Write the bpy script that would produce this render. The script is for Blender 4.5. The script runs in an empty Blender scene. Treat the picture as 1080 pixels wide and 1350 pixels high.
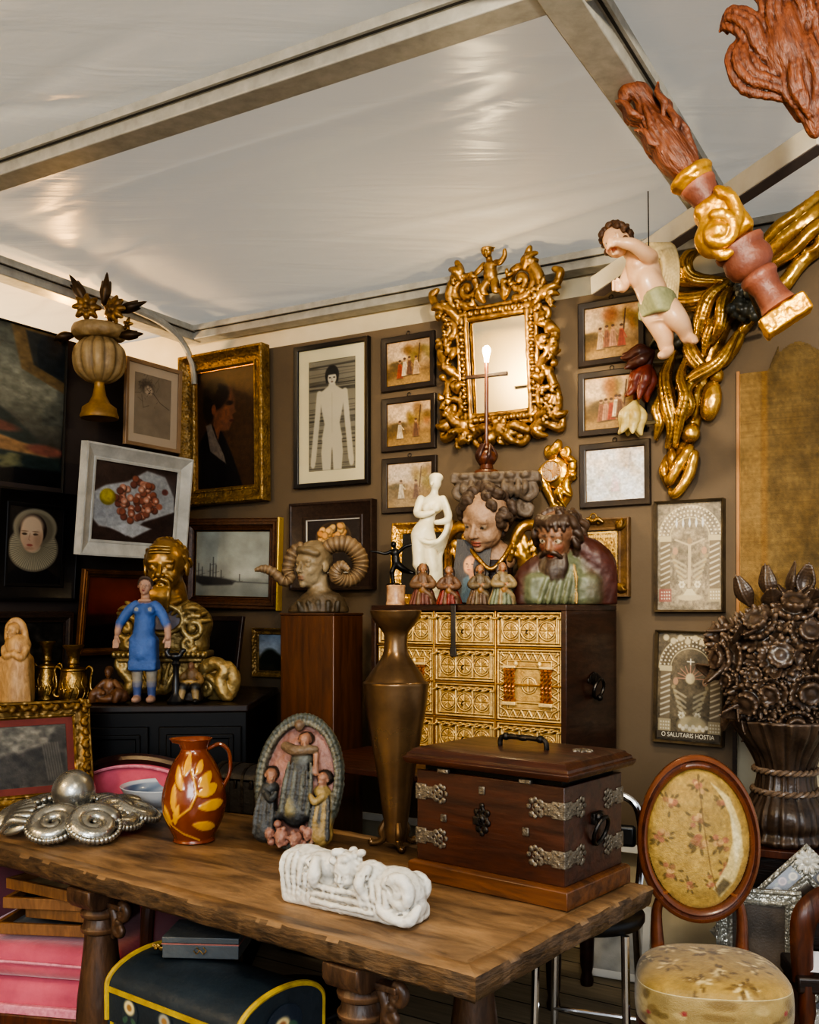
import bpy, math, random
import numpy as np
from mathutils import Vector, Matrix, Euler
random.seed(7); np.random.seed(7)
rng = np.random.RandomState(11)
SC = bpy.context.scene
C = SC.collection
PI = math.pi
F, HZ, EYE = 1300.0, 805.0, 1.5          # focal length and horizon of the 1080x1350 picture, eye height
R = math.radians

def at(px, py, d):                        # the point a picture position shows at depth d
    return Vector(((px-540)/F*d, d, EYE+(HZ-py)/F*d))
def on_z(px, py, z):                      # the point of the horizontal plane z
    return at(px, py, (z-EYE)*F/(HZ-py))

# ---------------------------------------------------------------- colour
def lin(c):
    c = np.asarray(c, float)
    if c.max() > 1.001: c = c/255.0
    return np.where(c <= .04045, c/12.92, ((c+.055)/1.055)**2.4)
def rgba(c):
    l = lin(c); return (float(l[0]), float(l[1]), float(l[2]), 1.0)

MATS = {}
def mat(name, c1, c2=None, scale=6, rough=.5, metal=0.0, bump=0.0, bscale=40, cav=None, edge=None, attr=False,
        wood=None, coat=0.0, spec=.5, sheen=0.0, rvar=.12, detail=6, cpos=(.42, .505), tex='noise', ao=None):
    if name in MATS: return MATS[name]
    m = bpy.data.materials.new(name); m.use_nodes = True
    nt = m.node_tree; N = nt.nodes; L = nt.links
    b = N['Principled BSDF']
    tc = N.new('ShaderNodeTexCoord'); src = tc.outputs['Object']
    if wood is not None:
        mp = N.new('ShaderNodeMapping'); mp.inputs['Scale'].default_value = wood
        L.new(src, mp.inputs['Vector']); wsrc = mp.outputs['Vector']
    else: wsrc = src
    nz = N.new('ShaderNodeTexNoise'); nz.inputs['Scale'].default_value = scale
    nz.inputs['Detail'].default_value = detail; nz.inputs['Roughness'].default_value = .62
    nz.inputs['Distortion'].default_value = .6 if wood is not None else .2
    L.new(wsrc, nz.inputs['Vector'])
    rp = N.new('ShaderNodeValToRGB'); rp.color_ramp.elements[0].position = .32; rp.color_ramp.elements[1].position = .7
    rp.color_ramp.elements[0].color = rgba(c1); rp.color_ramp.elements[1].color = rgba(c2 if c2 is not None else c1)
    L.new(nz.outputs['Fac'], rp.inputs['Fac']); col = rp.outputs['Color']
    def mix(mode, fac, a, bb):
        x = N.new('ShaderNodeMix'); x.data_type = 'RGBA'; x.blend_type = mode
        if isinstance(fac, (int, float)): x.inputs['Factor'].default_value = fac
        else: L.new(fac, x.inputs['Factor'])
        for s, v in (('A', a), ('B', bb)):
            sk = [i for i in x.inputs if i.name == s and i.type == 'RGBA'][0]
            if isinstance(v, tuple): sk.default_value = v
            else: L.new(v, sk)
        return [o for o in x.outputs if o.type == 'RGBA'][0]
    if attr:
        at_ = N.new('ShaderNodeAttribute'); at_.attribute_name = 'Col'
        col = mix('MULTIPLY', 1.0, at_.outputs['Color'], col)
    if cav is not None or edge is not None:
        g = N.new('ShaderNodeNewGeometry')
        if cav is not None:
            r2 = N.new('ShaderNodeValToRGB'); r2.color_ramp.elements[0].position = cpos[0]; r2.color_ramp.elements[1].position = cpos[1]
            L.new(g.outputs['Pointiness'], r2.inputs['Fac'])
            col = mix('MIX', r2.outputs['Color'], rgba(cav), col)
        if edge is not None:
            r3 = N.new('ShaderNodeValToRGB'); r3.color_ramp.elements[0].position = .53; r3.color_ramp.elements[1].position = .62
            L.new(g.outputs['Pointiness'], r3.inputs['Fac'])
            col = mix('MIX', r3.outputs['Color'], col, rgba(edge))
    L.new(col, b.inputs['Base Color'])
    b.inputs['Metallic'].default_value = metal
    mr = N.new('ShaderNodeMapRange'); mr.inputs['To Min'].default_value = max(.03, rough-rvar); mr.inputs['To Max'].default_value = min(1, rough+rvar)
    L.new(nz.outputs['Fac'], mr.inputs['Value']); L.new(mr.outputs['Result'], b.inputs['Roughness'])
    b.inputs['Coat Weight'].default_value = coat; b.inputs['Coat Roughness'].default_value = .15
    b.inputs['Specular IOR Level'].default_value = spec
    b.inputs['Sheen Weight'].default_value = sheen
    if bump:
        if tex == 'noise':
            n2 = N.new('ShaderNodeTexNoise'); n2.inputs['Scale'].default_value = bscale; n2.inputs['Detail'].default_value = 5
            L.new(wsrc, n2.inputs['Vector']); hh = n2.outputs['Fac']
        elif tex == 'voronoi':
            n2 = N.new('ShaderNodeTexVoronoi'); n2.inputs['Scale'].default_value = bscale; n2.feature = 'SMOOTH_F1'
            L.new(wsrc, n2.inputs['Vector']); hh = n2.outputs['Distance']
        bp = N.new('ShaderNodeBump'); bp.inputs['Strength'].default_value = bump; bp.inputs['Distance'].default_value = .01
        L.new(hh, bp.inputs['Height']); L.new(bp.outputs['Normal'], b.inputs['Normal'])
    MATS[name] = m
    return m

def glass_mat():
    if 'glass' in MATS: return MATS['glass']
    m = bpy.data.materials.new('picture_glass'); m.use_nodes = True
    nt = m.node_tree; nt.nodes.clear(); N = nt.nodes; L = nt.links
    o = N.new('ShaderNodeOutputMaterial'); mx = N.new('ShaderNodeMixShader'); t = N.new('ShaderNodeBsdfTransparent')
    g = N.new('ShaderNodeBsdfGlossy'); g.inputs['Roughness'].default_value = .06
    fr = N.new('ShaderNodeFresnel'); fr.inputs['IOR'].default_value = 1.5
    nz = N.new('ShaderNodeTexNoise'); nz.inputs['Scale'].default_value = 4
    tc = N.new('ShaderNodeTexCoord'); L.new(tc.outputs['Object'], nz.inputs['Vector'])
    bp = N.new('ShaderNodeBump'); bp.inputs['Strength'].default_value = .02; L.new(nz.outputs['Fac'], bp.inputs['Height'])
    L.new(bp.outputs['Normal'], g.inputs['Normal'])
    L.new(fr.outputs['Fac'], mx.inputs['Fac']); L.new(t.outputs[0], mx.inputs[1]); L.new(g.outputs[0], mx.inputs[2]); L.new(mx.outputs[0], o.inputs['Surface'])
    MATS['glass'] = m
    return m

# ---------------------------------------------------------------- objects
def thing(name, label, cat, loc=(0, 0, 0), rotz=0.0, group=None, rot=None):
    o = bpy.data.objects.new(name, None); C.objects.link(o)
    o.empty_display_size = .05
    o.location = loc; o.rotation_euler = rot if rot is not None else (0, 0, rotz)
    return tag(o, label, cat, group)
def tag(o, label=None, cat=None, group=None, kind=None):
    if label: o['label'] = label
    if cat: o['category'] = cat
    if group: o['group'] = group
    if kind: o['kind'] = kind
    return o
def mesh_from(name, v, f, smooth=True, ang=None, cols=None):
    me = bpy.data.meshes.new(name)
    v = v.tolist() if isinstance(v, np.ndarray) else [tuple(x) for x in v]
    f = f.tolist() if isinstance(f, np.ndarray) else f
    me.from_pydata(v, [], f)
    if cols is not None:
        ca = me.color_attributes.new('Col', 'FLOAT_COLOR', 'POINT')
        cc = np.ones((len(v), 4), np.float32); cc[:, :3] = cols
        ca.data.foreach_set('color', cc.ravel())
    if smooth:
        me.polygons.foreach_set('use_smooth', [True]*len(me.polygons))
        if ang is not None: me.set_sharp_from_angle(angle=R(ang))
    me.update()
    return me
def put(name, me, m, parent=None, loc=None, rot=None, label=None, bevel=0, seg=2):
    o = bpy.data.objects.new(name, me); C.objects.link(o)
    me.materials.append(m)
    if parent is not None: o.parent = parent
    if loc is not None: o.location = loc
    if rot is not None: o.rotation_euler = rot
    if label: o['label'] = label
    if bevel:
        md = o.modifiers.new('bevel', 'BEVEL'); md.width = bevel; md.segments = seg; md.limit_method = 'ANGLE'; md.angle_limit = R(40)
        md.harden_normals = False
    return o
def struct(o): o['kind'] = 'structure'; return o
def copy_tree(o, parent=None):
    c = o.copy(); C.objects.link(c)
    if parent is not None: c.parent = parent
    for ch in list(o.children): copy_tree(ch, c)
    return c

def catmull(pts, n):
    P = np.asarray(pts, float)
    if len(P) == 2: return P[0]+(P[1]-P[0])*np.linspace(0, 1, n)[:, None]
    Q = np.vstack([2*P[0]-P[1], P, 2*P[-1]-P[-2]])
    out = []
    for t in np.linspace(0, len(P)-1, n):
        i = min(int(t), len(P)-2); u = t-i
        a, b, c, d = Q[i], Q[i+1], Q[i+2], Q[i+3]
        out.append(.5*((2*b)+(-a+c)*u+(2*a-5*b+4*c-d)*u*u+(-a+3*b-3*c+d)*u**3))
    return np.array(out)

class MB:
    """collects shapes, becomes ONE mesh object"""
    def __init__(s): s.v = []; s.f = []
    def add(s, vs, fs, M=None):
        b = len(s.v)
        for p in vs:
            p = Vector(p); s.v.append(tuple(M @ p if M is not None else p))
        s.f += [tuple(i+b for i in f) for f in fs]
        return s
    def box(s, c, d, M=None):
        x, y, z = c; a, b, e = d[0]/2, d[1]/2, d[2]/2
        vs = [(x+i*a, y+j*b, z+k*e) for i in (-1, 1) for j in (-1, 1) for k in (-1, 1)]
        return s.add(vs, [(0, 1, 3, 2), (4, 6, 7, 5), (0, 4, 5, 1), (2, 3, 7, 6), (0, 2, 6, 4), (1, 5, 7, 3)], M)
    def lathe(s, prof, n=32, M=None, lobes=0, lamp=0.0, c=(0, 0)):
        vs = []; fs = []
        for (r, z) in prof:
            for i in range(n):
                a = 2*PI*i/n; q = r*(1+lamp*(abs(math.sin(a*lobes/2))-.6)) if lobes else r
                vs.append((c[0]+q*math.cos(a), c[1]+q*math.sin(a), z))
        for k in range(len(prof)-1):
            for i in range(n):
                j = (i+1) % n; fs.append((k*n+i, k*n+j, (k+1)*n+j, (k+1)*n+i))
        fs.append(tuple(range(n-1, -1, -1))); m = (len(prof)-1)*n; fs.append(tuple(m+i for i in range(n)))
        return s.add(vs, fs, M)
    def tube(s, pts, rad, n=10, M=None, smooth=0, flat=1.0, closed=False):
        P = catmull(pts, smooth) if smooth else np.asarray(pts, float)
        k = len(P)
        if np.isscalar(rad): rr = np.full(k, rad)
        else: rr = np.interp(np.linspace(0, 1, k), np.linspace(0, 1, len(rad)), rad)
        vs = []; fs = []
        T = np.gradient(P, axis=0); T /= np.linalg.norm(T, axis=1)[:, None]+1e-9
        up = np.array([0, 0, 1.0]) if abs(T[0][2]) < .9 else np.array([1.0, 0, 0])
        nrm = np.cross(T[0], up); nrm /= np.linalg.norm(nrm)
        for i in range(k):
            nrm = nrm-T[i]*nrm.dot(T[i]); nrm /= np.linalg.norm(nrm)+1e-9
            bn = np.cross(T[i], nrm)
            for j in range(n):
                a = 2*PI*j/n
                vs.append(tuple(P[i]+rr[i]*(math.cos(a)*nrm+flat*math.sin(a)*bn)))
        for i in range(k-1):
            for j in range(n):
                q = (j+1) % n; fs.append((i*n+j, i*n+q, (i+1)*n+q, (i+1)*n+j))
        if closed:
            for j in range(n):
                q = (j+1) % n; fs.append(((k-1)*n+j, (k-1)*n+q, q, j))
        else:
            fs.append(tuple(range(n-1, -1, -1))); fs.append(tuple((k-1)*n+i for i in range(n)))
        return s.add(vs, fs, M)
    def ball(s, c, r, n=12, M=None):
        if np.isscalar(r): r = (r, r, r)
        vs = []; fs = []; m = n//2
        for i in range(m+1):
            p = PI*i/m
            for j in range(n):
                a = 2*PI*j/n
                vs.append((c[0]+r[0]*math.sin(p)*math.cos(a), c[1]+r[1]*math.sin(p)*math.sin(a), c[2]+r[2]*math.cos(p)))
        for i in range(m):
            for j in range(n):
                q = (j+1) % n; fs.append((i*n+j, (i+1)*n+j, (i+1)*n+q, i*n+q))
        return s.add(vs, fs, M)
    def prism(s, poly, y0, y1, M=None):         # polygon in x,z pushed along y
        n = len(poly)
        vs = [(p[0], y0, p[1]) for p in poly]+[(p[0], y1, p[1]) for p in poly]
        fs = [tuple(range(n)), tuple(range(2*n-1, n-1, -1))]
        for i in range(n): j = (i+1) % n; fs.append((i, i+n, j+n, j))
        return s.add(vs, fs, M)
    def rings(s, loops, M=None, cap0=False, cap1=False):   # equal-length closed loops joined by quads
        n = len(loops[0]); vs = [p for l in loops for p in l]; fs = []
        for k in range(len(loops)-1):
            for i in range(n):
                j = (i+1) % n; fs.append((k*n+i, k*n+j, (k+1)*n+j, (k+1)*n+i))
        if cap0: fs.append(tuple(range(n-1, -1, -1)))
        if cap1: fs.append(tuple((len(loops)-1)*n+i for i in range(n)))
        return s.add(vs, fs, M)
    def petal(s, L, W, cup, curl, M=None, n=7, m=5):       # a curved leaf or petal rising along z, cupped to +y
        vs = []; fs = []
        for i in range(n):
            t = i/(n-1); w = W*math.sin(PI*min(1, .12+.88*t)**.8)*.5 if t < 1 else .02*W
            a = curl*t*t
            for j in range(m):
                u = 2*j/(m-1)-1
                x = u*w; z = L*t*math.cos(a*.6); y = L*t*math.sin(a*.6)*.8 - cup*(1-u*u)*math.sin(PI*t)
                vs.append((x, y, z))
        for i in range(n-1):
            for j in range(m-1):
                fs.append((i*m+j, i*m+j+1, (i+1)*m+j+1, (i+1)*m+j))
        return s.add(vs, fs, M)
    def build(s, name, m, parent=None, bevel=0, ang=35, loc=None, rot=None, label=None, solid=0, smooth=True, seg=2):
        me = mesh_from(name, s.v, s.f, smooth, ang)
        o = put(name, me, m, parent, loc, rot, label, bevel, seg)
        if solid:
            md = o.modifiers.new('solid', 'SOLIDIFY'); md.thickness = solid; md.offset = 0
        return o

def TR(loc=(0, 0, 0), rot=(0, 0, 0), sc=(1, 1, 1)):
    if np.isscalar(sc): sc = (sc, sc, sc)
    return Matrix.Translation(loc) @ Euler(rot).to_matrix().to_4x4() @ Matrix.Diagonal((*sc, 1))

# ---------------------------------------------------------------- carved volumes
class SDF:
    def __init__(s, lo, hi, h=1.0, base=(200, 200, 200)):
        s.lo = np.array(lo, float)-3*h; s.h = h
        s.n = np.ceil((np.array(hi, float)+3*h-s.lo)/h).astype(int)+1
        s.f = np.full(s.n, 1e3, np.float32); s.c = None
        s.base = lin(base)
        s.ax = [s.lo[i]+h*np.arange(s.n[i]) for i in range(3)]
    def colour(s):
        if s.c is None: s.c = np.empty((*s.n, 3), np.float32); s.c[...] = s.base
    def blk(s, lo, hi):
        a = np.clip(np.floor((np.array(lo)-s.lo)/s.h).astype(int), 0, s.n); b = np.clip(np.ceil((np.array(hi)-s.lo)/s.h).astype(int)+1, 0, s.n)
        if (b <= a).any(): return None
        sl = tuple(slice(a[i], b[i]) for i in range(3))
        return sl, s.ax[0][sl[0]][:, None, None], s.ax[1][sl[1]][None, :, None], s.ax[2][sl[2]][None, None, :]
    def comb(s, sl, d, k, col, op):
        f = s.f[sl]
        if op == 'u':
            if k > 0:
                hh = np.clip(.5+.5*(f-d)/k, 0, 1); s.f[sl] = f*(1-hh)+d*hh-k*hh*(1-hh)
            else:
                hh = (d < f).astype(np.float32); s.f[sl] = np.minimum(f, d)
            if col is not None or s.c is not None:
                s.colour(); l = lin(col) if col is not None else s.base
                w = np.clip(hh*1.6-.3, 0, 1)[..., None] if k > 0 else hh[..., None]
                s.c[sl] = s.c[sl]*(1-w)+l*w
        elif op == 's':
            k = max(k, 1e-4); hh = np.clip(.5-.5*(f+d)/k, 0, 1); s.f[sl] = f*(1-hh)-d*hh+k*hh*(1-hh)
            if col is not None: s.colour(); w = hh[..., None]; s.c[sl] = s.c[sl]*(1-w)+lin(col)*w
        elif op == 'p':                          # paint only
            s.colour(); w = np.clip(.5-d/max(k, 1e-3), 0, 1)[..., None]; s.c[sl] = s.c[sl]*(1-w)+lin(col)*w
    def ell(s, c, r, k=2.0, col=None, op='u', rot=None):
        if np.isscalar(r): r = (r, r, r)
        c = np.array(c, float); r = np.array(r, float); m = r.max()+k+2.5*s.h
        b = s.blk(c-m, c+m)
        if b is None: return s
        sl, X, Y, Z = b; X = X-c[0]; Y = Y-c[1]; Z = Z-c[2]
        if rot is not None:
            A = np.array(rot) if not isinstance(rot, tuple) else np.array(Euler(rot).to_matrix())
            X, Y, Z = (A[0][0]*X+A[1][0]*Y+A[2][0]*Z, A[0][1]*X+A[1][1]*Y+A[2][1]*Z, A[0][2]*X+A[1][2]*Y+A[2][2]*Z)
        k0 = np.sqrt((X/r[0])**2+(Y/r[1])**2+(Z/r[2])**2); k1 = np.sqrt((X/r[0]**2)**2+(Y/r[1]**2)**2+(Z/r[2]**2)**2)+1e-9
        s.comb(sl, k0*(k0-1)/k1, k, col, op); return s
    def cap(s, a, b, ra, rb=None, k=2.0, col=None, op='u'):
        rb = ra if rb is None else rb
        a = np.array(a, float); b = np.array(b, float); m = max(ra, rb)+k+2.5*s.h
        q = s.blk(np.minimum(a, b)-m, np.maximum(a, b)+m)
        if q is None: return s
        sl, X, Y, Z = q; ba = b-a; L = ba.dot(ba)+1e-9
        t = np.clip(((X-a[0])*ba[0]+(Y-a[1])*ba[1]+(Z-a[2])*ba[2])/L, 0, 1)
        d = np.sqrt((X-a[0]-t*ba[0])**2+(Y-a[1]-t*ba[1])**2+(Z-a[2]-t*ba[2])**2)-(ra+(rb-ra)*t)
        s.comb(sl, d, k, col, op); return s
    def path(s, pts, rad, k=2.0, col=None, n=None, op='u'):
        n = n or max(5, 4*len(pts)); P = catmull(pts, n)
        rr = np.full(n, rad) if np.isscalar(rad) else np.interp(np.linspace(0, 1, n), np.linspace(0, 1, len(rad)), rad)
        for i in range(n-1): s.cap(P[i], P[i+1], rr[i], rr[i+1], k, col, op)
        return s
    def box(s, c, half, rnd=1.0, k=1.0, col=None, op='u', rot=None):
        c = np.array(c, float); hf = np.array(half, float); m = np.linalg.norm(hf)+k+2.5*s.h if rot is not None else hf+k+2.5*s.h
        q = s.blk(c-m, c+m)
        if q is None: return s
        sl, X, Y, Z = q; X = X-c[0]; Y = Y-c[1]; Z = Z-c[2]
        if rot is not None:
            A = np.array(Euler(rot).to_matrix())
            X, Y, Z = (A[0][0]*X+A[1][0]*Y+A[2][0]*Z, A[0][1]*X+A[1][1]*Y+A[2][1]*Z, A[0][2]*X+A[1][2]*Y+A[2][2]*Z)
        qx = np.abs(X)-hf[0]+rnd; qy = np.abs(Y)-hf[1]+rnd; qz = np.abs(Z)-hf[2]+rnd
        d = np.sqrt(np.maximum(qx, 0)**2+np.maximum(qy, 0)**2+np.maximum(qz, 0)**2)+np.minimum(np.maximum(qx, np.maximum(qy, qz)), 0)-rnd
        s.comb(sl, d, k, col, op); return s
    def spiral(s, c, r0, turns, a0, sgn, ra, rb, y=0, k=1.5, col=None, n=26, rise=0, rend=.18):   # scroll in the x,z plane
        P = []
        for i in range(n):
            t = i/(n-1); a = a0+sgn*2*PI*turns*t; r = r0*((1-t)+rend*t)
            P.append((c[0]+r*math.cos(a), y-rise*t, c[1]+r*math.sin(a)))
        for i in range(n-1):
            t = i/(n-1); q = ra+(rb-ra)*t; s.cap(P[i], P[i+1], q, q, k, col)
        s.ell((c[0], y-rise, c[1]), rb*1.5, k, col); return s
    def noise(s, amp, scale, oct=2, stretch=(1, 1, 1), seed=3):
        rs = np.random.RandomState(seed); tot = np.zeros(s.n, np.float32); a = 1.0; sc = scale
        for _ in range(oct):
            g = []
            for i in range(3):
                q = (s.ax[i]-s.lo[i])/(sc*stretch[i]); g.append(q)
            m = [int(q[-1])+3 for q in g]; V = rs.rand(*m).astype(np.float32)*2-1
            for i in range(3):
                q = g[i]; i0 = q.astype(int); t = (q-i0); t = (t*t*(3-2*t)).astype(np.float32)
                sh = [1, 1, 1]; sh[i] = -1
                V = np.take(V, i0, axis=i)*(1-t.reshape(sh))+np.take(V, i0+1, axis=i)*t.reshape(sh)
            tot += a*V; a *= .5; sc *= .5
        s.f += amp*tot; return s
    def cutz(s, z):                              # flat base
        s.f = np.maximum(s.f, (z-s.ax[2])[None, None, :].astype(np.float32)); return s
    def cuty(s, y):                              # flat back: nothing beyond y
        s.f = np.maximum(s.f, (s.ax[1]-y)[None, :, None].astype(np.float32)); return s
    def mesh(s, name, sc=1.0, smooth=1):
        f = s.f.copy()
        for i in range(3):
            sl = [slice(None)]*3
            for e in (0, -1): sl[i] = e; f[tuple(sl)] = np.maximum(f[tuple(sl)], .01)
        f = np.clip(f, -4*s.h, 4*s.h)
        S = f < 0
        c = np.zeros(np.array(f.shape)-1, np.int8)
        for i in (0, 1):
            for j in (0, 1):
                for k in (0, 1): c += S[i:f.shape[0]-1+i, j:f.shape[1]-1+j, k:f.shape[2]-1+k]
        act = (c > 0) & (c < 8); ii = np.argwhere(act); n = len(ii)
        idx = np.full(c.shape, -1, np.int64); idx[act] = np.arange(n)
        acc = np.zeros((n, 3)); cnt = np.zeros(n)
        cor = [(i, j, k) for i in (0, 1) for j in (0, 1) for k in (0, 1)]
        val = {q: f[ii[:, 0]+q[0], ii[:, 1]+q[1], ii[:, 2]+q[2]] for q in cor}
        for a in cor:
            for ax in range(3):
                if a[ax] == 0:
                    b = list(a); b[ax] = 1; b = tuple(b); fa, fb = val[a], val[b]; m = (fa < 0) != (fb < 0)
                    t = np.where(m, fa/np.where(m, fa-fb, 1), 0)
                    p = np.array(a, float)[None, :]+t[:, None]*(np.array(b, float)-np.array(a, float))[None, :]
                    acc[m] += p[m]; cnt[m] += 1
        g = ii+acc/np.maximum(cnt, 1)[:, None]
        v = g*s.h+s.lo
        Q = []
        for ax in range(3):
            o1, o2 = [(1, 2), (2, 0), (0, 1)][ax]
            sa = [slice(1, -1)]*3; sb = [slice(1, -1)]*3; sa[ax] = slice(0, -1); sb[ax] = slice(1, None)
            A, B = S[tuple(sa)], S[tuple(sb)]; m = A != B; e = np.argwhere(m); fl = A[m]
            e[:, o1] += 1; e[:, o2] += 1
            def cell(d1, d2):
                q = e.copy(); q[:, o1] += d1; q[:, o2] += d2; return idx[q[:, 0], q[:, 1], q[:, 2]]
            q = np.stack([cell(-1, -1), cell(0, -1), cell(0, 0), cell(-1, 0)], 1)
            q[~fl] = q[~fl][:, ::-1]; Q.append(q)
        Q = np.concatenate(Q)
        if smooth:
            for _ in range(smooth):
                sm = np.zeros_like(v); ct = np.zeros(len(v))
                for a in range(4):
                    b = (a+1) % 4
                    np.add.at(sm, Q[:, a], v[Q[:, b]]); np.add.at(ct, Q[:, a], 1)
                    np.add.at(sm, Q[:, b], v[Q[:, a]]); np.add.at(ct, Q[:, b], 1)
                v = .5*v+.5*sm/np.maximum(ct, 1)[:, None]
        cols = np.tile(s.base, (len(v), 1))
        if s.c is not None:
            gi = np.clip(np.round(g).astype(int), 0, s.n-1); cols = s.c[gi[:, 0], gi[:, 1], gi[:, 2]]
        return mesh_from(name, v*np.array(sc), Q, True, None, cols)
    def build(s, name, m, parent=None, sc=1.0, loc=None, rot=None, label=None, smooth=1):
        return put(name, s.mesh(name, sc, smooth), m, parent, loc, rot, label)

def head(S, c, H, yaw=0, pitch=0, roll=0, k=None, skin=None, eye=None, iris=None, lip=None, child=False, neck=True, ears=True, brow=None, closed=False, cheek=None, nl=.75):
    """a face looking to -y, H tall, turned by yaw, pitch, roll"""
    A = np.array(Euler((pitch, roll, yaw), 'XYZ').to_matrix()); c = np.array(c, float)
    def P(x, y, z): return c+A @ (np.array([x, y, z])*H)
    kk = k if k else .06*H
    def E(x, y, z, r, kq=None, col=skin, op='u'): S.ell(P(x, y, z), np.array(r)*H, kq if kq is not None else kk, col, op, rot=A)
    if neck: S.cap(P(0, .07, -.28), P(0, .14, -nl), .17*H, .19*H, kk, skin)
    E(0, .05, .12, (.36, .42, .38)); fw = .30 if child else .265
    E(0, -.08, -.14, (fw, .29, .35 if not child else .3))
    E(0, -.26, -.41 if not child else -.36, (.09, .08, .08))
    for q in (-1, 1):
        E(q*.16, -.22, -.12 if not child else -.17, (.12, .12, .11) if child else (.09, .09, .09))
        if cheek: S.ell(P(q*.17, -.3, -.15), .1*H, .1*H, cheek, 'p')
    S.cap(P(-.18, -.30, .09), P(.18, -.30, .09), .055*H, .055*H, kk*.7, skin)
    for q in (-1, 1):
        E(q*.14, -.38, .0, (.085, .06, .05), kk*.5, None, 's')
        E(q*.14, -.285, .0, (.075, .06, .06), kk*.15, eye if eye is not None else skin)
        if iris is not None and not closed: S.ell(P(q*.14, -.345, .0), .03*H, .012*H, iris, 'p')
        S.cap(P(q*.07, -.335, .032), P(q*.21, -.30, .028), .018*H, .014*H, kk*.2, skin)
        S.cap(P(q*.08, -.335, -.045), P(q*.2, -.30, -.04), .015*H, .012*H, kk*.2, skin)
        if brow is not None: S.cap(P(q*.06, -.35, .105), P(q*.22, -.31, .11), .02*H, .012*H, kk*.15, brow)
        if ears: E(q*.36, .03, -.03, (.04, .085, .13), kk*.4)
    S.cap(P(0, -.345, .05), P(0, -.43, -.13), .03*H, .055*H, kk*.5, skin)
    for q in (-1, 1): E(q*.05, -.38, -.145, (.04, .05, .035), kk*.4)
    E(0, -.34, -.2, (.06, .05, .05), kk*.5)
    E(0, -.345, -.245, (.095, .045, .026), kk*.25, lip if lip is not None else skin)
    E(0, -.335, -.295, (.08, .045, .03), kk*.25, lip if lip is not None else skin)
    return P

# ---------------------------------------------------------------- painted pictures (colours held in a fine grid)
def fbm(w, h, sc, seed=0, oct=4):
    rs = np.random.RandomState(seed); out = np.zeros((h, w)); a = 1; tot = 0
    for o in range(oct):
        gx, gy = int(w/sc)+3, int(h/sc)+3; g = rs.rand(gy, gx)
        x = np.arange(w)/sc; y = np.arange(h)/sc; xi = x.astype(int); yi = y.astype(int); fx = x-xi; fy = y-yi
        fx = fx*fx*(3-2*fx); fy = fy*fy*(3-2*fy)
        A = g[np.ix_(yi, xi)]*(1-fx)+g[np.ix_(yi, xi+1)]*fx; B = g[np.ix_(yi+1, xi)]*(1-fx)+g[np.ix_(yi+1, xi+1)]*fx
        out += a*(A*(1-fy[:, None])+B*fy[:, None]); tot += a; a *= .5; sc = max(1.5, sc/2)
    return out/tot
class Img:
    def __init__(s, w, h, bg=(40, 30, 25)):
        s.w, s.h = w, h; s.a = np.zeros((h, w, 3)); s.a[:] = np.array(bg)/255.0
        s.X, s.Y = np.meshgrid((np.arange(w)+.5)/w, (np.arange(h)+.5)/h); s.asp = h/w
    def mixin(s, m, col): s.a = s.a*(1-m[..., None])+np.array(col)/255.0*m[..., None]; return s
    def vgrad(s, stops):
        ys = [q[0] for q in stops]
        for i in range(3): s.a[..., i] = np.interp(s.Y, ys, [q[1][i]/255 for q in stops])
        return s
    def ell(s, cx, cy, rx, ry, col, soft=.15, ang=0, al=1):
        x = (s.X-cx); y = (s.Y-cy)*s.asp; ry = ry*s.asp
        c, q = math.cos(ang), math.sin(ang); x, y = c*x+q*y, -q*x+c*y
        d = np.sqrt((x/rx)**2+(y/ry)**2); return s.mixin(al*np.clip((1-d)/soft+.5, 0, 1), col)
    def poly(s, pts, col, soft=1.0, al=1):
        ins = np.zeros((s.h, s.w), bool); n = len(pts); dm = np.full((s.h, s.w), 1e9)
        X = s.X*s.w; Y = s.Y*s.h
        for i in range(n):
            x0, y0 = pts[i][0]*s.w, pts[i][1]*s.h; x1, y1 = pts[(i+1) % n][0]*s.w, pts[(i+1) % n][1]*s.h
            if y0 != y1: ins ^= ((y0 > Y) != (y1 > Y)) & (X < (x1-x0)*(Y-y0)/(y1-y0)+x0)
            L = (x1-x0)**2+(y1-y0)**2+1e-9; t = np.clip(((X-x0)*(x1-x0)+(Y-y0)*(y1-y0))/L, 0, 1)
            dm = np.minimum(dm, np.hypot(X-x0-t*(x1-x0), Y-y0-t*(y1-y0)))
        sd = np.where(ins, dm, -dm); return s.mixin(al*np.clip(sd/soft+.5, 0, 1), col)
    def line(s, pts, wd, col, al=1, soft=1.0):
        X = s.X*s.w; Y = s.Y*s.h; dm = np.full((s.h, s.w), 1e9)
        for i in range(len(pts)-1):
            x0, y0 = pts[i][0]*s.w, pts[i][1]*s.h; x1, y1 = pts[i+1][0]*s.w, pts[i+1][1]*s.h
            L = (x1-x0)**2+(y1-y0)**2+1e-9; t = np.clip(((X-x0)*(x1-x0)+(Y-y0)*(y1-y0))/L, 0, 1)
            dm = np.minimum(dm, np.hypot(X-x0-t*(x1-x0), Y-y0-t*(y1-y0)))
        return s.mixin(al*np.clip((wd/2-dm)/soft+.5, 0, 1), col)
    def noise(s, amp, sc, seed=0, col=None):
        q = fbm(s.w, s.h, sc, seed)-.5
        if col is None: s.a = np.clip(s.a*(1+amp*2*q[..., None]), 0, 1)
        else: s.mixin(np.clip(q*amp*4, 0, 1), col)
        return s
    def stroke_x(s, amp, seed=0):               # streaks along x
        q = np.random.RandomState(seed).rand(s.h, 1)-.5; s.a = np.clip(s.a*(1+amp*q[..., None]), 0, 1); return s
    def cols(s): return lin(np.clip(s.a, 0, 1)*.9999).reshape(-1, 3)
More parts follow.
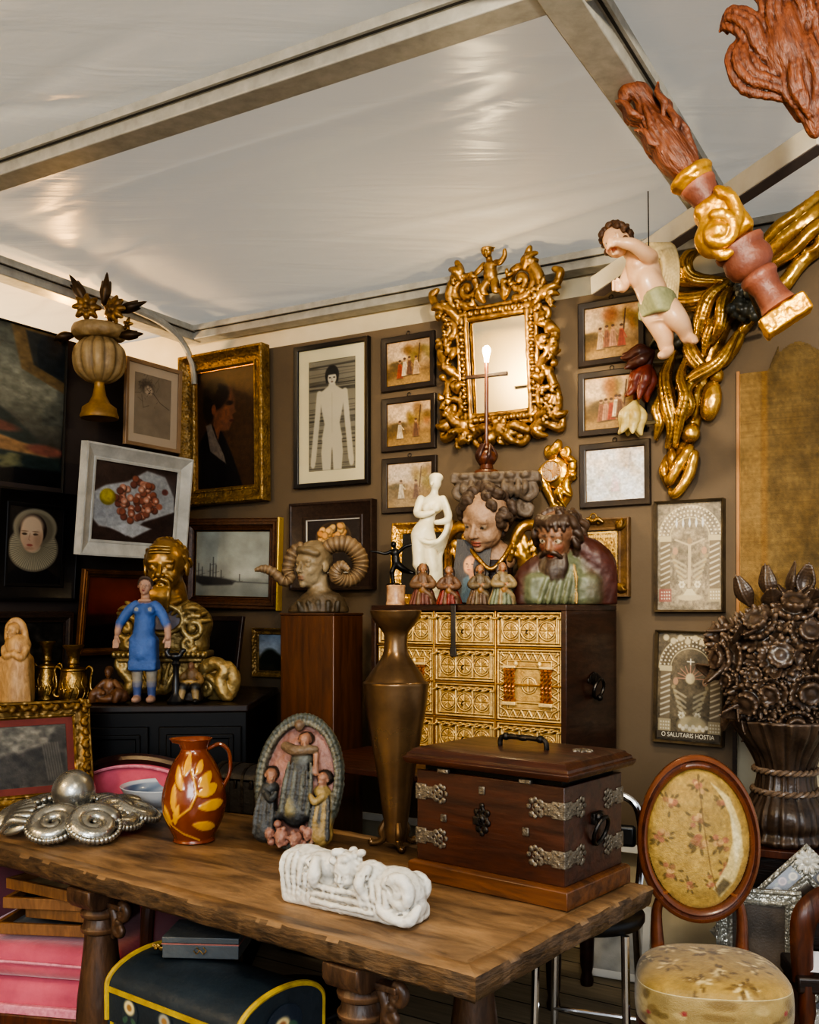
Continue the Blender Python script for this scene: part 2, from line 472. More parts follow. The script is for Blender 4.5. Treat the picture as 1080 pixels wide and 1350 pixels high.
def canvas(name, img, w, h, y, parent, m, dz=0, hf=None, label=None, dx=0, shape=None):
    """grid in x,z facing -y carrying the picture"""
    W, H = img.w, img.h
    xs = (np.arange(W)/(W-1)-.5)*w+dx; zs = (.5-np.arange(H)/(H-1))*h+dz
    X, Z = np.meshgrid(xs, zs); Y = np.full_like(X, y)
    if hf is not None: Y = Y-hf
    v = np.stack([X, Y, Z], -1).reshape(-1, 3)
    i = np.arange(H-1)[:, None]*W+np.arange(W-1)[None, :]
    q = np.stack([i, i+W, i+W+1, i+1], -1).reshape(-1, 4)
    cols = img.cols()
    if shape is not None:
        keep = shape.reshape(-1)[q].all(1); q = q[keep]
    me = mesh_from(name, v, q, True, None, cols)
    return put(name, me, m, parent, label=label)

# ---------------------------------------------------------------- walls
class Wall:
    def __init__(s, p0, deg):
        s.p = np.array([p0[0], p0[1], 0.0]); s.a = R(deg)
        s.u = np.array([math.cos(s.a), math.sin(s.a), 0]); s.n = np.array([math.sin(s.a), -math.cos(s.a), 0])
    def hit(s, px, py, off=0.0):
        r = np.array([(px-540)/F, 1.0, (HZ-py)/F]); o = np.array([0, 0, EYE])
        t = ((s.p+s.n*off-o) @ s.n)/(r @ s.n); return Vector(o+t*r)
    def rect(s, x0, x1, yt, yb, off=0.0):
        ym = (yt+yb)/2; a = s.hit(x0, ym, off); b = s.hit(x1, ym, off); c = (a+b)/2
        w = math.hypot(b.x-a.x, b.y-a.y); zt = EYE+(HZ-yt)/F*c.y; zb = EYE+(HZ-yb)/F*c.y
        return Vector((c.x, c.y, (zt+zb)/2)), w, zt-zb
BACK = Wall((.54, 4.4), -30)
LEFT = Wall((-1.22, 5.42), 58)

def frame_mesh(w, h, prof):
    """mitred moulding; prof = (inset, forward) from the outer back edge to the inner edge"""
    m = MB(); loops = []
    for (i, y) in prof:
        a, b = w/2-i, h/2-i; loops.append([(-a, -y, -b), (-a, -y, b), (a, -y, b), (a, -y, -b)])
    m.rings(loops); return m
def picture(name, label, cat, wall, box, prof, fm, img, off=.004, group=None, tilt=0, roll=0, glass=False, matw=0, matcol=None, gap=None, yaw=0, pm=None, ring=False, inner=None, frame_label=None):
    c, w, h = wall.rect(*box, off)
    root = thing(name, label, cat, c, group=group, rot=Euler((0, 0, 0)))
    root.rotation_euler = (Matrix.Rotation(wall.a+yaw, 3, 'Z') @ Matrix.Rotation(tilt, 3, 'X') @ Matrix.Rotation(roll, 3, 'Y')).to_euler()
    dz = prof[-1][1]; fi = prof[-1][0]
    frame_mesh(w, h, prof).build('frame', fm, root, ang=30, label=frame_label)
    iw, ih = w-2*fi, h-2*fi
    if inner: 
        frame_mesh(iw+.004, ih+.004, [(0, .0), (0, dz+.002), (inner[0], dz+.001), (inner[0], 0)]).build('slip', inner[1], root, ang=30); fi += inner[0]; iw -= 2*inner[0]; ih -= 2*inner[0]
    y = max(dz-.003, .006)
    if matw:
        frame_mesh(iw+.004, ih+.004, [(0, 0), (0, y), (matw, y), (matw, 0)]).build('mount', mat('mount_'+name, matcol, rough=.8, scale=3), root, ang=30)
        iw -= 2*matw; ih -= 2*matw; y -= .001
    canvas('canvas', img, iw+.004, ih+.004, -y+.001, root, pm or PAINT)
    bk = MB().box((0, -.0015, 0), (w-.006, .002, h-.006)).build('backing', mat('backing_board', (40, 30, 22), rough=.9), root)
    if glass:
        MB().add([(-w/2+fi*.9, -dz-.002, -h/2+fi*.9), (w/2-fi*.9, -dz-.002, -h/2+fi*.9), (w/2-fi*.9, -dz-.002, h/2-fi*.9), (-w/2+fi*.9, -dz-.002, h/2-fi*.9)], [(0, 1, 2, 3)]).build('glass_pane', glass_mat(), root)
    if ring:
        P = [(.009*math.cos(a), -.006, h/2+.010+.009*math.sin(a)) for a in np.linspace(0, 2*PI, 14)[:-1]]
        MB().tube(P, .0018, 6, closed=True).build('hanging_ring', IRON, root)
    return root, w, h
# ================================================================ materials
PAINT = mat('oil_paint', (255, 255, 255), rough=.42, attr=True, bump=.12, bscale=160, rvar=.08)
MATTE = mat('matte_paint', (255, 255, 255), (235, 235, 235), rough=.75, attr=True, bump=.15, bscale=120)
WOODD = mat('dark_wood', (46, 28, 20), (24, 14, 10), scale=5, rough=.42, wood=(2, 2, 14), bump=.15, bscale=12)
WOODR = mat('red_wood', (98, 52, 30), (56, 27, 16), scale=4, rough=.38, wood=(12, 2, 2), bump=.12, bscale=10)
EBONY = mat('black_lacquer', (12, 10, 10), (6, 5, 5), rough=.4, spec=.25)
IRON = mat('dark_iron', (70, 66, 62), (36, 32, 30), scale=30, rough=.42, metal=.85, bump=.25, bscale=90)
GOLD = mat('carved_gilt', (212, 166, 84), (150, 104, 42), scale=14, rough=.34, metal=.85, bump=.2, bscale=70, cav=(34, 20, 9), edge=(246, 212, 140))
GOLDD = mat('old_gilt', (150, 116, 62), (92, 66, 32), scale=24, rough=.45, metal=.7, bump=.3, bscale=60, cav=(26, 17, 9), edge=(190, 156, 92))
GOLDF = mat('gilt_moulding', (158, 128, 76), (98, 76, 42), scale=20, rough=.42, metal=.5, bump=.6, bscale=75, tex='voronoi')
GOLDFL = mat('plain_gilt', (196, 152, 78), (140, 100, 48), scale=12, rough=.32, metal=.8)
BRASS = mat('brass', (176, 142, 84), (104, 80, 44), scale=18, rough=.32, metal=.9, bump=.4, bscale=60, cav=(30, 22, 14))
CHROME = mat('chrome', (220, 220, 222), rough=.12, metal=1.0)
BLACKV = mat('black_vinyl', (16, 16, 17), rough=.38)
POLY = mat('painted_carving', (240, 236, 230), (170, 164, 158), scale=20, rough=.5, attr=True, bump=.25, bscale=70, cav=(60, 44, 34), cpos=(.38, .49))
POLYG = mat('glossy_carving', (236, 232, 226), (180, 174, 168), scale=14, rough=.48, attr=True, bump=.12, bscale=60, cav=(70, 50, 38), cpos=(.38, .49))
FRB = mat('black_moulding', (30, 27, 27), (17, 15, 15), rough=.34)
FRD = mat('dark_moulding', (62, 45, 36), (38, 26, 20), scale=6, rough=.4, wood=(10, 2, 10))
FRBR = mat('brown_moulding', (92, 60, 38), (54, 33, 21), scale=6, rough=.35, wood=(10, 2, 10))

# ================================================================ the tent
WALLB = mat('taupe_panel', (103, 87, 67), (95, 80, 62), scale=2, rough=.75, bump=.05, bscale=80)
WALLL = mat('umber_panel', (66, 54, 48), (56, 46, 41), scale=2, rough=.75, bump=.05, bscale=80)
CREAM = mat('cream_sheet', (226, 214, 186), (206, 190, 156), scale=1.6, rough=.5, bump=.5, bscale=5, spec=.5)
ALU = mat('grey_aluminium', (176, 174, 166), (150, 148, 140), scale=20, rough=.42, metal=.1)
ALUD = mat('groove_dark', (40, 38, 34), rough=.6)
WHITE = mat('white_ledge', (232, 230, 222), rough=.5)

def floor_mat():
    m = bpy.data.materials.new('floor_boards'); m.use_nodes = True
    nt = m.node_tree; N = nt.nodes; L = nt.links; b = N['Principled BSDF']
    tc = N.new('ShaderNodeTexCoord'); mp = N.new('ShaderNodeMapping'); mp.inputs['Rotation'].default_value = (0, 0, R(33))
    L.new(tc.outputs['Object'], mp.inputs['Vector'])
    br = N.new('ShaderNodeTexBrick'); br.inputs['Scale'].default_value = 1; br.inputs['Brick Width'].default_value = 2.2; br.inputs['Row Height'].default_value = .17
    br.inputs['Mortar Size'].default_value = .004; br.inputs['Color1'].default_value = rgba((172, 158, 132)); br.inputs['Color2'].default_value = rgba((140, 128, 108)); br.inputs['Mortar'].default_value = rgba((30, 27, 24))
    L.new(mp.outputs[0], br.inputs['Vector'])
    mp2 = N.new('ShaderNodeMapping'); mp2.inputs['Scale'].default_value = (1.5, 18, 1); L.new(mp.outputs[0], mp2.inputs['Vector'])
    nz = N.new('ShaderNodeTexNoise'); nz.inputs['Scale'].default_value = 3; nz.inputs['Detail'].default_value = 8; L.new(mp2.outputs[0], nz.inputs['Vector'])
    rp = N.new('ShaderNodeValToRGB'); rp.color_ramp.elements[0].color = (.45, .45, .45, 1); rp.color_ramp.elements[1].color = (1.1, 1.1, 1.1, 1); L.new(nz.outputs['Fac'], rp.inputs[0])
    mx = N.new('ShaderNodeMix'); mx.data_type = 'RGBA'; mx.blend_type = 'MULTIPLY'; mx.inputs['Factor'].default_value = 1
    L.new(br.outputs['Color'], mx.inputs[6]); L.new(rp.outputs[0], mx.inputs[7]); L.new(mx.outputs[2], b.inputs['Base Color'])
    b.inputs['Roughness'].default_value = .7
    bp = N.new('ShaderNodeBump'); bp.inputs['Strength'].default_value = .3; L.new(br.outputs['Fac'], bp.inputs['Height']); bp.invert = True; L.new(bp.outputs[0], b.inputs['Normal'])
    return m
struct(MB().box((0, 2.0, -.05), (9, 12, .1)).build('floor', floor_mat()))

EAVE = 3.05
def ceiling():
    m = bpy.data.materials.new('tent_membrane'); m.use_nodes = True
    nt = m.node_tree; N = nt.nodes; L = nt.links; b = N['Principled BSDF']; out = N['Material Output']
    b.inputs['Base Color'].default_value = rgba((216, 210, 196)); b.inputs['Roughness'].default_value = .3; b.inputs['Specular IOR Level'].default_value = .5
    tr = N.new('ShaderNodeBsdfTranslucent'); tr.inputs['Color'].default_value = rgba((222, 216, 204))
    ms = N.new('ShaderNodeMixShader'); ms.inputs['Fac'].default_value = .38
    L.new(b.outputs[0], ms.inputs[1]); L.new(tr.outputs[0], ms.inputs[2]); L.new(ms.outputs[0], out.inputs['Surface'])
    tc = N.new('ShaderNodeTexCoord'); mp = N.new('ShaderNodeMapping'); mp.inputs['Rotation'].default_value = (0, 0, R(31)); mp.inputs['Scale'].default_value = (.35, 2.6, 1)
    L.new(tc.outputs['Object'], mp.inputs['Vector'])
    nz = N.new('ShaderNodeTexNoise'); nz.inputs['Scale'].default_value = 2.2; nz.inputs['Detail'].default_value = 6; nz.inputs['Distortion'].default_value = .8; L.new(mp.outputs[0], nz.inputs['Vector'])
    bp = N.new('ShaderNodeBump'); bp.inputs['Strength'].default_value = .28; bp.inputs['Distance'].default_value = .05; L.new(nz.outputs['Fac'], bp.inputs['Height']); L.new(bp.outputs[0], b.inputs['Normal'])
    # sheet with sag between the rails and long creases
    n = 260
    us = np.linspace(-4.2, 4.2, n); vs = np.linspace(-.25, 6.0, n)
    U, V = np.meshgrid(us, vs)
    P = BACK.p[None, None, :]+BACK.u[None, None, :]*U[..., None]+BACK.n[None, None, :]*V[..., None]
    Z = EAVE+.03+.05*np.sin(np.clip(V/1.83, 0, 4) % 1*PI)*.9
    rs = np.random.RandomState(4)
    for _ in range(26):
        u0, v0 = rs.uniform(-2.5, 2.2), rs.uniform(.05, 3.2); L0 = rs.uniform(.3, 1.1); a = rs.normal(0, .25)
        du = (U-u0)*math.cos(a)+(V-v0)*math.sin(a); dv = -(U-u0)*math.sin(a)+(V-v0)*math.cos(a)
        Z += rs.choice([-1, 1])*rs.uniform(.008, .02)*np.exp(-(du/L0)**2-(dv/.035)**2)
    P[..., 2] = Z
    i = np.arange(n-1)[:, None]*n+np.arange(n-1)[None, :]
    q = np.stack([i, i+n, i+n+1, i+1], -1).reshape(-1, 4)
    struct(put('ceiling', mesh_from('ceiling', P.reshape(-1, 3), q), m))
ceiling()

def wall_box(name, wall, u0, u1, z0, z1, off, th, m, poly=None):
    b = MB(); M = Matrix.Translation(Vector(wall.p)) @ Matrix.Rotation(wall.a, 4, 'Z')
    b.box(((u0+u1)/2, -off+th/2, (z0+z1)/2), (u1-u0, th, z1-z0), M)
    return struct(b.build(name, m))
def uof(wall, px, off=0):
    h = wall.hit(px, 805, off); return float((np.array([h.x, h.y, 0])-wall.p) @ wall.u)
uR = uof(BACK, 968)
uC = -2.03
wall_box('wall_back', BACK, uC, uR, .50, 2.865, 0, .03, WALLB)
wall_box('wall_back_upper', BACK, uR, 2.2, 1.18, 2.865, 0, .03, WALLB)
wall_box('wall_outer', BACK, uC-3.2, 2.6, 0, EAVE+.02, -.10, .02, CREAM)
wall_box('baseboard_back', BACK, uC, uR, .478, .512, .012, .012, WHITE)
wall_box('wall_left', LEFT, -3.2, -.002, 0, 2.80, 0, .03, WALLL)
wall_box('trim_1', BACK, uR-.004, uR+.012, .5, 1.2, .012, .012, WOODD)
wall_side = Wall((-3.1, 2.6), 90)
wall_box('wall_side', wall_side, -4.5, .35, 0, EAVE, 0, .02, CREAM)
# rails
def rail(name, p, q, w=.085, h=.06, z=EAVE, groove=True, m=ALU):
    p = Vector((p[0], p[1], z)); q = Vector((q[0], q[1], z)); d = q-p; L = d.length; a = math.atan2(d.y, d.x)
    M = Matrix.Translation((p+q)/2) @ Matrix.Rotation(a, 4, 'Z')
    o = struct(MB().box((0, 0, -h/2), (L, w, h), M).build(name, m, bevel=.004))
    if groove:
        g = MB().box((0, -w/2-.012, -h*.25), (L, .028, h*.4), M).box((0, w/2+.012, -h*.25), (L, .028, h*.4), M).build('groove_strip', m, o); g['kind'] = 'structure'
        g2 = MB().box((0, -w/2-.012, -h*.46), (L, .008, h*.04), M).box((0, w/2+.012, -h*.46), (L, .008, h*.04), M).build('groove', ALUD, o); g2['kind'] = 'structure'
    return o
K = Vector((-1.22, 5.42, 0))
def bw(u, n): v = BACK.p+BACK.u*u+BACK.n*n; return (v[0], v[1])
rail('trim_2', bw(-2.03, -.03), bw(2.6, -.03), .09, .07)
rail('trim_3', bw(-4, 1.83), bw(4, 1.83), .09, .07)
rail('trim_4', bw(-2.03, -.05), bw(-2.03, 5), .10, .075)
rail('trim_5', bw(.855, .0), bw(.855, 5), .10, .075)
# diagonal tie beam on the right and the curved gusset in the corner
a, b_ = at(786, 378, 4.16), at(1085, 176, 3.06)
d = (b_-a); M = Matrix.Translation((a+b_)/2) @ d.to_track_quat('X', 'Z').to_matrix().to_4x4()
BEAM = mat('painted_beam', (206, 200, 186), (190, 182, 166), rough=.5); BEAMD = mat('shaded_underside', (96, 88, 88), (84, 78, 80), rough=.6)
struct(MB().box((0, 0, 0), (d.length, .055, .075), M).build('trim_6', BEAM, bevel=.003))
o = MB().box((0, .003, -.022), (d.length-.01, .053, .038), M).build('shaded_underside', BEAMD, bpy.data.objects['trim_6']); o['kind'] = 'structure'  # dark strip paints shade onto the beam's lower face
cx = Vector((-1.2, 5.30, 0))
pts = [(0, 2.72), (.015, 2.82), (.07, 2.91), (.16, 2.97), (.28, 3.005), (.44, 3.02)]
bu = -LEFT.u
struct(MB().tube([(K.x+.06+bu[0]*t, K.y-.1+bu[1]*t, z) for t, z in pts], .028, 8, smooth=20, flat=.6).build('trim_7', ALU))

# ================================================================ light
def area(name, loc, target, size, power, col, sy=None):
    l = bpy.data.lights.new(name, 'AREA'); l.shape = 'RECTANGLE'; l.size = size; l.size_y = sy or size; l.energy = power; l.color = col
    o = bpy.data.objects.new(name, l); C.objects.link(o); o.location = loc
    o.rotation_euler = (Vector(target)-Vector(loc)).to_track_quat('-Z', 'Y').to_euler(); return o
def spot(name, loc, target, power, col, ang=60, blend=.6, rad=.05):
    l = bpy.data.lights.new(name, 'SPOT'); l.energy = power; l.color = col; l.spot_size = R(ang); l.spot_blend = blend; l.shadow_soft_size = rad
    o = bpy.data.objects.new(name, l); C.objects.link(o); o.location = loc
    o.rotation_euler = (Vector(target)-Vector(loc)).to_track_quat('-Z', 'Y').to_euler(); return o
def point(name, loc, power, col, rad=.05):
    l = bpy.data.lights.new(name, 'POINT'); l.energy = power; l.color = col; l.shadow_soft_size = rad
    o = bpy.data.objects.new(name, l); C.objects.link(o); o.location = loc; return o
WARM = (1.0, .74, .42); SOFT = (1.0, .86, .64); COOL = (.86, .93, 1.0)
w = bpy.data.worlds.new('daylight'); SC.world = w; w.use_nodes = True
w.node_tree.nodes['Background'].inputs[0].default_value = (.90, .94, 1.0, 1); w.node_tree.nodes['Background'].inputs[1].default_value = .50
area('front_daylight', (-.5, -2.3, 2.7), (-.3, 3.2, 1.2), 2.6, 125, COOL, 2.0)
spot('lamp_right', (.62, .35, 2.7), at(905, 440, 3.9), 190, SOFT, 62, .8, .06)
spot('side_fill', (-1.5, .6, 2.85), (-3.1, .3, 2.2), 230, WARM, 80, .6, .08)  # added spot, brightens the side wall that the mirror reflects
spot('lamp_middle', (.35, 2.15, 2.9), at(690, 640, 4.0), 62, SOFT, 66, .8, .06)
spot('lamp_table', (.2, .9, 2.9), (.15, 2.75, .8), 78, SOFT, 60, .8, .10)
point('lamp_left', (-2.85, 1.5, 2.6), 34, WARM, .09)
point('lamp_behind', (-1.70, 4.87, 2.84), 6, (1, .52, .14), .05)
point('lamp_beyond', (-2.7, 5.2, 2.2), 70, (1, .70, .36), .1)

# ================================================================ camera
cam = bpy.data.cameras.new('camera'); co = bpy.data.objects.new('camera', cam); C.objects.link(co)
co.location = (0, 0, EYE); co.rotation_euler = (PI/2, 0, 0)
cam.sensor_fit = 'HORIZONTAL'; cam.sensor_width = 36; cam.lens = 36*F/1080; cam.shift_y = (HZ-675)/1080; cam.shift_x = 0
cam.clip_start = .05
SC.camera = co
SC.view_settings.view_transform = 'AgX'
try: SC.view_settings.look = 'AgX - High Contrast'
except Exception: pass
SC.view_settings.exposure = 0.7
# ================================================================ refectory table and what stands on it
TZ = .76
EDGEW = mat('shaded_oak_edge', (104, 80, 56), (44, 33, 25), scale=7, rough=.5, wood=(2, 2, 8), bump=.5, bscale=14)
TOPW = mat('worn_oak', (154, 122, 88), (64, 48, 35), scale=2.6, rough=.44, wood=(1.4, 5, 5), bump=.4, bscale=7, coat=.12, detail=9)
LEGW = mat('leg_oak', (92, 66, 47), (48, 33, 24), scale=4, rough=.42, wood=(8, 8, 2), bump=.3, bscale=8, edge=(140, 104, 74))
near = on_z(627, 1287, TZ); back = on_z(860, 1166, TZ); lf = on_z(-60, 1101, TZ)
ut = (near-lf).normalized(); vt = (back-near); wt = vt.length
TA = math.atan2(ut.y, ut.x)                       # the long side points to the near corner
vn = Vector((-ut.y, ut.x, 0))
WT = vt.dot(vn); SK = vt.dot(ut)
table = thing('refectory_table', 'long worn oak refectory table with thick top and turned baluster legs', 'table', (near.x, near.y, 0), TA)
LT = 2.5
def Wf(a): return float(np.interp(a, [-2.5, -1.85, 0], [.45, WT, WT]))     # the hidden far left corner is cut off
def table_local(p): q = Vector((p.x-near.x, p.y-near.y, 0)); return q.dot(ut), q.dot(vn)
def tabletop():
    nx, ny = 120, 40; m = MB()
    loops = []
    out = [(-LT, 0), (0, 0), (SK, WT), (SK-1.85, WT), (SK-LT, .45)]
    # outline with worn, slightly wavy edges
    ring = []
    for k in range(5):
        a, b = np.array(out[k]), np.array(out[(k+1) % 5]); n = int(np.linalg.norm(b-a)/.012)
        for i in range(n): ring.append(a+(b-a)*i/n)
    ring = np.array(ring); cen = ring.mean(0)
    rs = np.random.RandomState(5)
    def jit(a, s=4):
        q = rs.randn(len(ring)); q = np.convolve(np.r_[q, q, q], np.ones(s)/s, 'same')[len(q):2*len(q)]; return q*a
    nr = []
    d = np.roll(ring, -1, 0)-np.roll(ring, 1, 0); d /= np.linalg.norm(d, axis=1)[:, None]; nr = np.stack([d[:, 1], -d[:, 0]], 1)
    prof = [(-.010, -.060), (.0, -.050), (.001, -.012), (-.004, -.004)]
    for (o, z) in prof:
        jj = jit(.0035, 5); jz = jit(.0022 if z < -.01 else .0008, 6)
        loops.append([(p[0]+n[0]*(o+e), p[1]+n[1]*(o+e), TZ+z+ez) for p, n, e, ez in zip(ring, nr, jj, jz)])
    def inset(e, z):
        r = []
        for p in ring:
            t = p[1]/WT; x = p[0]-SK*t
            x = min(-e, max(-LT+e, x)); r.append((x+SK*t, min(Wf(x)-e, max(e, p[1])), TZ+z))
        return r
    loops += [inset(.014, -.001), inset(.05, 0), inset(.055, -.003), inset(.061, -.003), inset(.066, 0)]
    m.rings(loops, cap0=True, cap1=True)
    return m
tt = tabletop().build('tabletop', TOPW, table, ang=50)
tt.data.materials.append(EDGEW)
for p_ in tt.data.polygons:
    if abs(p_.normal.z) < .6 or p_.normal.z < -.5: p_.material_index = 1  # sides and underside take a darker oak, shade put into the colour
LEGP = [(.048, .0), (.052, .03), (.05, .06), (.036, .08), (.05, .10), (.06, .13), (.056, .16), (.045, .18), (.058, .195), (.06, .21), (.05, .225), (.046, .24), (.064, .27), (.070, .31), (.066, .37), (.056, .45), (.048, .53), (.046, .555), (.056, .562), (.058, .572), (.05, .582), (.046, .60), (.056, .606), (.059, .618), (.050, .63), (.046, .64), (.055, .652)]
for k, (px, py, pxb) in enumerate([(470, 1300, 627), (106, 1195, 266)]):
    a0 = on_z(470 if k == 0 else 106, 1262 if k == 0 else 1170, .70)
    x, y = table_local(a0); y = .085
    yb = y+.47
    xx = x
    for yy in (y, yb):
        MB().lathe(LEGP, 28, TR((xx, yy, 0))).build('leg', LEGW, table, ang=45)
    # beam under the top with scrolled end
    beam = MB()
    pr = [(.005, .697), (.005, .66), (.02, .638), (.05, .63), (.09, .638), (.12, .652), (WT-.12, .652), (WT-.05, .63), (WT-.01, .66), (WT-.01, .697)]
    vs = [(xx-.055, p[0], p[1]) for p in pr]+[(xx+.055, p[0], p[1]) for p in pr]; n = len(pr)
    beam.add(vs, [tuple(range(n)), tuple(range(2*n-1, n-1, -1))]+[(i, i+n, (i+1) % n+n, (i+1) % n) for i in range(n)])
    beam.build('cross_beam', LEGW, table, bevel=.006)
    MB().box((xx, (y+yb)/2, .09), (.07, yb-y+.16, .09)).build('stretcher', LEGW, table, bevel=.006)
    # carved scroll brackets beside the leg
    s = SDF((-10, -22, -70), (60, 22, 4), 1.6)
    s.spiral((34, -14), 16, 1.2, 1.6, -1, 8, 4); s.spiral((26, -46), 14, 1.2, 1.6, 1, 8, 4); s.box((14, 0, -4), (26, 12, 5), 2)
    s.path([(2, 0, -6), (14, 0, -30), (8, 0, -62)], [9, 8, 5])
    s.build('bracket', LEGW, table, .0016, (xx+.05, y+.0, .652))

# --- slipware jug
J = at(256, 1110, 3.17); sj = 3.08/F
jug = thing('slipware_jug', 'brown glazed jug with yellow leaf sprig and looped handle standing on table', 'jug', (J.x, J.y, TZ+.001))
pp = [(24, 0), (28, 1), (27, 5), (29, 10), (36, 24), (41, 38), (43, 52), (42, 66), (38, 82), (32, 98), (26, 110), (20.5, 118), (18, 124), (19, 128), (23, 136), (24.5, 138), (22.5, 138), (17.5, 128), (16, 122)]
def jugbody():
    n = 150; zs = []; P = catmull([(a, b, 0) for a, b in pp], 150)
    V = []; cols = []; 
    brown = np.array([128, 62, 26]); yel = np.array([212, 160, 48])
    leaves = [(-4, 108, 12, 20, 80), (20, 104, 10, 16, 45), (-16, 90, 11, 24, 120), (28, 88, 12, 20, 35), (-20, 64, 9, 26, 95), (30, 74, 13, 22, 20), (34, 54, 13, 26, 5), (26, 26, 12, 26, -10), (-32, 40, 9, 20, 110), (-40, 34, 8, 16, 120), (-16, 42, 8, 20, 70), (12, 72, 7, 4, 0)]
    stem = [(-6, 122), (4, 100), (10, 84), (12, 70), (4, 52), (-14, 38), (-32, 30)]
    stem2 = [(-30, 28), (-10, 16), (20, 6)]
    for i in range(150):
        r, z = P[i][0], P[i][1]
        for j in range(n):
            a = 2*PI*j/n; q = r
            if z > 132:                      # pouring lip to the left front
                q = r*(1+.42*max(0, math.cos(a-PI*.97))**8)
            x, y = q*math.cos(a), q*math.sin(a)
            m = 0; u = 42*(a-1.5*PI)          # unrolled about the front
            if z < 126 and i < 120:
                for (lx, lz, lw, ll, la) in leaves:
                    ca, sa = math.cos(R(la)), math.sin(R(la)); p = (u-lx)*ca+(z-lz)*sa; w_ = -(u-lx)*sa+(z-lz)*ca
                    t = p/ll*2*.62
                    if abs(t) < 1: m = max(m, min(1, (lw*.62*(1-t*t)**.8-abs(w_))/1.0))
                for st in (stem, stem2):
                    for k in range(len(st)-1):
                        ax, az = st[k]; bx, bz = st[k+1]; L2 = (bx-ax)**2+(bz-az)**2; t = max(0, min(1, ((u-ax)*(bx-ax)+(z-az)*(bz-az))/L2))
                        m = max(m, min(1, 1.9-math.hypot(u-ax-t*(bx-ax), z-az-t*(bz-az))))
            m = max(0, m)
            e = 1+.022*m*(1 if q > 0 else 0)
            V.append((x*e, y*e, z)); cols.append(brown*(1-m)+yel*m)
    f = []
    for i in range(149):
        for j in range(n): k = (j+1) % n; f.append((i*n+j, i*n+k, (i+1)*n+k, (i+1)*n+j))
    f.append(tuple(range(n-1, -1, -1)))
    return mesh_from('jug', np.array(V)*sj, f, True, None, lin(np.array(cols)))
JM = mat('slip_glaze', (255, 255, 255), (214, 200, 190), scale=9, rough=.2, attr=True, bump=.12, bscale=30, coat=.5)
put('body', jugbody(), JM, jug)
MB().tube([(18*sj, 4*sj, 124*sj), (34*sj, 6*sj, 130*sj), (46*sj, 8*sj, 118*sj), (47*sj, 8*sj, 92*sj), (38*sj, 6*sj, 72*sj)], [4*sj, 4.5*sj, 4*sj, 4*sj, 5*sj], 10, smooth=24, flat=.7).build('handle', mat('brown_glaze', (128, 62, 26), (96, 42, 18), rough=.2, coat=.5), jug)

# --- blue and white bowl
B = on_z(214, 1068, TZ); sb = B.y/F
bowl = thing('porcelain_bowl', 'wide pale grey porcelain bowl behind the brown jug', 'bowl', (B.x, B.y, TZ+.001))
br_ = [(20, 0), (22, 0), (21, 4), (34, 10), (46, 20), (53, 31), (54, 33), (52, 32.5), (45, 22), (30, 13), (0.5, 9)]
n = 64; P = catmull([(a, b, 0) for a, b in br_], 60); V = []; cc = []
for i, p in enumerate(P):
    for j in range(n):
        a = 2*PI*j/n; V.append((p[0]*math.cos(a), p[0]*math.sin(a), p[1]))
        inner = i > 36
        v_ = .5+.5*math.sin(5*a+.2*p[0])*math.cos(.35*p[0]+2*a)
        cc.append((150-70*v_, 160-60*v_, 172-45*v_) if inner and p[0] < 50 else (196, 200, 204))
ff = [(i*n+j, i*n+(j+1) % n, (i+1)*n+(j+1) % n, (i+1)*n+j) for i in range(59) for j in range(n)]+[tuple(range(n-1, -1, -1)), tuple(59*n+i for i in range(n))]
put('bowl_body', mesh_from('bowl', np.array(V)*sb, ff, True, 60, lin(np.array(cc, float)/255*255)), mat('porcelain', (255, 255, 255), rough=.18, attr=True, coat=.3), bowl)

# --- small black domed chest behind the jug
B = on_z(322, 1072, TZ); s_ = B.y/F
dch = thing('domed_casket', 'small black domed leather casket with metal bands behind the oval carving', 'casket', (B.x, B.y+.06, TZ+.003), R(-25))
BL = mat('black_leather', (38, 36, 36), (24, 22, 22), rough=.45, bump=.3, bscale=60)
prof = [(-.075, .0), (-.075, .12)]+[(-.075*math.cos(a), .12+.05*math.sin(a)) for a in np.linspace(0, PI, 12)[1:]]+[(.075, 0)]
def sidepr(m, L, pr, o=0):                         # profile in y,z pushed along x
    n = len(pr); vs = [(-L/2+o, p[0], p[1]) for p in pr]+[(L/2+o, p[0], p[1]) for p in pr]
    return m.add(vs, [tuple(range(n)), tuple(range(2*n-1, n-1, -1))]+[(i, (i+1) % n, (i+1) % n+n, i+n) for i in range(n)])
sidepr(MB(), .20, [(-.075, 0), (-.075, .115), (.075, .115), (.075, 0)]).build('case', BL, dch, bevel=.003)
sidepr(MB(), .204, [p for p in prof if p[1] >= .118]).build('lid', BL, dch, bevel=.003, ang=40)
for xx in (-.085, -.03, .03, .085):
    pr = [(p[0]*1.02, p[1]+(.002 if p[1] > .121 else 0)) for p in prof]
    sidepr(MB(), .012, pr, xx).build('metal_band', IRON, dch, ang=40)
for q in (-.07, .0, .07): MB().box((q, -.078, .105), (.014, .006, .03)).build('latch', IRON, dch, bevel=.002)

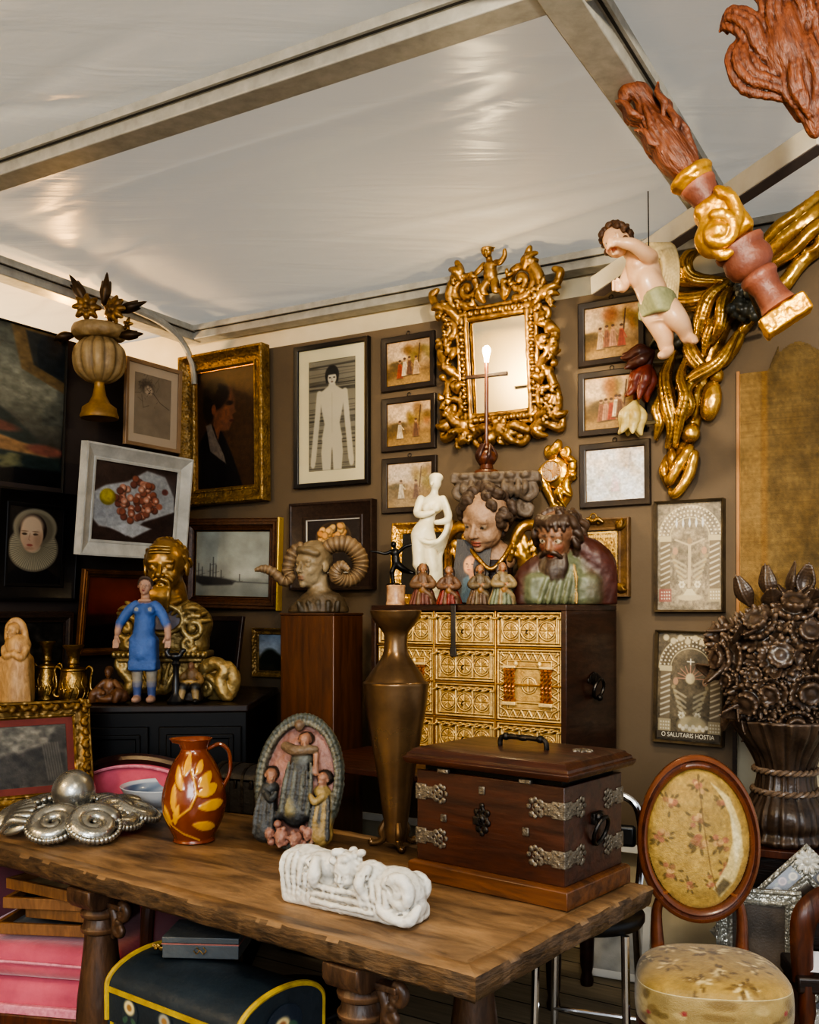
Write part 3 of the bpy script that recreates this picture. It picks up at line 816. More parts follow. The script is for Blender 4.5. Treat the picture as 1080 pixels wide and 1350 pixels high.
# --- tall bronze vase on three feet
B = at(522, 1118, 3.08); sv = 3.08/F
vase = thing('bronze_vase', 'tall brown bronze vase with flared mouth and three scroll feet', 'vase', (B.x, B.y, TZ+.001))
BRZ = mat('brown_bronze', (134, 106, 74), (76, 57, 40), scale=4, rough=.29, metal=.7, bump=.05, bscale=20, rvar=.08)
vp = [(13, 8), (15, 22), (16, 34), (19, 52), (24, 90), (31, 130), (37, 165), (41, 190), (43, 210), (43.5, 217), (41, 219), (38, 224), (31, 234), (22, 246), (17, 256), (15.5, 266), (15.5, 276), (17.5, 284), (25, 293), (31, 302), (33.5, 309), (34, 312), (31, 312), (26, 304), (15, 285)]
P = catmull([(a, b, 0) for a, b in vp], 110)
MB().lathe([(p[0]*sv, p[1]*sv) for p in P], 56).build('body', BRZ, vase, ang=60)
for k in range(3):
    a = -PI/2+.25+k*2*PI/3; c, q = math.cos(a), math.sin(a)
    MB().tube([(c*14*sv, q*14*sv, 34*sv), (c*19*sv, q*19*sv, 22*sv), (c*17*sv, q*17*sv, 12*sv), (c*24*sv, q*24*sv, 6*sv), (c*33*sv, q*33*sv, 5*sv), (c*36*sv, q*36*sv, 9*sv)], [4*sv, 6*sv, 5*sv, 4.5*sv, 4.5*sv, 3*sv], 10, smooth=20).ball((c*34*sv, q*34*sv, 5*sv), 5*sv).build('foot', BRZ, vase)

# --- iron-bound strongbox
c0 = on_z(748, 1203, TZ); cl = on_z(538, 1157, TZ); cr = on_z(817, 1161, TZ)
ang = math.atan2(c0.y-cl.y, c0.x-cl.x); LW = (c0-cl).length; LD = min(.36, (cr-c0).length)
box = thing('strongbox', 'large mahogany strongbox with pierced iron strapwork and a moulded lid', 'chest', (c0.x, c0.y, TZ+.001), ang)
WB = mat('strongbox_wood', (76, 41, 27), (38, 21, 14), scale=3, rough=.34, wood=(1.5, 10, 10), bump=.15, bscale=6, coat=.12)
WB2 = mat('strongbox_plinth', (116, 72, 41), (62, 37, 22), scale=3, rough=.36, wood=(1.5, 10, 10), bump=.15, bscale=6, coat=.15)
zb = (1203-1178)*c0.y/F
def frame_block(m, pr, L, D, cx=0, cy=0):          # stack of rectangular outlines (overhang, z)
    lo = [[(-L-o, -o, z), (o, -o, z), (o, D+o, z), (-L-o, D+o, z)] for o, z in pr]
    return m.rings(lo, cap0=True, cap1=True)
IN = .018
BH = .30
frame_block(MB(), [(0, 0), (0, .045), (-.006, .05), (-.012, .052)], LW, LD).build('plinth', WB2, box, bevel=.002)
frame_block(MB(), [(-IN, .052), (-IN, BH)], LW, LD).build('case', WB, box, bevel=.002)
frame_block(MB(), [(-.012, BH+.016), (.004, BH+.018), (.010, BH+.026), (.012, BH+.034), (.004, BH+.038), (.003, BH+.046), (-.006, BH+.052), (-.010, BH+.058), (-.03, BH+.064)], LW, LD).build('lid', WB, box, bevel=.0015)
frame_block(MB(), [(-.035, BH-.002), (-.035, BH+.018)], LW, LD).build('inner_rim', EBONY, box)
Z0 = .052; HB = BH-Z0; XL = -LW+IN; XR = -IN; Wd = XR-XL
SILV = mat('worn_steel', (150, 142, 128), (84, 76, 66), scale=40, rough=.42, metal=.75, bump=.4, bscale=120, cav=(40, 30, 24))
def strap(cx, cz, flip, side=False):
    s = SDF((-32, -4, -16), (32, 4, 16), .8)
    s.box((-14, 0, 0), (18, 1.4, 9), 1, 0)
    s.box((-22, 0, 0), (10, 1.5, 12), 1, 1)
    for (x, z, r) in [(6, 7, 6), (6, -7, 6), (12, 0, 7), (20, 9, 4.5), (20, -9, 4.5), (24, 1, 4), (14, 12, 3.5), (14, -12, 3.5)]: s.ell((x, 0, z), (r, 1.8, r), 1)
    for (x, z, r) in [(8, 5, 1.8), (8, -5, 1.8), (15, 0, 2.0), (1, 0, 1.8)]: s.ell((x, 0, z), (r, 6, r), .4, None, 's')
    for (x, z) in [(-24, 6), (-24, -6), (-8, 0)]: s.ell((x, -1.6, z), (1.6, 1.2, 1.6), .4)
    me = s.mesh('strap', .00185)
    o = put('iron_strap', me, SILV, box)
    if side: o.location = (-IN+.0015, cx, cz); o.rotation_euler = (0, 0, PI/2 if not flip else PI/2); o.scale = (-1 if flip else 1, 1, 1)
    else: o.location = (cx, IN-.0015, cz); o.scale = (-1 if flip else 1, 1, 1)
    return o
for zz in (Z0+HB*.76, Z0+HB*.27):
    strap(XL+.056, zz, False); strap(XR-.058, zz, True)
    strap(IN+.055, zz, False, True)
    strap(LD-IN-.055, zz, True, True)
s = SDF((-16, -5, -26), (16, 5, 26), .8)
s.ell((0, 0, 0), (11, 2, 17), 1)
for (x, z, r) in [(0, 20, 4), (0, -20, 4), (9, 10, 5), (-9, 10, 5), (10, -4, 5), (-10, -4, 5), (6, -14, 5), (-6, -14, 5), (0, 14, 5)]: s.ell((x, 0, z), (r, 2.2, r), 1)
for (x, z, r) in [(5, 9, 2), (-5, 9, 2), (6, -3, 2), (-6, -3, 2), (0, -12, 2), (0, 15, 1.6)]: s.ell((x, 0, z), (r, 6, r), .4, None, 's')
s.ell((0, -2, 0), (4, 2, 6), .6); s.box((0, -3, -1), (1, 3, 3), .2, .1, None, 's'); s.box((-9, -1, -2), (5, 2.2, 6), .6, .5)
s.build('escutcheon', IRON, box, .00185, (XL+Wd*.47, IN-.002, Z0+HB*.55))
for (u, zz) in [(.2, .5), (.47, .86), (.76, .5)]:
    MB().box((XL+Wd*u, IN-.002, Z0+HB*zz), (.02, .006, .022)).build('iron_plate', SILV, box, bevel=.003)
for u in (.2, .76): MB().box((XL+Wd*u, IN-.002, BH+.004), (.036, .014, .012)).build('hasp', SILV, box, bevel=.003)
hx = -LW*.47; hy = LD*.5; hz = BH+.064
MB().tube([(hx-.075, hy, hz-.002), (hx-.072, hy, hz+.02), (hx-.05, hy, hz+.027), (hx+.05, hy, hz+.027), (hx+.072, hy, hz+.02), (hx+.075, hy, hz-.002)], .007, 10, smooth=26).ball((hx-.055, hy, hz+.027), .011).ball((hx+.055, hy, hz+.027), .011).ball((hx, hy, hz+.027), (.02, .009, .009)).build('lid_handle', IRON, box)
hy = LD*.52; hz = Z0+HB*.52
P = [(-IN+.016+.012*math.sin(a), hy+.032*math.cos(a), hz-.012+.036*math.sin(a)) for a in np.linspace(0, 2*PI, 25)[:-1]]
MB().tube(P, .0055, 8, closed=True).build('ring_handle', IRON, box)
MB().box((-IN+.004, hy, hz+.02), (.014, .05, .03)).ball((-IN+.008, hy, hz+.022), .014).build('handle_plate', IRON, box, bevel=.003)
s = SDF((-14, -3, -14), (14, 3, 14), .8); s.path([(-10, 0, 3), (-4, 0, 5), (-2, 0, 0), (-9, 0, -4)], 1.6); s.path([(10, 0, 3), (4, 0, 5), (2, 0, 0), (9, 0, -4)], 1.6); s.path([(0, 0, 9), (2, 0, 3), (0, 0, -8)], 1.8)
o = s.build('lid_mount', SILV, box, .0025, (-.075, LD*.62, BH+.064), (-PI/2, 0, .4))
# ================================================================ pictures
def PR(w, t, kind='flat'):
    if kind == 'flat': return [(0, 0), (0, t*.85), (w*.12, t), (w*.85, t*.8), (w, t*.7), (w, t*.4)]
    if kind == 'cove': return [(0, 0), (0, t*.9), (w*.06, t), (w*.16, t), (w*.22, t*.92), (w*.38, t*.62), (w*.6, t*.42), (w*.78, t*.38), (w*.82, t*.5), (w*.92, t*.5), (w, t*.38), (w, t*.2)]
    if kind == 'step': return [(0, 0), (0, t*.7), (w*.1, t*.85), (w*.3, t*.85), (w*.36, t), (w*.55, t), (w*.62, t*.8), (w*.85, t*.6), (w*.9, t*.66), (w, t*.6), (w, t*.3)]
    if kind == 'slope': return [(0, 0), (0, t), (w*.12, t), (w*.2, t*.9), (w*.8, t*.5), (w*.86, t*.55), (w, t*.5), (w, t*.3)]
rsp = np.random.RandomState(21)

def pastoral(seed, people, cool=0, sheen_wash=0):
    w, h = 110, 104; I = Img(w, h); rs = np.random.RandomState(seed)
    I.vgrad([(0, (206, 168, 128)), (.35, (222, 190, 148)), (.55, (168, 134, 92)), (.75, (126, 94, 52)), (1, (150, 118, 70))])
    I.noise(.25, 30, seed); I.ell(.25, .2, .35, .2, (226, 198, 168), 1.2, al=.6)
    for _ in range(7):
        cx, cy = rs.uniform(.45, 1.0), rs.uniform(.15, .5); I.ell(cx, cy, rs.uniform(.05, .14), rs.uniform(.08, .2), (118+rs.randint(40), 82+rs.randint(30), 40), .9, al=.7)
    I.line([(.72, .55), (.76, .1)], 3, (90, 60, 34)); I.poly([(0, .62), (.3, .52), (.45, .66), (0, .8)], (110, 84, 44), 6, .8)
    I.poly([(0, .88), (.5, .7), (1, .74), (1, 1), (0, 1)], (170, 134, 82), 8, .7)
    cl = [(190, 140, 110), (168, 70, 48), (226, 204, 170), (120, 82, 60), (206, 170, 130), (150, 96, 70)]
    for k in range(4): I.ell(rs.uniform(.0, .3), rs.uniform(.5, .62), .16, .06, (92, 74, 40), .9, al=.6)
    for k in range(people):
        x = .3+.36*k/max(1, people-1)+rs.uniform(-.03, .03); y = .62+rs.uniform(-.03, .04); c_ = cl[(k+seed) % 6]; dk_ = tuple(int(q*.6) for q in c_)
        I.poly([(x-.075, y+.19), (x-.05, y), (x-.035, y-.14), (x+.035, y-.14), (x+.05, y), (x+.08, y+.19)], c_, 2.5)
        for o in (-.03, .01, .04): I.line([(x+o*.5, y-.1), (x+o, y+.17)], 1.3, dk_, .6)
        I.line([(x+.03, y-.1), (x+.09, y-.02+.06*(k % 2))], 2.4, c_, .9); I.ell(x, y-.19, .03, .042, (186, 140, 104), .5); I.ell(x, y-.21, .032, .026, (84, 58, 40), .5); I.ell(x, y+.2, .09, .015, (84, 62, 36), .6, al=.7)
    if sheen_wash: I.mixin(np.full((h, w), sheen_wash)*(.5+fbm(w, h, 25, seed+3)), (214, 218, 226))  # pale veil mixed in; on the lowest right picture it stands for reflections
    I.noise(.2, 4, seed+1); I.a *= 1 if sheen_wash > .5 else .86; return I
def hanging(label, boxp, img, seed):
    r, w, h = picture('small_framed_picture', label, 'picture', BACK, boxp, PR(.026, .02), FRB2, img, group='small dark framed scenes', ring=True, roll=R(rsp.uniform(-.6, .6)), inner=(.004, GOLDD))
FRB2 = mat('brown_black_moulding', (52, 42, 36), (32, 26, 23), rough=.36, scale=10)
hanging('small dark framed pastoral with three standing figures, topmost left of the mirror', (505, 575, 442, 514), pastoral(1, 4), 1)
hanging('small dark framed scene with red draped figure, middle one left of the mirror', (505.5, 576, 523, 594), pastoral(2, 2), 2)
hanging('small dark framed greyish scene behind the white statue, lowest left of the mirror', (506, 577, 603, 676), pastoral(8, 2, sheen_wash=.25), 3)
hanging('small dark framed sepia scene beside the cherub, topmost right of the mirror', (764, 851, 395, 480), pastoral(4, 4), 4)
hanging('small dark framed sepia scene beside the carved tulips, middle one right of the mirror', (764, 853, 488, 573), pastoral(5, 5), 5)
hanging('small dark framed scene veiled by painted bluish reflections under the carved tulips, lowest right of the mirror', (766, 859, 583, 668), pastoral(6, 3, sheen_wash=.75), 6)

# --- dark profile portrait in gilt frame
w, h = 110, 170; I = Img(w, h, (46, 30, 20)); I.ell(.75, .55, .6, .6, (62, 40, 22), 1.4, al=.9)
I.poly([(.0, .62), (.16, .5), (.34, .44), (.5, .6), (.64, .78), (.78, 1), (0, 1)], (18, 16, 18), 3)
I.poly([(.15, .46), (.24, .44), (.32, .56), (.46, .72), (.5, .8), (.4, .76), (.22, .68)], (96, 86, 78), 2)
I.ell(.42, .28, .24, .17, (84, 54, 38), .2); I.poly([(.34, .3), (.58, .2), (.62, .3), (.68, .37), (.61, .39), (.63, .43), (.59, .47), (.55, .52), (.4, .52), (.36, .6), (.28, .46)], (98, 62, 44), 3)
I.ell(.33, .2, .23, .135, (26, 19, 17), .25, -.25); I.ell(.2, .32, .1, .12, (26, 19, 17), .4); I.ell(.29, .33, .04, .045, (104, 62, 44), .4)
I.ell(.56, .29, .07, .02, (30, 20, 16), .6); I.ell(.6, .44, .04, .012, (64, 32, 26), .6); I.ell(.5, .36, .06, .07, (122, 76, 52), 1, al=.5); I.noise(.2, 5, 3)
picture('portrait_painting', 'dark oil portrait of a man in profile in a wide gilt frame', 'painting', BACK, (246, 356, 465, 665), PR(.085, .07, 'cove'), GOLDF, I, off=.03, roll=R(-.6), inner=(.008, GOLDFL))

# --- drawing of a standing figure
w, h = 80, 170; I = Img(w, h, (150, 142, 122)); rs = np.random.RandomState(3)
for k in range(46):
    y = rs.rand(); I.line([(0, y), (1, y+rs.uniform(-.02, .02))], rs.uniform(.5, 2), (58, 52, 44), .55)
sk = (214, 204, 178)
for q in (-1, 1):
    I.poly([(.5+q*.0, .74), (.5+q*.2, .7), (.5+q*.23, .84), (.5+q*.2, 1.0), (.5+q*.03, 1.0)], sk, 1.5)
    I.line([(.5+q*.27, .3), (.5+q*.31, .5), (.5+q*.36, .72), (.5+q*.4, .9)], 9, sk, soft=2); I.ell(.5+q*.41, .93, .05, .04, sk, .4)
    I.line([(.5+q*.22, .38), (.5+q*.24, .55)], 1, (120, 110, 92), .7)
I.poly([(.22, .3), (.42, .24), (.58, .24), (.78, .3), (.72, .45), (.66, .58), (.72, .72), (.5, .8), (.28, .72), (.34, .58), (.28, .45)], sk, 2)
I.poly([(.43, .2), (.57, .2), (.58, .27), (.42, .27)], sk, 1.5); I.ell(.5, .14, .145, .085, (36, 32, 28), .15); I.poly([(.355, .14), (.43, .14), (.43, .205), (.375, .21)], (36, 32, 28), 1.5); I.poly([(.57, .14), (.645, .14), (.625, .21), (.57, .205)], (36, 32, 28), 1.5); I.poly([(.45, .2), (.55, .2), (.57, .26), (.43, .26)], sk, 1.5); I.ell(.5, .172, .092, .056, (222, 212, 188), .2); I.poly([(.41, .1), (.59, .1), (.585, .138), (.415, .138)], (36, 32, 28), 2)
for q in (-1, 1): I.ell(.5+q*.045, .165, .022, .007, (50, 44, 38), .6)
I.ell(.5, .203, .026, .006, (110, 80, 70), .6); I.line([(.5, .17), (.49, .186)], 1, (150, 138, 116), .7); I.line([(.5, .82), (.5, 1)], 1.2, (110, 100, 84), .8); I.line([(.5, .3), (.5, .66)], 1, (190, 178, 152), .6)
I.line([(0, 0), (1, 0), (1, 1), (0, 1), (0, 0)], 2, (40, 36, 30))
picture('framed_drawing', 'tall cream mounted drawing of a pale standing figure in narrow black frame', 'picture', BACK, (391, 489, 452, 642), PR(.024, .03), FRB, I, off=.01, matw=.062, matcol=(232, 220, 184), glass=True)

# --- harbour painting, slightly turned away from the wall
w, h = 120, 104; I = Img(w, h); I.vgrad([(0, (138, 142, 134)), (.4, (150, 154, 146)), (.7, (156, 158, 150)), (.74, (134, 138, 132)), (1, (122, 128, 124))])
I.noise(.18, 22, 5); I.poly([(0, .78), (.0, .68), (.3, .71), (.55, .76), (.5, .82), (.1, .84)], (44, 44, 46), 3, .9)
for x, t in [(.04, .5), (.09, .55), (.2, .5), (.24, .4), (.28, .52), (.35, .6), (.6, .66)]: I.line([(x, .76), (x, t)], 1.2, (60, 58, 58)); I.line([(x-.03, t+.12), (x+.04, t+.1)], .8, (70, 68, 66), .7)
I.line([(.5, .77), (1, .79)], 2, (80, 80, 80), .8)
r_, w_, h_ = picture('harbour_painting', 'grey harbour painting with small ships in a brown frame with bright gilt outer edge', 'painting', BACK, (253, 366, 684, 803), PR(.062, .05, 'step'), FRBR, I, off=.035, yaw=R(9), roll=R(1.5), inner=(.008, GOLDD))

MB().box((w_/2+.003, -.032, 0), (.010, .056, h_+.004)).build('gilt_edge', mat('bright_gilt', (242, 206, 96), (220, 176, 70), rough=.3, metal=.5), r_, bevel=.003)

# --- fruit still life above the horned bust
w, h = 110, 120; I = Img(w, h, (48, 40, 37)); I.noise(.25, 12, 8); rs = np.random.RandomState(4)
I.ell(.5, .34, .33, .3, (92, 74, 54), .1); I.ell(.5, .32, .3, .27, (60, 46, 34), .1)
for k in range(26):
    a = rs.uniform(0, 2*PI); r = .25*math.sqrt(rs.rand()); c_ = [(214, 158, 92), (226, 176, 112), (198, 138, 78), (206, 168, 110)][k % 4]
    x, y = .5+r*math.cos(a), .28+r*math.sin(a)*.8; I.ell(x, y, .06, .075, tuple(int(q*.6) for q in c_), .3, rs.uniform(-1, 1)); I.ell(x-.008, y-.01, .05, .062, c_, .5, rs.uniform(-1, 1))
I.poly([(.66, .5), (.78, .4), (.76, .58)], (214, 196, 158), 1.5); I.poly([(.85, .6), (.97, .62), (.9, .72)], (200, 170, 120), 1.5)
picture('fruit_painting', 'dark still life with a basket of pale fruit above the horned bust', 'painting', BACK, (388, 497, 662, 778), PR(.085, .045, 'slope'), FRD, I, off=.008, inner=(.007, mat('pale_slip', (206, 200, 188), rough=.6)))

# --- small landscape half behind the wooden pedestal
w, h = 70, 80; I = Img(w, h); I.vgrad([(0, (120, 136, 156)), (.5, (156, 164, 172)), (.62, (150, 150, 140)), (.7, (66, 62, 44)), (1, (32, 30, 22))]); I.noise(.25, 14, 2)
for x, y, r in [(.3, .6, .2), (.2, .7, .18), (.45, .68, .16), (.6, .8, .2)]: I.ell(x, y, r, r, (30, 36, 26), .5)
I.poly([(.66, .52), (.8, .52), (.8, .68), (.66, .68)], (206, 196, 178), 1)
picture('landscape_painting', 'little tree landscape in a gilt frame partly hidden by the wooden pedestal', 'painting', BACK, (336, 398, 828, 893), PR(.034, .03, 'cove'), GOLDF, I, off=.006)

# --- gilt frame with dark canvas behind the white statue: stands on the cabinet, built there
# --- paper relic shrines under glass, on the right
def shrine(kind):
    w, h = 130, 200; I = Img(w, h, (100, 88, 68) if kind else (138, 126, 106)); wt = (214, 204, 180); rs = np.random.RandomState(kind+5)
    I.noise(.3, 18, 3+kind); I.noise(.3, 4, 4+kind)
    for r0 in (.46, .40, .34):
        n = int(60*r0)
        for k in range(n):
            a = PI*k/(n-1); I.ell(.5-r0*math.cos(a), .33-r0*.62*math.sin(a), .014, .009, wt, .4)
    for r0 in (.48, .30): I.line([(.5-r0*math.cos(a), .33-r0*.62*math.sin(a)) for a in np.linspace(0, PI, 24)], 1.6, (196, 182, 146))
    for x in (.05, .8):
        I.poly([(x, .36), (x+.15, .36), (x+.15, .8), (x, .8)], (120, 106, 84), 1)
        for k in range(8): I.line([(x+.01, .42+.05*k), (x+.14, .385+.05*k)], 3, wt, .8)
        I.poly([(x-.02, .31), (x+.17, .31), (x+.17, .36), (x-.02, .36)], (188, 174, 140), 1); I.poly([(x-.02, .8), (x+.17, .8), (x+.17, .92), (x-.02, .92)], (166, 152, 122) if kind or x > .5 else (150, 96, 84), 1)
        for k in range(12): I.ell(x+.02+.04*(k % 4), .83+.03*(k//4), .012, .008, wt, .4)
    for q in (-1, 1):
        for k in range(6):
            y = .84-.05*k; I.line([(.5+q*.06, y), (.5+q*(.14+.02*k), y-.06)], 4, (178, 166, 138), .8); I.ell(.5+q*(.1+.03*k), y-.09, .03, .02, (156, 140, 106), .5)
        for a in np.linspace(0, 2*PI, 7)[:-1]: I.ell(.5+q*.12+.035*math.cos(a), .76+.023*math.sin(a), .018, .012, wt, .4)
        I.ell(.5+q*.22, .45, .04, .035, (176, 140, 112), .3)
    if not kind:
        I.line([(.28, .345), (.5, .4), (.72, .345)], 3.4, (186, 170, 140)); I.line([(.5, .36), (.5, .52), (.49, .78)], 6, (186, 170, 140)); I.ell(.5, .36, .035, .03, (150, 128, 98), .4); I.ell(.5, .88, .2, .03, (190, 176, 144), .3); I.poly([(.46, .8), (.54, .8), (.6, .86), (.4, .86)], (200, 190, 160), 1)
        for k in range(5): I.poly([(.5+.1*(k-2)-.02, .2), (.5+.1*(k-2), .13), (.5+.1*(k-2)+.02, .2), (.5+.1*(k-2), .24)], (206, 206, 206), 1)
    else:
        I.line([(.5, .24), (.5, .33)], 2, (230, 222, 200)); I.line([(.45, .265), (.55, .265)], 2, (230, 222, 200))
        for a in np.linspace(PI, 2*PI, 9): I.line([(.5, .42), (.5+.2*math.cos(a), .42+.12*math.sin(a))], 2, (176, 130, 108), .9)
        I.ell(.5, .42, .07, .05, (200, 186, 150), .3); I.ell(.55, .84, .22, .08, (172, 158, 126), .3)
        for k in range(9): I.ell(.36+.05*k, .86+.02*(k % 2), .028, .02, wt, .4)
        for k in range(8): I.ell(.12+.11*k, .05+.03*(k % 2), .045, .03, (190, 176, 144), .4)
    return I
SHF = mat('shrine_edge', (92, 76, 52), (54, 44, 32), rough=.5, scale=20)
picture('paper_shrine', 'glazed paper relic shrine with crucifix, the upper one on the taupe wall', 'picture', BACK, (866, 957, 660, 807), PR(.010, .05), SHF, shrine(0), glass=True)
r_, w_, h_ = picture('paper_shrine', 'glazed paper relic shrine lettered along its foot, behind the carved flower basket', 'picture', BACK, (866, 958, 832, 980), PR(.010, .05), SHF, shrine(1), glass=True, roll=R(1.5))
def lettering(txt, size, m, parent, loc, ext=.0006, rot=(PI/2, 0, 0), name='lettering', sx=1.0):
    cu = bpy.data.curves.new('t', 'FONT'); cu.body = txt; cu.size = size; cu.align_x = 'CENTER'; cu.align_y = 'CENTER'; cu.extrude = ext
    t = bpy.data.objects.new('t', cu); C.objects.link(t); bpy.context.view_layer.update()
    me = bpy.data.meshes.new_from_object(t.evaluated_get(bpy.context.evaluated_depsgraph_get())); bpy.data.objects.remove(t)
    o = put(name, me, m, parent, loc, rot); o.scale = (sx, 1, 1); return o
BAND = mat('shrine_band', (70, 60, 46), (58, 50, 38), rough=.6)
MB().box((0, -.0345, -h_/2+.033), (w_-.03, .003, .030)).build('text_band', BAND, r_)
lettering('O SALUTARIS HOSTIA', .026, mat('silver_letters', (206, 200, 182), rough=.4), r_, (0, -.0368, -h_/2+.034), sx=.84)

# --- tapestry
w, h = 150, 220; I = Img(w, h, (122, 100, 62)); I.noise(.22, 26, 2); I.noise(.12, 6, 4)
I.poly([(0, 0), (.16, 0), (.16, 1), (0, 1)], (150, 122, 76), 3); I.poly([(.0, 0), (.025, 0), (.025, 1), (0, 1)], (196, 156, 96), 1); I.poly([(.16, 0), (.2, 0), (.2, 1), (.16, 1)], (146, 112, 62), 3)
I.poly([(.6, .42), (.7, .38), (.8, .34), (1, .3), (1, .95), (.75, .82), (.62, .7), (.52, .6)], (176, 154, 108), 4); I.poly([(.66, .4), (.8, .3), (1, .26), (1, .42), (.8, .44)], (138, 46, 40), 4); I.poly([(.7, .72), (.85, .78), (1, .86), (1, 1), (.74, 1)], (146, 52, 46), 4)
for k in range(4): I.line([(.56+.03*math.sin(j*1.3+k), .3+.03*k+.004*j+.02*math.cos(j)) for j in range(6)], 1.4, (176, 156, 108), .7)
for k in range(110):
    I.stroke_x(.008, k)
I.noise(.14, 2.2, 9); I.a *= .92
c, tw, th = BACK.rect(972, 1190, 447, 846, .012)
tap = thing('tapestry', 'faded ochre tapestry fragment with lighter left border hung on the right wall', 'tapestry', c, BACK.a)
xs = np.linspace(0, 1, w); top = np.where(xs < .2, .085, np.where(xs < .27, .085-.085*np.clip((xs-.2)/.07, 0, 1), .0)); top = np.where((xs > .27) & (xs < .5), .03*(1-np.sin((xs-.27)/.23*PI)), top); top = np.where(xs >= .5, .03+.04*np.clip((xs-.5)/.1, 0, 1), top)
shape = I.Y > top[None, :]
hf = .006*np.sin(I.X*9)+.004*fbm(w, h, 40, 3)+.02*np.exp(-((I.X-.0)/.02)**2)*0
canvas('woven_cloth', I, tw, th, 0, tap, mat('tapestry_weave', (255, 255, 255), (220, 214, 206), scale=8, rough=.9, attr=True, bump=.5, bscale=220), hf=hf, shape=shape)
MB().box((-tw/2+.006, -.008, -.04), (.012, .010, th*.91)).build('batten', mat('pale_batten', (176, 126, 74), (150, 104, 60), rough=.6), tap)

# ---------------------------------------------------------------- left wall
w, h = 120, 210; I = Img(w, h, (92, 94, 84)); I.vgrad([(0, (84, 88, 80)), (.4, (112, 112, 98)), (.6, (70, 70, 62)), (.8, (20, 20, 22)), (1, (18, 18, 20))]); I.noise(.3, 20, 6)
I.poly([(.62, .0), (1, 0), (1, .36), (.7, .26)], (112, 92, 62), 2); I.poly([(.72, .02), (1, .02), (1, .29), (.78, .22)], (44, 50, 52), 2)
I.poly([(0, .52), (.35, .42), (.62, .54), (.85, .7), (1, .78), (1, .86), (0, .88)], (40, 52, 50), 4); I.poly([(.0, .58), (.3, .62), (.62, .69), (.9, .74), (.9, .78), (.55, .77), (0, .7)], (140, 106, 72), 3); I.ell(.5, .62, .2, .035, (104, 64, 54), .4, .15); I.ell(.88, .74, .13, .035, (120, 70, 60), .5, .1)
for k in range(40):
    x, y = rsp.uniform(.1, .75), rsp.uniform(.78, .87); I.ell(x, y, .04, .015, (110, 108, 78), .6, al=.6)
I.noise(.25, 5, 7)
picture('large_painting', 'large dark unframed painting of reclining feet on the upper left wall', 'painting', LEFT, (-130, 83, 418, 640), [(0, 0), (0, .022), (.004, .024), (.006, .022), (.006, .01)], mat('canvas_edge', (40, 36, 30), rough=.8), I, off=.012, tilt=R(3))

w, h = 100, 150; I = Img(w, h, (132, 118, 100)); I.noise(.12, 30, 3); dk = (62, 52, 44)
I.ell(.33, .2, .17, .1, dk, .8, .3, al=.6); I.ell(.38, .26, .11, .08, (168, 150, 128), .4); 
for k in range(60):
    x, y = rsp.normal(.33, .13), rsp.normal(.22, .09); I.line([(x, y), (x+rsp.normal(0, .07), y+rsp.normal(0, .06))], .8, dk, .6)
I.line([(.5, .28), (.7, .42), (.95, .5)], 1.5, dk, .7); I.line([(.2, .35), (.25, .55), (.4, .5)], 1.2, dk, .6)
for q in (.36, .43): I.ell(q, .25, .015, .008, dk, .5)
I.ell(.4, .3, .03, .008, dk, .5)
picture('framed_sketch', 'brownish pencil sketch of a head in plain pale wood frame', 'picture', LEFT, (163, 236, 480, 592), PR(.02, .02), mat('pale_frame', (150, 122, 92), (126, 100, 74), rough=.5), I, off=.15, matw=.045, matcol=(176, 158, 136), tilt=R(2))

w, h = 130, 120; I = Img(w, h, (58, 42, 38)); I.noise(.2, 14, 4)
I.poly([(.02, .4), (.15, .3), (.4, .22), (.62, .05), (.85, .1), (.98, .35), (1, .55), (.85, .62), (.62, .72), (.42, .92), (.3, .84), (.1, .82), (0, .7)], (160, 162, 164), 3)
I.poly([(.2, .82), (.5, .74), (.72, .8), (.5, .94)], (176, 178, 180), 3); I.ell(.75, .3, .2, .18, (136, 140, 144), 1, al=.7); I.ell(.2, .6, .2, .16, (136, 140, 146), 1, al=.6)
rs = np.random.RandomState(8)
for k in range(60):
    a = rs.uniform(0, 2*PI); r = math.sqrt(rs.rand()); x, y = .52+.25*r*math.cos(a), .45+.28*r*math.sin(a); c_ = [(142, 84, 66), (168, 108, 88), (120, 70, 58), (188, 132, 110)][k % 4]
    I.ell(x, y, .042, .046, tuple(int(q*.55) for q in c_), .3); I.ell(x-.005, y-.006, .036, .04, c_, .4)
    if k % 2: I.ell(x, y, .016, .018, (206, 168, 150), .5)
I.ell(.18, .45, .09, .1, (120, 108, 30), .2, .3); I.ell(.17, .43, .07, .08, (168, 152, 46), .5, .3); I.ell(.86, .3, .04, .04, (110, 64, 60), .4); I.ell(.8, .5, .04, .04, (160, 100, 80), .4); I.noise(.15, 4, 2)
picture('still_life_painting', 'still life of nuts and a lemon on white cloth in broad white frame', 'painting', LEFT, (102, 242, 594, 735), PR(.075, .045, 'slope'), mat('white_moulding', (196, 194, 186), (160, 158, 152), scale=10, rough=.55), I, off=.27, tilt=R(6))

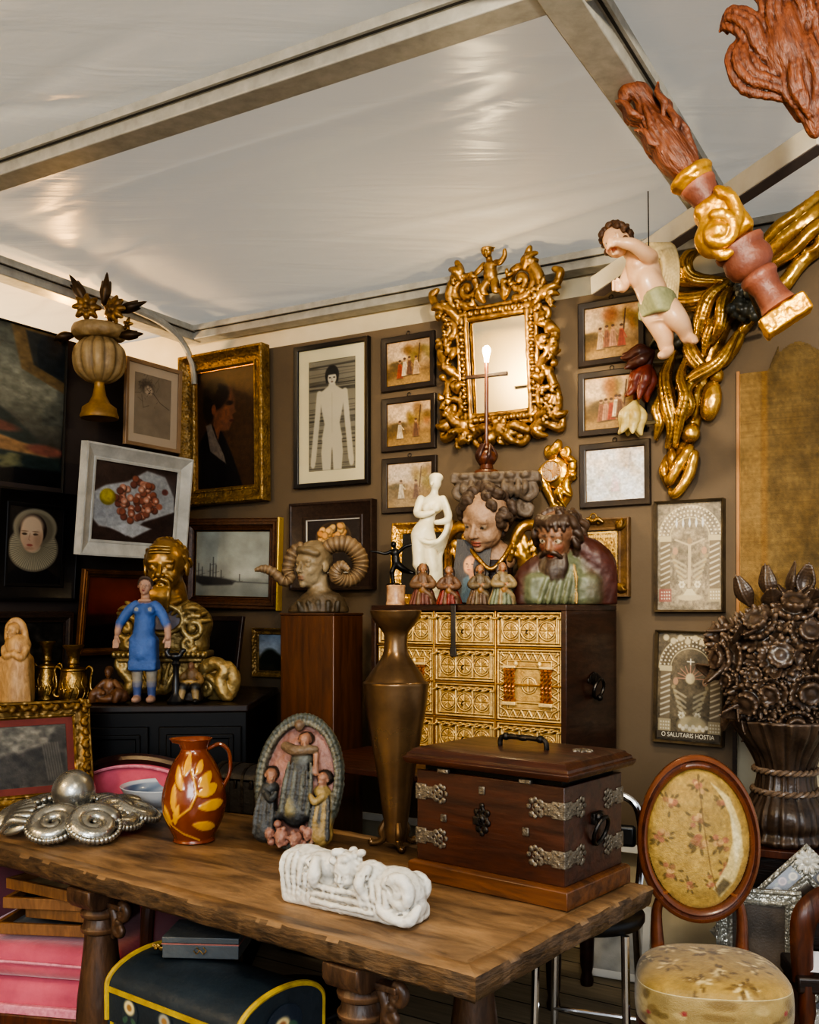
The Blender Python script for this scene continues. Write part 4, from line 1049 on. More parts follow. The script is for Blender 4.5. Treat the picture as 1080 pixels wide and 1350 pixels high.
# ruff portrait
w, h = 130, 170; I = Img(w, h, (38, 32, 28)); I.noise(.15, 20, 1)
I.poly([(0, .9), (.2, .78), (.7, .78), (1, .92), (1, 1), (0, 1)], (16, 16, 20), 3)
cx_, cy_ = .48, .52
I.ell(cx_, cy_+.02, .46, .30, (120, 110, 92), .06); I.ell(cx_, cy_+.02, .43, .275, (158, 148, 124), .06)
for a in np.linspace(0, 2*PI, 64): I.line([(cx_+.14*math.cos(a), cy_-.02+.10*math.sin(a)), (cx_+.44*math.cos(a), cy_+.02+.285*math.sin(a))], 1.3, (92, 84, 66), .8)
I.ell(.5, .27, .4, .24, (140, 130, 108), .1); I.ell(.5, .3, .33, .22, (112, 102, 84), .15); I.ell(.46, .3, .25, .2, (52, 40, 34), .1)
I.ell(.44, .37, .21, .19, (186, 156, 128), .12); I.ell(.44, .26, .2, .14, (196, 170, 142), .4); I.ell(.44, .48, .15, .11, (184, 152, 126), .3)
for q in (-1, 1): I.ell(.41+q*.1, .36, .045, .014, (74, 56, 44), .6); I.ell(.41+q*.1, .325, .06, .008, (140, 110, 86), .8)
I.line([(.41, .35), (.385, .43), (.41, .44)], 1.6, (150, 116, 92), .8); I.ell(.41, .5, .055, .016, (150, 84, 72), .5); I.ell(.56, .43, .07, .1, (150, 118, 94), 1, al=.5); I.ell(.41, .54, .08, .02, (156, 124, 100), .8, al=.6)
picture('ruff_portrait', 'portrait of a pale woman in a great white ruff in wide black frame', 'painting', LEFT, (-12, 96, 647, 791), PR(.075, .04, 'slope'), FRB, I, off=.03, tilt=R(4))

w, h = 120, 100; I = Img(w, h); I.vgrad([(0, (98, 44, 22)), (.3, (120, 46, 22)), (.5, (104, 34, 18)), (.55, (56, 26, 16)), (.8, (34, 20, 14)), (1, (24, 15, 12))]); I.noise(.3, 20, 3); I.ell(.3, .25, .2, .15, (140, 56, 26), 1.2, al=.6)
I.poly([(.0, .7), (.35, .66), (.5, .42), (.62, .4), (.66, .55), (1, .5), (1, 1), (0, 1)], (14, 11, 10), 3)
picture('sunset_painting', 'dim red sunset painting in brown gilt frame leaning behind the blue figure', 'painting', LEFT, (103, 228, 752, 862), PR(.035, .03, 'step'), mat('amber_gilt', (134, 88, 42), (86, 54, 26), scale=10, rough=.4, metal=.5), I, off=.075, tilt=R(7))

w, h = 90, 100; I = Img(w, h, (40, 36, 33)); I.noise(.6, 12, 3); I.noise(.5, 5, 4)
for k in range(14): I.ell(rsp.rand(), rsp.rand(), .05, .12, (92, 86, 76), .8, rsp.uniform(-1, 1), al=.6)
picture('relief_panel', 'black grey carved relief in a dark moulded frame behind the brass vases', 'relief', LEFT, (-40, 92, 806, 911), PR(.05, .03, 'step'), FRD, I, off=.03, tilt=R(3))
# ================================================================ pedestal, cabinet and its stand
PEDW = mat('pedestal_wood', (98, 60, 35), (64, 38, 22), scale=3, rough=.36, wood=(9, 9, 1.2), bump=.1, bscale=6, coat=.2)
pc = Vector((-.323, 4.2, 0)); PU = Vector((.866, -.5, 0)); PV = Vector((.5, .866, 0))
PTZ = 1.49
ped = thing('pedestal', 'plain tall square reddish wooden pedestal box carrying the horned bust', 'pedestal', pc, R(-30))
MB().box((-.142, .115, PTZ/2-.004), (.284, .23, PTZ-.012)).build('column', PEDW, ped, bevel=.004)
MB().box((-.142, .115, PTZ-.005), (.29, .236, .010)).build('top_board', mat('pedestal_top', (84, 56, 38), (60, 38, 26), rough=.4), ped, bevel=.002)

CZ0, CZ1 = .915, 1.522
CA = R(-35)
cu = Vector((-.819, .574, 0)); cvv = Vector((.574, .819, 0)); cc0 = Vector((.573, 3.6, 0))
CW, CD = .895, .455
CASEW = mat('cabinet_wood', (62, 36, 25), (34, 19, 14), scale=4, rough=.35, wood=(2, 2, 9), bump=.12, bscale=8, coat=.2)
st = thing('table_stand', 'dark wooden table with turned legs under the gilt drawer cabinet', 'table', cc0+cvv*.015, CA)
MB().box((-CW/2, CD/2-.02, CZ0-.032), (CW-.03, CD-.03, .04)).box((-CW/2, CD/2-.02, CZ0-.10), (CW-.10, CD-.10, .10)).build('top', CASEW, st, bevel=.004)
SL = [(.024, 0), (.027, .02), (.02, .05), (.026, .08), (.03, .2), (.02, .28), (.026, .31), (.018, .34), (.026, .42), (.032, .56), (.022, .66), (.03, .7), (.03, .86)]
for x in (-.09, -CW+.09):
    for y in (.06, CD-.10): MB().lathe(SL, 20, TR((x, y, 0))).build('leg', CASEW, st)
cab = thing('drawer_cabinet', 'dark walnut cabinet with carved gilt drawer fronts and lowered front flap', 'cabinet', (cc0.x, cc0.y, CZ0), CA)
H = CZ1-CZ0; T = .022
m = MB()
m.box((-CW/2, CD/2, H-T/2), (CW, CD, T)).box((-CW/2, CD/2, T/2), (CW, CD, T)).box((-T/2, CD/2, H/2), (T, CD, H-2*T)).box((-CW+T/2, CD/2, H/2), (T, CD, H-2*T)).box((-CW/2, CD-.006, H/2), (CW-2*T, .012, H-2*T))
m.build('case', CASEW, cab, bevel=.002)
MB().box((-CW/2, .16, H/2), (CW-2*T, .012, H-2*T)).build('inner_case', WOODD, cab)
flap = MB().box((-CW/2, -.265, .012), (CW, .50, .022)).build('front_flap', mat('flap_wood', (86, 46, 34), (48, 27, 21), scale=4, rough=.4, wood=(2, 9, 2), bump=.12, bscale=8), cab, bevel=.003)
GCAB = mat('cabinet_gilt', (226, 192, 122), (176, 138, 78), scale=30, rough=.4, metal=.45, bump=.25, bscale=150, cav=(64, 42, 22), edge=(248, 226, 168), cpos=(.44, .51))
iw = CW-2*T; cw = iw/3; ih = H-2*T; rh = ih/4
def drawer_mesh(w, h, panels):
    W = int(w/.0019); Hh = int(h/.0019); X, Z = np.meshgrid((np.arange(W)+.5)/W*w-w/2, (np.arange(Hh)+.5)/Hh*h-h/2)
    q = np.zeros((Hh, W)); e = np.minimum(w/2-np.abs(X), h/2-np.abs(Z))
    q += .006*np.clip((.010-e)/.003, 0, 1)                      # outer bead
    q += .004*np.clip(1-np.abs(e-.016)/.003, 0, 1)
    if panels:
        pw = (w-.044)/3
        for k in (-1, 0, 1):
            x = X-k*pw; z = Z+.006; r = np.hypot(x, z); R0 = min(pw, h-.05)*.44
            q += .006*np.clip(1-np.abs(r-R0)/.0035, 0, 1)+.0045*np.clip((R0-.003-r)/.003, 0, 1)
            a = np.arctan2(z, x)
            q -= .004*np.clip(1-np.minimum(np.abs(x), np.abs(z))/.0022, 0, 1)*(r < R0-.003)
            q += .003*np.clip(1-np.abs(np.abs(np.abs(x)-np.abs(z)))/.004, 0, 1)*(r < R0*.8)*(r > R0*.25)
            q += .007*np.clip(1-np.abs(np.abs(x)-pw/2)/.004, 0, 1)*(np.abs(Z) < h/2-.014)
            q += .006*np.clip(1-np.abs(np.abs(x)-R0-.001)/.002, 0, 1)*(np.abs(z) < R0)*.6
            q += .010*np.clip(1-np.abs(Z-(h/2-.022)-.004*np.cos(x/pw*4*PI))/.006, 0, 1)*(.7+.3*np.sin(X*500))
    else:
        t = np.clip((.016-e), -1, 1)
        zz = np.minimum(np.abs(((X/.034) % 1)-.5)*2, 1); z2 = np.minimum(np.abs(((Z/.034) % 1)-.5)*2, 1)
        band = (e > .012) & (e < .042); side = (w/2-np.abs(X)) < (h/2-np.abs(Z))
        q += np.where(band, .006*np.clip(1-np.abs(((e-.012)/.03)-np.where(side, z2, zz))/.22, 0, 1), 0)
        q += .005*np.clip(1-np.abs(e-.045)/.003, 0, 1)
        inx = (e > .05)
        r = np.hypot(X, Z); q += inx*(.006*np.clip(1-np.abs(r-.03)/.003, 0, 1)+.004*np.clip((.028-r)/.004, 0, 1)*(np.minimum(np.abs(X), np.abs(Z)) > .002))
        q += inx*.006*np.clip(1-np.abs(np.abs(Z)-h*.24)/.004, 0, 1)
    q[0, :] = q[-1, :] = 0; q[:, 0] = q[:, -1] = 0
    Y = -q-.012; Y[0, :] = Y[-1, :] = .05; Y[:, 0] = Y[:, -1] = .05
    i = np.arange(Hh-1)[:, None]*W+np.arange(W-1)[None, :]
    return mesh_from('drawer', np.stack([X, Y, Z], -1).reshape(-1, 3), np.stack([i, i+1, i+W+1, i+W], -1).reshape(-1, 4), True)
dm = drawer_mesh(cw-.008, rh-.008, True); bm = drawer_mesh(cw-.008, 2*rh-.008, False)
GUARD = mat('twisted_column', (178, 112, 44), (120, 66, 26), scale=30, rough=.4, metal=.5)
def spot_at(col, r0, nr): return (-CW+T+cw*(col+.5), .032, H-T-rh*(r0+nr/2))
for col in range(3):
    for row in range(4):
        if col != 1 and row in (1, 2): continue
        o = put('drawer', dm, GCAB, cab, spot_at(col, row, 1))
        MB().tube([(0, -.022, -.004), (0, -.034, -.006), (0, -.036, -.016), (0, -.024, -.018)], .0028, 6, smooth=10).build('pull', IRON, o)
    if col != 1:
        o = put('door', bm, GCAB, cab, spot_at(col, 1, 2))
        for sx in (-1, 1):
            for k in range(3):
                x = sx*(.062+.016*k); P = [(x+.0035*math.cos(t*5), -.026+.0035*math.sin(t*5), -.055+.11*t/8) for t in np.linspace(0, 8, 40)]
                MB().tube(P, .0048, 6).box((x, -.024, .058), (.013, .016, .008)).box((x, -.024, -.058), (.013, .016, .008)).build('colonnette', GUARD, o)
            MB().box((sx*.078, -.024, .068), (.056, .018, .010)).ball((sx*.05, -.024, .081), .009).build('entablature', GCAB, o, bevel=.002)
            MB().box((sx*.078, -.024, -.07), (.056, .02, .014)).build('plinth', GCAB, o, bevel=.002)
        MB().ball((-.105 if col == 0 else -.1, -.02, 0), (.006, .006, .010)).build('keyhole_plate', IRON, o)
for k in range(3):
    z = H-T-rh*(k+1); MB().box((-CW/2, .02, z), (iw, .02, .007)).build('rail', GOLDFL, cab, bevel=.002)
for k in (1, 2): MB().box((-CW+T+cw*k, .019, H/2), (.008, .02, ih)).build('stile', GOLDFL, cab, bevel=.002)
x = -CW+T+cw*1.38
MB().box((x, -.012, H-.085), (.022, .004, .17)).box((x, -.012, H-.185), (.028, .008, .036)).box((x, .02, H+.003), (.022, .075, .004)).build('hasp', mat('grey_iron', (78, 74, 72), (50, 47, 46), rough=.5, metal=.6), cab, bevel=.002)
hy, hz = CD*.52, H*.52
P = [(.022+.008*math.sin(a), hy+.042*math.cos(a), hz-.03+.036*math.sin(a)) for a in np.linspace(0, 2*PI, 25)[:-1]]
MB().tube(P, .0065, 8, closed=True).ball((.026, hy, hz-.064), .013).build('ring_handle', IRON, cab)
s = SDF((-4, -30, -16), (4, 30, 16), 1.0)
for (y_, z_, r) in [(0, 0, 11), (-12, 3, 8), (12, 3, 8), (-22, 0, 6), (22, 0, 6), (0, 8, 7), (-8, 9, 4), (8, 9, 4)]: s.ell((0, y_, z_), (2.4, r, r), 1)
s.build('handle_plate', IRON, cab, .0021, (.003, hy, hz+.004))

def ctop(px, py=790, d=None, back=.12):               # a spot on the cabinet top, `back` behind its front edge
    # the ray through px meets the line parallel to the front
    q = cc0+cvv*back; k = (px-540)/F
    t = (q.x-k*q.y)/(k*cu.y-cu.x); p = q+cu*t
    return Vector((p.x, p.y, CZ1+.001))
def scale_at(p): return p.y/F

# --- white marble nude with drapery
p = ctop(566, back=.17); s_ = scale_at(p)
stt = thing('marble_statuette', 'cream white statuette of a standing woman with raised chin and drapery', 'statuette', p)
IVORY = mat('ivory_marble', (232, 222, 190), (214, 202, 168), scale=10, rough=.4, cav=(146, 122, 84), cpos=(.42, .5), spec=.5)
S = SDF((-34, -22, 0), (36, 22, 176), 1.0)
S.ell((8, 0, 162), (8, 9, 11), 2); S.ell((9, 2, 168), (9.5, 10, 7), 1.5); S.ell((8, 6, 165), (7, 7, 7), 1.5); S.cap((3, -8, 160), (3, -9, 158), 2, 2, 1.5)
S.cap((8, 1, 155), (6, 1, 143), 4.6, 5.6, 2)
S.ell((4, 0, 132), (15, 10, 13), 5); S.ell((-4, -8, 127), (5.5, 5, 5.5), 2.5); S.ell((9, -8, 127), (5.5, 5, 5.5), 2.5)
S.ell((-2, 0, 112), (10, 8, 15), 6); S.ell((-8, 0, 96), (14, 11, 15), 6); S.ell((-6, -6, 98), (9, 7, 9), 5)
S.cap((-13, -1, 90), (-14, -4, 54), 11, 7.6, 5); S.cap((-14, -4, 54), (2, 2, 18), 7, 4.2, 3); S.ell((-11, -2, 42), (6.5, 7, 12), 3)
S.cap((-2, 0, 88), (4, -2, 52), 11, 7.6, 5); S.cap((4, -2, 52), (8, 0, 14), 7, 4.4, 3); S.ell((5, 1, 38), (6.5, 7, 11), 3)
S.cap((8, 0, 12), (6, -8, 5), 4, 3.4, 2); S.cap((3, 2, 16), (2, -5, 5), 4, 3.4, 2)
S.path([(-11, 0, 140), (-16, -3, 122), (-10, -11, 118), (2, -12, 120)], [5, 4.4, 3.6, 3], 2.5); S.ell((4, -12, 121), (4, 3, 3), 1.5)
S.path([(18, 0, 140), (24, 0, 124), (24, -7, 112), (12, -11, 108)], [5, 4.6, 4, 3], 2.5); S.ell((10, -12, 108), (4.4, 3, 3.4), 1.5)
for k in range(7): S.path([(20+.6*k, -4+1.6*k, 140-2*k), (25+.4*k, -4+1.6*k, 122-2*k), (22+.6*k, -8+2.4*k, 98), (12+.8*k, -10+2.6*k, 84-2*k), (2+2*k, -11+3*k, 78-2*k)], [2, 3, 3.4, 3, 1.8], 1.6)
for k in range(4): S.path([(-18, -6+3*k, 92-2*k), (-4, -13+4*k, 82-3*k), (12, -10+4*k, 84-3*k)], 2.6, 2)
S.cap((10, 5, 60), (10, 6, 6), 8, 10, 5); S.ell((5, 0, 4), (19, 15, 4.4), 2); S.cutz(0.2); S.noise(.3, 6)
S.build('figure', IVORY, stt, s_)

# --- small dancer on a marble drum
p = ctop(522, back=.09); s_ = scale_at(p)
dn = thing('dancer_figurine', 'small black bronze dancer with outstretched arms on a veined marble drum', 'figurine', p)
MB().lathe([(13, 0), (13.5, 1), (13, 4), (12.4, 5), (12.4, 23), (13, 25), (12, 26.5)], 32, TR(sc=s_)).build('base', mat('veined_marble', (206, 168, 128), (140, 96, 70), scale=40, rough=.35, spec=.5), dn, ang=50)
S = SDF((-38, -14, 24), (34, 14, 86), .8)
S.cap((-3, 0, 27), (-5, 0, 44), 2.4, 3, 1); S.cap((-5, 0, 44), (0, 0, 56), 3.2, 4, 1.5); S.path([(1, 0, 56), (9, 2, 48), (18, 4, 44), (24, 3, 42)], [4, 3.4, 2.4, 1.4], 1.5)
S.ell((0, 0, 60), (5.4, 4.4, 8), 2); S.ell((-1, 0, 69), (6, 4.4, 6), 2); S.cap((-1, 0, 74), (-2, -1, 78), 2, 2, 1); S.ell((-3, -1, 80), (3.6, 3.8, 4.4), 1)
S.path([(5, 0, 71), (12, -2, 77), (22, -2, 80), (30, -1, 82)], [2.4, 2, 1.5, .9], 1); S.path([(-6, 0, 71), (-14, 0, 68), (-24, -1, 70), (-34, -2, 71)], [2.4, 2, 1.5, .9], 1)
S.ell((6, 3, 50), (11, 6, 4), 3, rot=(0, .5, 0)); S.ell((-3, 0, 27), (10, 9, 2.4), 1)
S.build('figure', mat('black_bronze', (34, 32, 30), (20, 19, 18), rough=.34, metal=.6), dn, s_)

# --- gilt framed dark picture standing behind the white statuette
p = ctop(557, back=.31); sc_ = scale_at(p)
pw, ph = 82*sc_/.88, 110*sc_
fr = thing('leaning_picture', 'dark canvas in a gilt frame standing on the cabinet behind the white statuette', 'picture', (p.x, p.y, p.z+.0))
fr.rotation_euler = (R(-4), 0, R(-30))
o = frame_mesh(pw, ph, PR(.05, .03, 'cove')).build('frame', mat('bright_gilt_moulding', (222, 178, 96), (164, 122, 58), scale=14, rough=.34, metal=.75, bump=.4, bscale=110, tex='voronoi'), fr, ang=30, loc=(0, 0, ph/2))
I = Img(30, 40, (24, 26, 26)); I.noise(.3, 10, 2)
canvas('canvas', I, pw-.09, ph-.09, -.012, fr, PAINT, dz=ph/2); MB().box((0, -.002, ph/2), (pw-.01, .003, ph-.01)).build('backing', mat('backing_board', (40, 30, 22)), fr)

# --- little portrait panel
p = ctop(617, back=.20); sc_ = scale_at(p); pw, ph = 47*sc_, 84*sc_
bp = thing('small_portrait', 'unframed small portrait of a boy in blue propped between the painted saints', 'painting', p); bp.rotation_euler = (R(-8), R(5), R(-12)); bp.location.z += .008
I = Img(60, 106, (44, 36, 28)); I.noise(.2, 14, 3); I.poly([(.3, .62), (.5, .54), (.8, .6), (.98, .76), (1, 1), (.28, 1)], (52, 74, 82), 3); I.poly([(.42, .6), (.6, .62), (.5, .8)], (66, 92, 100), 3)
I.ell(.52, .32, .26, .18, (34, 24, 18), .3); I.ell(.46, .4, .19, .15, (186, 126, 76), .25); I.ell(.4, .4, .1, .1, (206, 148, 94), .6); I.poly([(.42, .5), (.62, .46), (.62, .6), (.48, .62)], (170, 112, 68), 2)
for q in (.36, .52): I.ell(q, .385, .035, .011, (60, 36, 24), .6)
I.line([(.42, .39), (.39, .44), (.43, .445)], 1, (140, 86, 54)); I.ell(.43, .475, .05, .01, (140, 62, 46), .6); I.ell(.62, .4, .08, .14, (34, 24, 18), .4); I.noise(.1, 4, 5)
canvas('painted_face', I, pw, ph, -.007, bp, PAINT, dz=ph/2); MB().box((0, 0, ph/2), (pw, .012, ph)).build('panel', WOODD, bp, bevel=.001)

# --- four painted saints
def saint(px, h, robe, under, lab, seed, back=.07, tilt=0):
    p = ctop(px, back=back); s_ = scale_at(p); rs = np.random.RandomState(seed)
    t = thing('saint_figure', lab, 'figurine', p, rs.uniform(-.25, .2), 'row of four painted saints')
    k = h/56.0; S = SDF((-20, -14, 0), (20, 14, 60), .75)
    skin = (176, 128, 92); hair = (58, 42, 32)
    S.cap((0, 0, 2), (0, 0, 22), 14, 9, 3, under); S.cap((0, 0, 20), (0, 0, 36), 9.4, 7.4, 4, robe)
    for j in range(9):
        a = -PI+PI*j/8; S.path([(9*math.cos(a), 8*math.sin(a), 26), (13*math.cos(a), 12*math.sin(a), 12), (16*math.cos(a), 13*math.sin(a), 1)], [1.2, 2, 2.8], 1.2, under if j % 3 else robe)
    S.path([(-8, -5, 35), (-13, -8, 26), (-3, -13, 25)], [4, 4.2, 3], 1.5, robe); S.path([(8, -5, 35), (13, -8, 26), (4, -13, 24)], [4, 4.2, 3], 1.5, robe)
    S.path([(-10, -4, 34), (0, -10, 20), (10, -10, 12), (14, -6, 3)], [2.4, 3, 3, 2.4], 1.2, robe)
    for q in (-1, 1): S.ell((q*2.5, -13.5, 26), (2.2, 1.8, 2.6), .8, skin)
    S.ell((0, -12, 20), (4, 2.6, 5), 1, (150, 110, 60))
    head(S, (0, -2, 47), 13, rs.uniform(-.3, .3), rs.uniform(-.15, .1), 0, .8, skin, (206, 190, 160), (40, 30, 24), (150, 70, 58), nl=.7)
    for j in range(14):
        a = rs.uniform(-.2, PI+.2); S.ell((5*math.cos(a), 1.5+rs.uniform(-1, 3), 47+5.5*math.sin(a)), (2.2, 3, 2.2), .8, hair)
    for q in (-1, 1): S.path([(q*5, 0, 49), (q*6, 1, 43), (q*5.4, 0, 37)], [2.2, 2.4, 1.8], .8, hair)
    S.noise(.35, 5, seed=seed); S.cutz(.1)
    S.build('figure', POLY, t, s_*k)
saint(558, 57, (122, 92, 66), (120, 70, 58), 'small painted saint in faded brown robe beneath the white statuette, leftmost of the four saints', 1)
saint(592, 53, (116, 84, 62), (142, 52, 44), 'small painted saint with bright red skirt, second from left of four', 2)
saint(633, 55, (112, 96, 72), (106, 82, 62), 'small painted saint all in brown before the portrait panel, third from left', 3)
saint(662, 58, (150, 132, 96), (118, 128, 104), 'small painted saint in pale green skirt beside the bearded bust', 4)

# --- bearded bust
p = ctop(744, back=.235); s_ = scale_at(p)
bb = thing('bearded_bust', 'large painted wooden bust of a bearded saint in red and green robes', 'bust', p)
skin = (146, 108, 84); brn = (70, 52, 40); red = (80, 40, 31); grn = (104, 112, 86)
S = SDF((-72, -46, 0), (64, 40, 126), 1.3)
S.box((-4, 4, 20), (50, 26, 22), 12, 4, grn); S.ell((0, 6, 44), (44, 24, 30), 8, grn)
S.path([(22, 2, 76), (44, 4, 58), (54, 6, 30), (54, 6, 2)], [16, 20, 20, 19], 5, red); S.path([(-26, 4, 58), (-48, 2, 34), (-54, 2, 2)], [12, 16, 14], 5, red)
S.ell((34, 6, 20), (26, 27, 40), 6, red); S.ell((28, 10, 48), (26, 24, 30), 6, red)
for j in range(5): S.path([(-16+8*j, -16, 52-2*j), (-28+10*j, -21, 26), (-36+11*j, -21.5, 1)], [1.2, 1.8, 2.2], 4, grn)
S.path([(8, -8, 62), (12, -24, 34), (12, -25, 1)], 1.6, 1, (190, 160, 100))
hm = head(S, (-12, -6, 88), 68, -.5, .26, .05, 3, skin, (214, 200, 176), (40, 28, 20), (150, 64, 52), cheek=(140, 88, 68), nl=.72)
rs = np.random.RandomState(5)
for j in range(70):                                   # hair in thick waved locks
    a = rs.uniform(-.2, 1.15)*PI; y = rs.uniform(-.12, .42); r = .42
    q0 = hm(r*math.cos(a)*.95, y, .14+r*math.sin(a)*.95); q1 = hm((r+.03)*math.cos(a)*1.0+.02, y+.06, .14+r*math.sin(a)-.2); 
    S.path([q0, (q0+q1)/2+rs.normal(0, 2, 3), q1], [4.2, 4.6, 2.8], 1.4, brn if j % 3 else (86, 66, 50))
for j in range(16):
    x = -.36 if j % 2 else .36; y = rs.uniform(0, .4); S.path([hm(x, y, .1), hm(x*1.08, y+.03, -.15), hm(x*1.02, y+.05, -.42), hm(x*.9, y+.04, -.58)], [4, 5, 4, 2.4], 1.4, brn)
for j in range(10):                                   # fringe
    x = -.3+.066*j; S.path([hm(x*.9, -.2+.3*abs(x), .42), hm(x, -.33+.5*abs(x), .33), hm(x*1.05+.03, -.38+.5*abs(x), .2+.1*(j % 2))], [4, 4, 2], 1.3, brn)
for j in range(46):                                   # beard
    x = rs.uniform(-.26, .26); z = -.3-.08*(1-abs(x)/.26); y = -.3+.5*abs(x)
    S.path([hm(x, y+.02, z), hm(x*1.15+rs.normal(0, .03), y-.10, z-.2), hm(x*.75+rs.normal(0, .05), y-.16, z-.46-rs.uniform(0, .16))], [4.4, 5, 2.2], 1.2, (96, 82, 66) if j % 2 else brn)
for q in (-1, 1): S.path([hm(q*.03, -.39, -.205), hm(q*.12, -.36, -.23), hm(q*.2, -.3, -.32)], [2.2, 2.6, 2], 1, brn)
for q in (-1, 1): S.cap(hm(q*.06, -.35, .1), hm(q*.22, -.3, .11), 2.2, 1.6, 1, brn)
S.noise(.7, 8); S.noise(.5, 10, 1, (1, 1, 4)); S.cutz(.2)
S.build('figure', POLYG, bb, s_)

# --- cherub capital: a winged head under a carved capital, on the cabinet against the wall
p = ctop(655, back=.34); s_ = scale_at(p)
ch = thing('cherub_console', 'large carved winged cherub head under a grey wooden capital', 'carving', p, R(-12))
GREYW = mat('greyed_carving', (255, 255, 255), (190, 182, 172), scale=14, rough=.6, attr=True, bump=.4, bscale=60, cav=(50, 40, 32), cpos=(.36, .49))
S = SDF((-66, -40, 112), (66, 44, 176), 1.3, (104, 90, 76))
S.box((0, 6, 166), (58, 30, 7), 3, 2); S.box((0, 6, 154), (52, 26, 10), 5, 4); S.box((4, 10, 136), (42, 22, 24), 10, 6)
for q in (-1, 1):
    S.spiral((q*44, 150), 15, 1.3, 1.6, q, 6, 3.5, y=-18); S.spiral((q*40, 126), 12, 1.2, 1.6, q, 5, 3, y=-12)
    for j in range(4): S.path([(q*(12+9*j), -22, 160), (q*(13+9*j), -27, 150), (q*(12+8*j), -20, 140)], [3, 4.4, 2], 2)
for j in range(5): S.ell((-40+20*j, -24, 168), (7, 5, 5), 2)
S.noise(.8, 8)
S.build('capital', GREYW, ch, s_)
S = SDF((-60, -76, 26), (46, 38, 156), 1.3, (150, 122, 100)); sk = (168, 136, 110)
hm = head(S, (-12, -22, 108), 80, -.42, .32, .1, 3.6, sk, (150, 130, 108), (46, 34, 26), (150, 84, 70), child=True, nl=.8, brow=(96, 70, 52))
S.ell((-4, 0, 62), (30, 18, 22), 10, sk)
S.noise(.4, 8); S.build('face', GREYW, ch, s_)
S = SDF((-66, -74, 66), (48, 44, 170), 1.3, (78, 62, 50)); rs = np.random.RandomState(3)
for j in range(110):
    th = rs.uniform(0, PI); ph_ = rs.uniform(-.35*PI, 1.35*PI)
    x, y, z = .41*math.sin(th)*math.cos(ph_), .06+.43*math.sin(th)*math.sin(ph_), .15+.4*math.cos(th)
    if (y < -.12 and z < .30) or z < -.3 or (y < .02 and abs(x) < .3 and z < .3): continue
    a0 = rs.uniform(0, 6.28); P = []
    for u in np.linspace(0, 1, 5):
        rr = .07*(1-.7*u); P.append(hm(x+rr*math.cos(a0+5*u), y-.03*u, z+rr*math.sin(a0+5*u)))
    S.path(P, [4.4, 4, 2.8], 1.3)
S.noise(.5, 7); S.build('hair', GREYW, ch, s_)
def wing(q, px0):
    S = SDF((-96, -26, -22), (96, 26, 128), 1.4)
    X0 = q*26
    for j in range(9):
        a = R(100-14*j) if q > 0 else R(80+14*j); L = 40+5*j
        b0 = (X0+q*4*j*.8, -6+j, 86-5.5*j)
        S.path([b0, (b0[0]+q*(14+2*j)*.5, b0[1]-4, b0[2]-L*.4), (b0[0]+q*(18-.5*j)*.3, b0[1], b0[2]-L*.95)], [5.4, 6.4, 3], 1.6)
    S.path([(X0-q*8, -10, 60), (X0+q*4, -14, 96), (X0+q*20, -8, 104), (X0+q*36, -2, 96), (X0+q*40, 0, 86)], [5, 6, 6.5, 6, 4], 3)
    for j in range(30):
        u, v = rng.rand(), rng.rand(); S.ell((X0+q*(2+30*u), -12+3*u, 92-34*v), (4.5, 3, 5.5), 1.2)
    S.noise(.5, 7); S.cutz(.4); S.build('wing', GOLD, ch, s_)
wing(1, 0); wing(-1, 0)
S = SDF((-70, -34, 0), (44, 20, 76), 1.3)
S.path([(-38, -16, 82), (-22, -30, 62), (-4, -34, 46), (12, -30, 60), (22, -18, 80)], 2.8, 2)
S.build('collar', GOLDFL, ch, s_)
MB().tube([(p_[0]*s_, p_[1]*s_, p_[2]*s_) for p_ in [(-4, 4, 62), (-4, 8, 30), (-4, 8, .5)]], [26*s_, 24*s_, 30*s_], 16).build('post', WOODD, ch)

# --- electric altar candlestick shaped as a cross, standing on the capital
q = ch.matrix_basis @ Vector((-14*s_, 4*s_, 173.5*s_))
cs = thing('cross_candlestick', 'dark wooden cross shaped lamp on a knobbed foot before the gilt mirror', 'lamp', q, R(-25))
MB().lathe([(.052, 0), (.055, .004), (.05, .014), (.03, .022), (.026, .04), (.04, .055), (.044, .07), (.036, .09), (.022, .10), (.026, .108), (.012, .118), (.011, .13), (.0095, .14)], 28).build('foot', WOODR, cs, ang=50)
tz_ = EYE+(HZ-478)*q.y/F-q.z
MB().tube([(0, 0, .12), (0, 0, tz_)], .0085, 10).build('post', WOODR, cs)
MB().box((.0, 0, tz_-.055), (.19, .013, .016)).build('crossbar', WOODD, cs, bevel=.002)
S = SDF((-16, -16, 24), (16, 16, 62), 1); rs = np.random.RandomState(2)
for j in range(16): a = rs.uniform(0, 6.28); S.path([(9*math.cos(a), 9*math.sin(a), 28), (13*math.cos(a+.4), 13*math.sin(a+.4), 40), (8*math.cos(a+.8), 8*math.sin(a+.8), 55)], [2, 3.4, 1.6], 1)
S.build('leaf_knop', mat('dark_red_wood', (64, 34, 26), (38, 20, 16), rough=.4), cs, .003, (0, 0, -.04))
bm_ = bpy.data.materials.new('bulb_glow'); bm_.use_nodes = True
bb_ = bm_.node_tree.nodes['Principled BSDF']; bb_.inputs['Emission Color'].default_value = (1, .78, .42, 1); bb_.inputs['Emission Strength'].default_value = 60
MB().lathe([(.009, 0), (.010, .018), (.013, .03), (.017, .045), (.016, .058), (.008, .068), (.001, .07)], 16, TR((0, 0, tz_+.002))).build('bulb', bm_, cs)
bl = point('bulb_light', (q.x-.02, q.y-.06, q.z+tz_+.03), 5.5, (1, .76, .42), .03)
